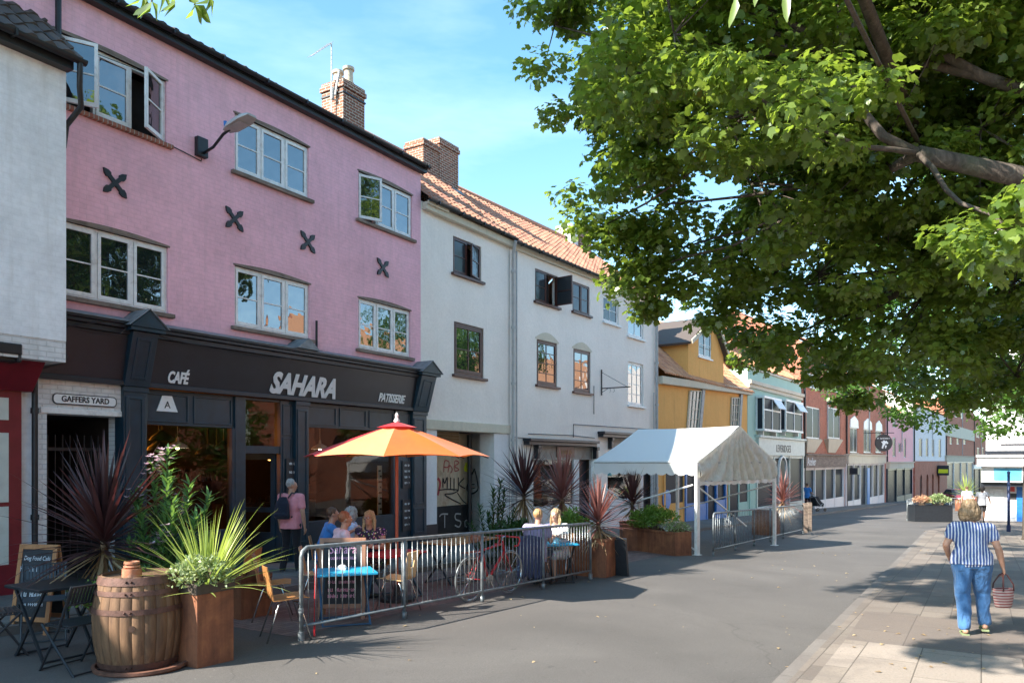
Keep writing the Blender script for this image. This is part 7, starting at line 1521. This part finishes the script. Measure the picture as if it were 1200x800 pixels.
class Blob:
    """closed volumes (tapering capsules, ellipsoids, lofts) fused into ONE continuous skin by voxel remeshing"""
    def __init__(s): s.mb = MB()
    def cap(s, a, b_, r0, r1, n=12):
        a = Vector(a); b_ = Vector(b_); d = b_ - a; L = d.length or 1e-4; d /= L; pts = []; rs = []
        for k in (0, .35, .7, .92): an = math.pi / 2 * k; pts.append(a - d * r0 * math.cos(an)); rs.append(max(.0008, r0 * math.sin(an)))
        pts += [a, b_]; rs += [r0, r1]
        for k in (.92, .7, .35, 0): an = math.pi / 2 * k; pts.append(b_ + d * r1 * math.cos(an)); rs.append(max(.0008, r1 * math.sin(an)))
        s.mb.tube(pts, rs, n); return s
    def chain(s, pts, rs): 
        for i in range(len(pts) - 1): s.cap(pts[i], pts[i + 1], rs[i], rs[i + 1])
        return s
    def ell(s, c, r, n=16, k=10): s.mb.ball(c, r, n, k); return s
    def loft(s, secs, n=20):
        """secs: (centre, rx, ry, xaxis, yaxis)"""
        vs = []; K = len(secs)
        for (c, rx, ry, X, Y) in secs:
            for j in range(n): a = 2 * math.pi * j / n; ca, sa = math.cos(a), math.sin(a); p_ = 2.4; q = (abs(ca) ** p_ + abs(sa) ** p_) ** (-1 / p_); vs.append(Vector(c) + Vector(X) * (rx * ca * q) + Vector(Y) * (ry * sa * q))
        fs = [(i * n + j, i * n + (j + 1) % n, (i + 1) * n + (j + 1) % n, (i + 1) * n + j) for i in range(K - 1) for j in range(n)]
        s.mb.add(vs, fs + [tuple(range(n - 1, -1, -1)), tuple((K - 1) * n + j for j in range(n))]); return s
    def make(s, name, mat, parent, vox=.011, smooth=4, cut=None, disp=None):
        me = bpy.data.meshes.new('tmp'); me.from_pydata(s.mb.v, [], s.mb.f); bm_ = bmesh.new(); bm_.from_mesh(me); bmesh.ops.recalc_face_normals(bm_, faces=bm_.faces); bm_.to_mesh(me); bm_.free()
        t = bpy.data.objects.new('tmp', me); C.objects.link(t); r_ = t.modifiers.new('r', 'REMESH'); r_.mode = 'VOXEL'; r_.voxel_size = vox
        if smooth: q = t.modifiers.new('s', 'SMOOTH'); q.iterations = smooth; q.factor = .5
        bpy.context.view_layer.update(); m2 = bpy.data.meshes.new_from_object(t.evaluated_get(bpy.context.evaluated_depsgraph_get())); bpy.data.objects.remove(t); bpy.data.meshes.remove(me)
        if cut or disp:
            bm_ = bmesh.new(); bm_.from_mesh(m2)
            if disp:
                for v_ in bm_.verts: v_.co += v_.normal * disp(v_.co)
            if cut: bmesh.ops.delete(bm_, geom=[v_ for v_ in bm_.verts if cut(v_.co)], context='VERTS')
            bm_.to_mesh(m2); bm_.free()
        m2.materials.clear(); m2.materials.append(mat); m2.polygons.foreach_set('use_smooth', [True] * len(m2.polygons)); m2.name = name
        o = bpy.data.objects.new(name, m2); C.objects.link(o); o.parent = parent; return o
def person(loc, rot, label, J, shirt=None, trous=None, hair=None, skin='skin', sleeve=.55, legs='long', wide=1.0, belly=1.0, hairst='short', vox=.011, group=None, shoes='black', head_yaw=0, head_pitch=0, face=True, scale=1.0, hang=.10, cap=None, glasses=False, female=False, fold=.006, hip=1.0, curl=None, lw=1.0):
    """faces +y. J: joints; missing joints come from a standing default"""
    D = dict(pel=(0, 0, .95), ch=(0, 0, 1.30), nk=(0, 0, 1.47), hd=(0, .02, 1.62), shL=(-.19, 0, 1.41), shR=(.19, 0, 1.41), elL=(-.24, -.02, 1.13), elR=(.24, -.02, 1.13), wrL=(-.25, .04, .88), wrR=(.25, .04, .88), hpL=(-.10, 0, .92), hpR=(.10, 0, .92), knL=(-.11, .02, .50), knR=(.11, .02, .50), anL=(-.11, -.02, .09), anR=(.11, -.02, .09))
    D.update(J); D = {k: Vector(v_) for k, v_ in D.items()}
    for k in ('shL', 'shR'): D[k].x *= wide
    e = thing('person', loc, rot, label, 'person', group); e.scale = (scale,) * 3
    up = (D['nk'] - D['pel']).normalized(); X = (D['shR'] - D['shL']).normalized(); Yv = up.cross(X).normalized() * -1 if up.cross(X).y < 0 else up.cross(X).normalized(); HX = (D['hpR'] - D['hpL']).normalized(); HX = (HX - up * HX.dot(up)).normalized()
    def torso(b_, inf, z0=-.05):
        w_ = wide; pc, cc, nk = D['pel'], D['ch'], D['nk']; bt = pc.lerp(cc, .45)
        b_.loft([(pc - up * (.09 - z0 * 0), .135 * w_ * hip + inf, .105 * belly + inf, HX, Yv), (pc, .165 * w_ * hip + inf, .120 * belly + inf, HX, Yv), (pc + up * .09, .155 * w_ * (1 + hip) / 2 + inf, .115 * belly + inf, X, Yv), (bt, .145 * w_ + inf, .112 * belly + inf, X, Yv), (cc - up * .04, .165 * w_ + inf, .118 * (1 + belly) / 2 + inf, X, Yv), (cc + up * .06, .175 * w_ + inf, .112 + inf, X, Yv), (nk - up * .06, .14 * w_ + inf, .085 + inf, X, Yv), (nk - up * .015, .07 + inf, .06 + inf, X, Yv)])
        for s_ in ('L', 'R'): b_.cap(D['sh' + s_], nk - up * .07, .058 * (w_ * .5 + .5) + inf, .06 + inf)
        if female:
            for sx in (-1, 1): b_.ell(cc + X * sx * .08 * w_ + Yv * .095 * belly - up * .01, (.07 + inf, .06 + inf, .065 + inf))
    B_ = Blob(); torso(B_, -.006)
    tk = (wide + 1) / 2
    B_.cap(D['nk'] - up * .05, D['hd'] - Vector((0, 0, .07)), .058, .054)
    Rh = Matrix.Rotation(R(head_yaw), 3, 'Z') @ Matrix.Rotation(R(head_pitch), 3, 'X'); H = D['hd']
    def hp(x, y, z): return H + Rh @ Vector((x, y, z))
    B_.ell(hp(0, -.012, .025), (.074, .092, .092)); B_.cap(hp(0, .035, -.01), hp(0, .052, -.075), .058, .035); B_.ell(hp(0, .04, .0), (.062, .052, .075))
    if face:
        B_.cap(hp(0, .088, .018), hp(0, .104, -.012), .009, .014); B_.ell(hp(0, .086, -.043), (.024, .010, .009)); B_.cap(hp(-.035, .078, .036), hp(.035, .078, .036), .012, .012)
    for sx in (-1, 1): B_.ell(hp(sx * .076, -.005, -.003), (.010, .018, .03))
    for s_ in ('L', 'R'):
        sg = -1 if s_ == 'L' else 1
        sh_, el, wr = D['sh' + s_], D['el' + s_], D['wr' + s_]; mid = sh_.lerp(el, .4); fm = el.lerp(wr, .3)
        B_.chain([sh_, mid, el], [.052 * tk, .046 * tk, .038 * tk]); B_.chain([el, fm, wr], [.038 * tk, .040 * tk, .026])
        fd = (wr - el).normalized(); pd = D.get('pd' + s_, None) or Vector((sg * -.2, 0, 0)); th = Vector((0, 1, 0)) - fd * fd.y
        if th.length < .3: th = Vector((0, 0, 1)) - fd * fd.z
        th.normalize(); pn = fd.cross(th).normalized() * (-sg)      # thumb side, palm normal (towards the body)
        pc_ = wr + fd * .055; B_.loft([(wr + fd * .01, .026, .018, th, pn), (wr + fd * .045, .038, .016, th, pn), (wr + fd * .09, .040, .013, th, pn)], 12)
        cu = curl if curl is not None else .5
        for i, (o_, L) in enumerate(((.030, .066), (.010, .074), (-.010, .070), (-.029, .056))):
            p = wr + fd * .088 + th * o_; d = fd.copy(); r_ = .0088
            for sgm, q in ((L * .42, 1.0), (L * .32, .92), (L * .26, .82)):
                d = (d + pn * cu * .75).normalized(); p2 = p + d * sgm; B_.cap(p, p2, r_ * q, r_ * q * .92, 8); p = p2
        p = wr + fd * .03 + th * .028; p2 = p + (fd * .6 + th * .75).normalized() * .035; p3 = p2 + (fd * .9 + th * .25 + pn * .3).normalized() * .032; B_.cap(p, p2, .012, .0105, 8); B_.cap(p2, p3, .0105, .008, 8)
        hp_, kn, an = D['hp' + s_], D['kn' + s_], D['an' + s_]; B_.chain([hp_, hp_.lerp(kn, .45), kn], [.085 * tk, .072 * tk, .052]); B_.chain([kn, kn.lerp(an, .3), an], [.050, .053, .034])
        fa = D.get('ft' + s_) or Vector((0, 1, 0)); B_.cap(an + Vector((0, 0, -.035)) - fa * .035, an + Vector((0, 0, -.055)) + fa * .13, .034, .026)
    bd = B_.make('body', M[skin], e, vox)
    if face:
        for sx in (-1, 1): g = MB(); g.ball(hp(sx * .029, .083, .018), .0095, 10, 8); g.build('eye', M['letterw'], bd); g = MB(); g.ball(hp(sx * .029, .0905, .018), .0046, 8, 6); g.build('pupil', M['blackletter'], bd)
        g = MB(); g.ball(hp(0, .0945, -.044), (.021, .004, .005), 10, 6); g.build('lips', mpaint('lip_colour', (.38, .12, .10), .5, .05, 8, 0), bd)
    if glasses:
        g = MB()
        for sx in (-1, 1): g.tube([hp(sx * .03 + .024 * math.cos(a), .108, .018 + .018 * math.sin(a)) for a in [2 * math.pi * i / 12 for i in range(13)]], .003, 5)
        g.tube([hp(-.055, .1, .02), hp(-.078, 0, .02)], .002, 4); g.tube([hp(.055, .1, .02), hp(.078, 0, .02)], .002, 4); g.build('glasses', M['blk'], bd)
    if hair:
        Hb_ = Blob()
        if hairst == 'short': Hb_.ell(hp(0, -.022, .040), (.082, .095, .092)); ck = lambda p: (Rh.transposed() @ (p - H)).y > .045 and (Rh.transposed() @ (p - H)).z < .075 or (Rh.transposed() @ (p - H)).z < -.045 + .0 * p.x
        elif hairst == 'bob':
            Hb_.ell(hp(0, -.022, .040), (.094, .108, .096)); Hb_.ell(hp(0, -.045, -.03), (.122, .09, .095)); Hb_.ell(hp(-.075, -.01, -.045), (.042, .06, .065)); Hb_.ell(hp(.075, -.01, -.045), (.042, .06, .065)); Hb_.cap(hp(-.07, -.05, -.09), hp(.07, -.05, -.09), .045, .045); ck = lambda p: (Rh.transposed() @ (p - H)).y > .055 and (Rh.transposed() @ (p - H)).z < .06
        elif hairst == 'afro': Hb_.ell(hp(0, -.03, .045), (.125, .125, .115)); Hb_.ell(hp(0, -.06, -.03), (.10, .08, .08)); ck = lambda p: (Rh.transposed() @ (p - H)).y > .05 and (Rh.transposed() @ (p - H)).z < .05
        else:
            Hb_.ell(hp(0, -.02, .038), (.087, .10, .094)); Hb_.cap(hp(0, -.055, -.0), hp(0, -.06, -.18), .07, .06)
            for sx in (-1, 1): Hb_.chain([hp(sx * .078, -.01, .02), hp(sx * .09, -.005, -.09), hp(sx * .09, .01, -.22)], [.022, .026, .014])
            ck = lambda p: (Rh.transposed() @ (p - H)).y > .06 and abs((Rh.transposed() @ (p - H)).x) < .068 and (Rh.transposed() @ (p - H)).z < .065
        amp = .007 if hairst == 'short' else .016
        Hb_.make('hair', M[hair], e, .008, 2, ck, lambda p: amp * (noise.noise(Vector((p.x * 45, p.y * 45, p.z * 14))) + .5 * noise.noise(p * 90)))
    if cap:
        g = Blob(); g.ell(hp(0, -.018, .055), (.088, .102, .075)); g.make('cap', cap, e, .009, 2, lambda p: (Rh.transposed() @ (p - H)).z < .028)
    fd_ = lambda p: fold * (noise.noise(Vector((p.x * 9, p.y * 9, p.z * 5))) + .6 * noise.noise(Vector((p.x * 20, p.y * 20, p.z * 9))))
    if shirt is not None:
        S_ = Blob(); torso(S_, .014)
        S_.loft([(D['pel'] - up * (.02 + hang), .178 * wide * hip + .012, .128 * belly + .016, HX, Yv), (D['pel'] + up * .05, .172 * wide * hip + .012, .124 * belly + .014, HX, Yv), (D['pel'].lerp(D['ch'], .5), .152 * wide + .014, .116 * belly + .014, X, Yv)])
        if sleeve is not None:
            for s_ in ('L', 'R'):
                sh_, el, wr = D['sh' + s_], D['el' + s_], D['wr' + s_]
                if sleeve <= 1: S_.cap(sh_, sh_.lerp(el, sleeve), .068 * tk, .062 * tk)
                else: S_.chain([sh_, el, el.lerp(wr, sleeve - 1)], [.066 * tk, .054 * tk, .044 * tk])
        zlo = D['pel'] - up * (.10 + hang); ntop = D['nk'] + up * .012
        S_.make('shirt', shirt, e, vox, 3, lambda p: (p - zlo).dot(up) < 0 and (p - D['pel']).dot(up) > -.3 or (p - ntop).dot(up) > -.0, fd_)
    if trous is not None:
        T_ = Blob(); T_.loft([(D['pel'] - up * .11, .12 * wide * hip, .10 * belly, HX, Yv), (D['pel'] - up * .05, .160 * wide * hip + .010, .118 * belly + .010, HX, Yv), (D['pel'] + up * .03, .158 * wide * hip + .008, .114 * belly + .008, HX, Yv), (D['pel'] + up * .08, .15 * wide * hip, .108 * belly, HX, Yv)])
        for s_ in ('L', 'R'):
            hp_, kn, an = D['hp' + s_], D['kn' + s_], D['an' + s_]
            if legs == 'long': T_.chain([hp_ - up * .02, hp_.lerp(kn, .45), kn], [.100 * tk * (hip + 1) / 2 * lw, .086 * tk * lw, .070 * lw]); T_.chain([kn, kn.lerp(an, .93)], [.070 * lw, .062 * lw])
            elif legs == 'shorts': T_.chain([hp_ - up * .02, hp_.lerp(kn, .5), hp_.lerp(kn, .75)], [.100 * tk, .088 * tk, .08])
            elif legs == 'skirt': T_.chain([hp_ - up * .02, hp_.lerp(kn, .5), kn], [.105 * tk, .10 * tk, .09]); T_.cap(D['knL'].lerp(D['knR'], .5), D['hpL'].lerp(D['hpR'], .5), .07, .09)
        T_.make('trousers' if legs != 'skirt' else 'skirt', trous, e, vox, 3, (lambda p: p.z < min(D['anL'].z, D['anR'].z) - .02 + 0 * p.x) if legs == 'long' else None, fd_)
    if shoes:
        for s_ in ('L', 'R'):
            an = D['an' + s_]; fa = D.get('ft' + s_) or Vector((0, 1, 0)); Sb = Blob(); Sb.cap(an + Vector((0, 0, -.045)) - fa * .04, an + Vector((0, 0, -.058)) + fa * .15, .043, .034); Sb.cap(an + Vector((0, 0, -.01)) - fa * .01, an + Vector((0, 0, -.04)), .042, .044); Sb.make('shoe', M[shoes], e, .01, 2, lambda p: p.z < an.z - .088)
    return e, D
# --- the woman walking away on the right pavement
m, nt, b = mk('blue_white_striped_cotton'); tcn = nd(nt, 'ShaderNodeTexCoord'); sp = nd(nt, 'ShaderNodeSeparateXYZ'); nt.links.new(tcn.outputs['Object'], sp.inputs[0])
nz = noise_n(nt, mapped(nt, 'xyz'), 7, 3); ad = nd(nt, 'ShaderNodeMath', operation='MULTIPLY_ADD'); nt.links.new(nz, ad.inputs[0]); ad.inputs[1].default_value = .022; nt.links.new(sp.outputs[0], ad.inputs[2])
w1 = nd(nt, 'ShaderNodeMath', operation='MULTIPLY'); nt.links.new(ad.outputs[0], w1.inputs[0]); w1.inputs[1].default_value = 2 * math.pi / .0335; w2 = nd(nt, 'ShaderNodeMath', operation='SINE'); nt.links.new(w1.outputs[0], w2.inputs[0]); w3 = nd(nt, 'ShaderNodeMath', operation='MULTIPLY_ADD'); nt.links.new(w2.outputs[0], w3.inputs[0]); w3.inputs[1].default_value = .5; w3.inputs[2].default_value = .5
nt.links.new(ramp(nt, w3.outputs[0], [(.26, (.56, .58, .64)), (.38, (.04, .08, .24))]), b.inputs['Base Color']); b.inputs['Roughness'].default_value = .85; bump(nt, b, noise_n(nt, mapped(nt, 'xyz', (1, 1, .5)), 9, 3, .5, 1.0), .5, .03); M['stripe'] = m
jean = mcloth('bright_blue_jeans', (.05, .13, .28), var=.14, fold=1.0); sand = mpaint('sandal_leather', (.20, .24, .12), .6)
M['sand'] = sand
wq = G(1137, 746, .045); wy = 9.35; wq = gp(1139, wy) + Vector((0, 0, .047))
hero, HD = person(wq, R(-22), 'woman in a blue and white striped top and blue jeans walking away on the pavement', dict(pel=(0, 0, .90), ch=(-.01, .03, 1.20), nk=(-.01, .04, 1.37), hd=(-.02, .06, 1.50), shL=(-.165, .03, 1.275), shR=(.165, .03, 1.275), elL=(-.275, .01, 1.07), elR=(.275, -.0, 1.05), wrL=(-.23, .16, .92), wrR=(.335, .08, .83), hpL=(-.10, .0, .87), hpR=(.10, 0, .87), knL=(-.10, .0, .48), knR=(.12, .10, .50), anL=(-.09, -.12, .09), anR=(.15, .10, .12)), M['stripe'], jean, 'h_ash', 'skint', .45, 'long', 1.10, 1.12, 'bob', .009, None, None, face=True, hip=1.15, hang=.04, female=True, fold=.015, curl=.9, lw=1.18)
for s_ in ('L', 'R'):   # sandals
    an = HD['an' + s_]; g = MB(); g.prismz([(an.x + x, an.y + y) for x, y in ((-.04, -.07), (.04, -.07), (.045, .05), (.045, .14), (.02, .18), (-.03, .17), (-.045, .1), (-.045, .03))], an.z - .092, an.z - .068); g.tube([(an.x - .045, an.y + .06, an.z - .07), (an.x - .03, an.y + .06, an.z - .025), (an.x + .03, an.y + .06, an.z - .025), (an.x + .045, an.y + .06, an.z - .07)], .012, 6); g.tube([an + Vector((.042 * math.cos(a), .042 * math.sin(a) - .0, -.03)) for a in [2 * math.pi * i / 14 for i in range(15)]], .010, 6); g.build('sandal', sand, hero, bevel=.004)
m, nt, b = mk('striped_basket'); v = mapped(nt, 'xyz'); sp = nd(nt, 'ShaderNodeSeparateXYZ'); nt.links.new(v, sp.inputs[0]); w1 = nd(nt, 'ShaderNodeMath', operation='MULTIPLY'); nt.links.new(sp.outputs[2], w1.inputs[0]); w1.inputs[1].default_value = 2 * math.pi / .034; w2 = nd(nt, 'ShaderNodeMath', operation='SINE'); nt.links.new(w1.outputs[0], w2.inputs[0]); nt.links.new(ramp(nt, w2.outputs[0], [(.25, (.42, .30, .27)), (.5, (.24, .04, .04))]), b.inputs['Base Color']); b.inputs['Roughness'].default_value = .8; bump(nt, b, noise_n(nt, mapped(nt, 'xyz', (60, 60, 60)), 1, 2), .6, .01); M['basket'] = m
mw = Matrix.Rotation(R(-22), 4, 'Z'); hw2 = wq + mw @ (HD['wrR'] + Vector((.012, .03, -.10)))
bag = thing('handbag', hw2 - Vector((0, 0, .40)), R(15), 'red and cream striped basket bag hanging from the walking woman\'s hand', 'handbag')
g = MB(); g.lathe([(.0, 0), (.10, 0), (.112, .02), (.132, .13), (.135, .22), (.128, .225), (.122, .13), (.10, .025), (0, .02)], 28, sx=1, sy=.62); g.build('basket', M['basket'], bag, smooth=True)
for y in (-.05, .05): g = MB(); g.tube([(-.08, y * 1.5, .20), (-.075, y * 1.4, .28), (-.03, y * .5, .39), (0, y * .2, .405), (.03, y * .5, .39), (.075, y * 1.4, .28), (.08, y * 1.5, .20)], .008, 7); g.build('handle', mpaint('brown_leather', (.10, .025, .02), .5), bag, smooth=True)
# --- cafe customers
def sit(lean=.05, reachL=None, reachR=None, splay=.11, kn=.46):
    J = dict(pel=(0, 0, .53), ch=(0, lean, .88), nk=(0, lean + .03, 1.05), hd=(0, lean + .06, 1.20), shL=(-.185, lean, .99), shR=(.185, lean, .99), hpL=(-.10, .02, .52), hpR=(.10, .02, .52), knL=(-splay, kn, .50), knR=(splay, kn, .50), anL=(-splay, kn - .02, .09), anR=(splay, kn + .06, .09), elL=(-.24, lean + .06, .76), elR=(.24, lean + .06, .76), wrL=(-.16, lean + .30, .78), wrR=(.16, lean + .30, .78))
    if reachL: J['elL'], J['wrL'] = reachL
    if reachR: J['elR'], J['wrR'] = reachR
    return J
pinkc = mcloth('pink_shirt', (.66, .26, .30), fold=.6); darkc = mcloth('black_trousers', (.018, .018, .022), fold=.4); bluec = mcloth('bright_blue_shirt', (.05, .20, .52), fold=.5); lightb = mcloth('pale_blue_shirt', (.42, .52, .72), fold=.5); whitec = mcloth('pale_pink_top', (.68, .52, .58), fold=.4); navyc = mcloth('navy_trousers', (.02, .03, .06)); lilac = mcloth('lilac_tee', (.30, .27, .42), fold=.4); greyc = mcloth('grey_top', (.30, .31, .34), fold=.4); beige = mcloth('beige_trousers', (.40, .34, .27))
m, nt, b = mk('flowered_fabric'); v = mapped(nt, 'xyz'); vo = nd(nt, 'ShaderNodeTexVoronoi'); vo.inputs['Scale'].default_value = 28; nt.links.new(v, vo.inputs['Vector']); c = mix(nt, vo.outputs['Color'], (.5, .3, .15), .4); nt.links.new(mix(nt, c, (.03, .02, .05), ramp(nt, vo.outputs['Distance'], [(.25, 0.0), (.4, 1.0)])), b.inputs['Base Color']); b.inputs['Roughness'].default_value = .85; M['floral'] = m
m, nt, b = mk('white_patterned_fabric'); v = mapped(nt, 'xyz'); vo = nd(nt, 'ShaderNodeTexVoronoi'); vo.inputs['Scale'].default_value = 34; nt.links.new(v, vo.inputs['Vector']); c = mix(nt, vo.outputs['Color'], (.3, .3, .5), .3); nt.links.new(mix(nt, c, (.6, .58, .6), ramp(nt, vo.outputs['Distance'], [(.3, 0.0), (.42, 1.0)])), b.inputs['Base Color']); b.inputs['Roughness'].default_value = .85; M['pattern'] = m
q = gp(341, 14.1); man, MD = person(q + Vector((0, 0, .05)), R(-15), 'grey haired man in a pink shirt with a dark rucksack standing by the cafe door', dict(wrR=(.27, .02, .86), elR=(.26, -.03, 1.12), anL=(-.10, -.12, .09), anR=(.12, .05, .09)), pinkc, darkc, 'h_grey', 'skint', .6, 'long', 1.05, 1.1, 'short', .011, head_yaw=-45)
rk = thing('rucksack', q + Matrix.Rotation(R(-15), 4, 'Z') @ Vector((-.04, -.22, .05 + 1.02)), R(-15), 'dark navy rucksack on the back of the man in the pink shirt', 'rucksack')
B_ = Blob(); B_.loft([((0, 0, 0), .13, .07, Vector((1, 0, 0)), Vector((0, 1, 0))), ((0, -.02, .05), .155, .09, Vector((1, 0, 0)), Vector((0, 1, 0))), ((0, -.01, .28), .13, .075, Vector((1, 0, 0)), Vector((0, 1, 0))), ((0, .02, .40), .07, .04, Vector((1, 0, 0)), Vector((0, 1, 0)))]); B_.cap((-.08, -.09, .08), (.08, -.09, .08), .04, .04); B_.make('pack', mcloth('navy_nylon', (.015, .02, .035)), rk, .012, 3)
for sx in (-1, 1): g = MB(); g.tube([(sx * .08, .05, .38), (sx * .12, .12, .47), (sx * .14, .24, .45), (sx * .16, .36, .30), (sx * .17, .30, .12), (sx * .13, .08, .03)], .016, 6); g.build('strap', M['blk'], rk, smooth=True)
person(gp(379, 13.0), R(-70), 'man in a bright blue shirt sitting with his back to the cafe window', sit(.1, reachR=((.25, .28, .85), (.14, .48, .93))), bluec, navyc, 'h_brown', 'skint', 1.0, 'long', 1.12, 1.15, 'short', face=True)
person(gp(418, 13.4), R(100), 'older woman in a pale blue blouse and grey knitted cap at the window table', sit(.06, reachR=((.24, .25, .84), (.10, .45, .90))), lightb, beige, 'h_grey', 'skin', 1.6, 'long', 1.0, 1.0, 'bob', cap=mcloth('grey_knit', (.25, .32, .35)), female=True)
person(gp(391, 11.5), R(-62), 'auburn haired woman in a pale pink top sitting with her back to the railing', sit(.12, reachL=((-.22, .25, .83), (-.12, .42, .80))), whitec, navyc, 'h_red', 'skint', .5, 'long', 1.1, 1.1, 'bob' if 0 else 'short', female=True)
person(gp(437, 12.2), R(165), 'blonde woman in glasses and a sleeveless flowered dress facing the street', sit(.08), M['floral'], M['floral'], 'h_blond', 'skint', .12, 'skirt', 1.08, 1.05, 'long', glasses=True, female=True)
person(gp(628, 13.5), R(-28), 'sandy haired man in a lilac tee sitting with his back to the street', sit(.04), lilac, navyc, 'h_ginger', 'skint', .5, 'long', 1.1, 1.05, 'short')
person(gp(656, 14.2), R(150), 'fair haired woman in a white patterned top facing us over the blue table', sit(.12, reachL=((-.22, .22, .80), (-.08, .34, .84)), reachR=((.22, .22, .80), (.06, .34, .86))), M['pattern'], M['pattern'], 'h_blond', 'skin', .5, 'skirt', 1.0, 1.0, 'long', female=True)
# jacket over the back of his chair
cj = ply_chair(gp(627, 13.45), R(-28), 'plywood chair under the man in the lilac tee'); ply_chair(gp(657, 14.25), R(150), 'plywood chair under the woman in the white patterned top')
jk = thing('jacket', gp(626, 13.28), R(-28), 'dark blue jacket hung over the back of the lilac tee man\'s chair', 'jacket'); V = []; nx, nz = 30, 14
for i in range(nx + 1):
    for j in range(nz + 1):
        f = j / nz; x = -.24 + .48 * i / nx; V.append((x * (1 + .18 * f), -.10 - .05 * f + .025 * math.sin(i * 1.3 + f * 2) * f - .05 * (1 - (x / .24) ** 2), .90 - .72 * f - .04 * abs(x / .24) - .02 * math.sin(i * .9) * f))
g = MB(); g.add(V, [(i * (nz + 1) + j, (i + 1) * (nz + 1) + j, (i + 1) * (nz + 1) + j + 1, i * (nz + 1) + j + 1) for i in range(nx) for j in range(nz)]); o = g.build('cloth', mcloth('navy_jacket', (.06, .07, .13), fold=.5), jk, smooth=True); sm = o.modifiers.new('s', 'SOLIDIFY'); sm.thickness = .015
# --- people far down the street
wk = dict(anL=(-.1, -.16, .12), anR=(.1, .16, .09), knR=(.11, .12, .5), knL=(-.11, .02, .5), elR=(.30, -.04, 1.14), wrR=(.36, .06, .93))
person(gp(1151, 37) + Vector((0, 0, .05)), R(-18), 'dark haired woman in a grey top and black shorts walking far along the pavement', wk, greyc, darkc, 'h_black', 'skind', .4, 'shorts', 1.0, 1.0, 'afro', .018, face=False, female=True)
fm, FD = person(gp(1133, 43) + Vector((0, 0, .05)), R(-25), 'distant person in pale clothes carrying a small white backpack', dict(wk), greyc, beige, 'h_brown', 'skin', .6, 'long', 1.0, 1.0, 'short', .02, face=False)
rk2 = thing('backpack', gp(1133, 43) + Vector((0, -.18, 1.1)), R(-25), 'small white backpack on the distant walker', 'backpack'); B_ = Blob(); B_.loft([((0, 0, 0), .13, .06, Vector((1, 0, 0)), Vector((0, 1, 0))), ((0, -.02, .3), .12, .06, Vector((1, 0, 0)), Vector((0, 1, 0))), ((0, 0, .38), .06, .03, Vector((1, 0, 0)), Vector((0, 1, 0)))]); B_.make('pack', whitec if 0 else M['letterw'], rk2, .02, 2)
sq = gp(946, 47) + Vector((0, 0, .1)); person(sq, R(-60), 'person in a light blue shirt pushing a pushchair past the shops', dict(wk, elR=(.24, .12, 1.15), wrR=(.2, .36, 1.05), elL=(-.24, .12, 1.15), wrL=(-.2, .36, 1.05)), bluec, darkc, 'h_brown', 'skint', .6, 'shorts', 1.0, 1.0, 'short', .02, face=False)
pc_ = thing('pushchair', gp(958, 47.3) + Vector((0, 0, .1)), R(30), 'dark pushchair on four small wheels outside the shops', 'pushchair')
g = MB(); g.prism([(-.30, .35), (.30, .30), (.34, .5), (.1, .62), (-.2, .95), (-.42, .85)], -.22, .22); g.build('seat', darkc, pc_, bevel=.03); g = MB()
for y in (-.22, .22): g.tube([(-.62, y, 1.05), (-.25, y, .6), (.38, y, .12)], .015, 6); g.tube([(.2, y, .5), (-.35, y, .12)], .015, 6)
g.tube([(-.62, -.22, 1.05), (-.62, .22, 1.05)], .018, 6); g.build('frame', M['pvc'], pc_)
for x in (.38, -.35):
    for y in (-.25, .25): g = MB(); g.tube([(x, y - .02, .11), (x, y + .02, .11)], .11, 14); g.build('wheel', M['black'], pc_)
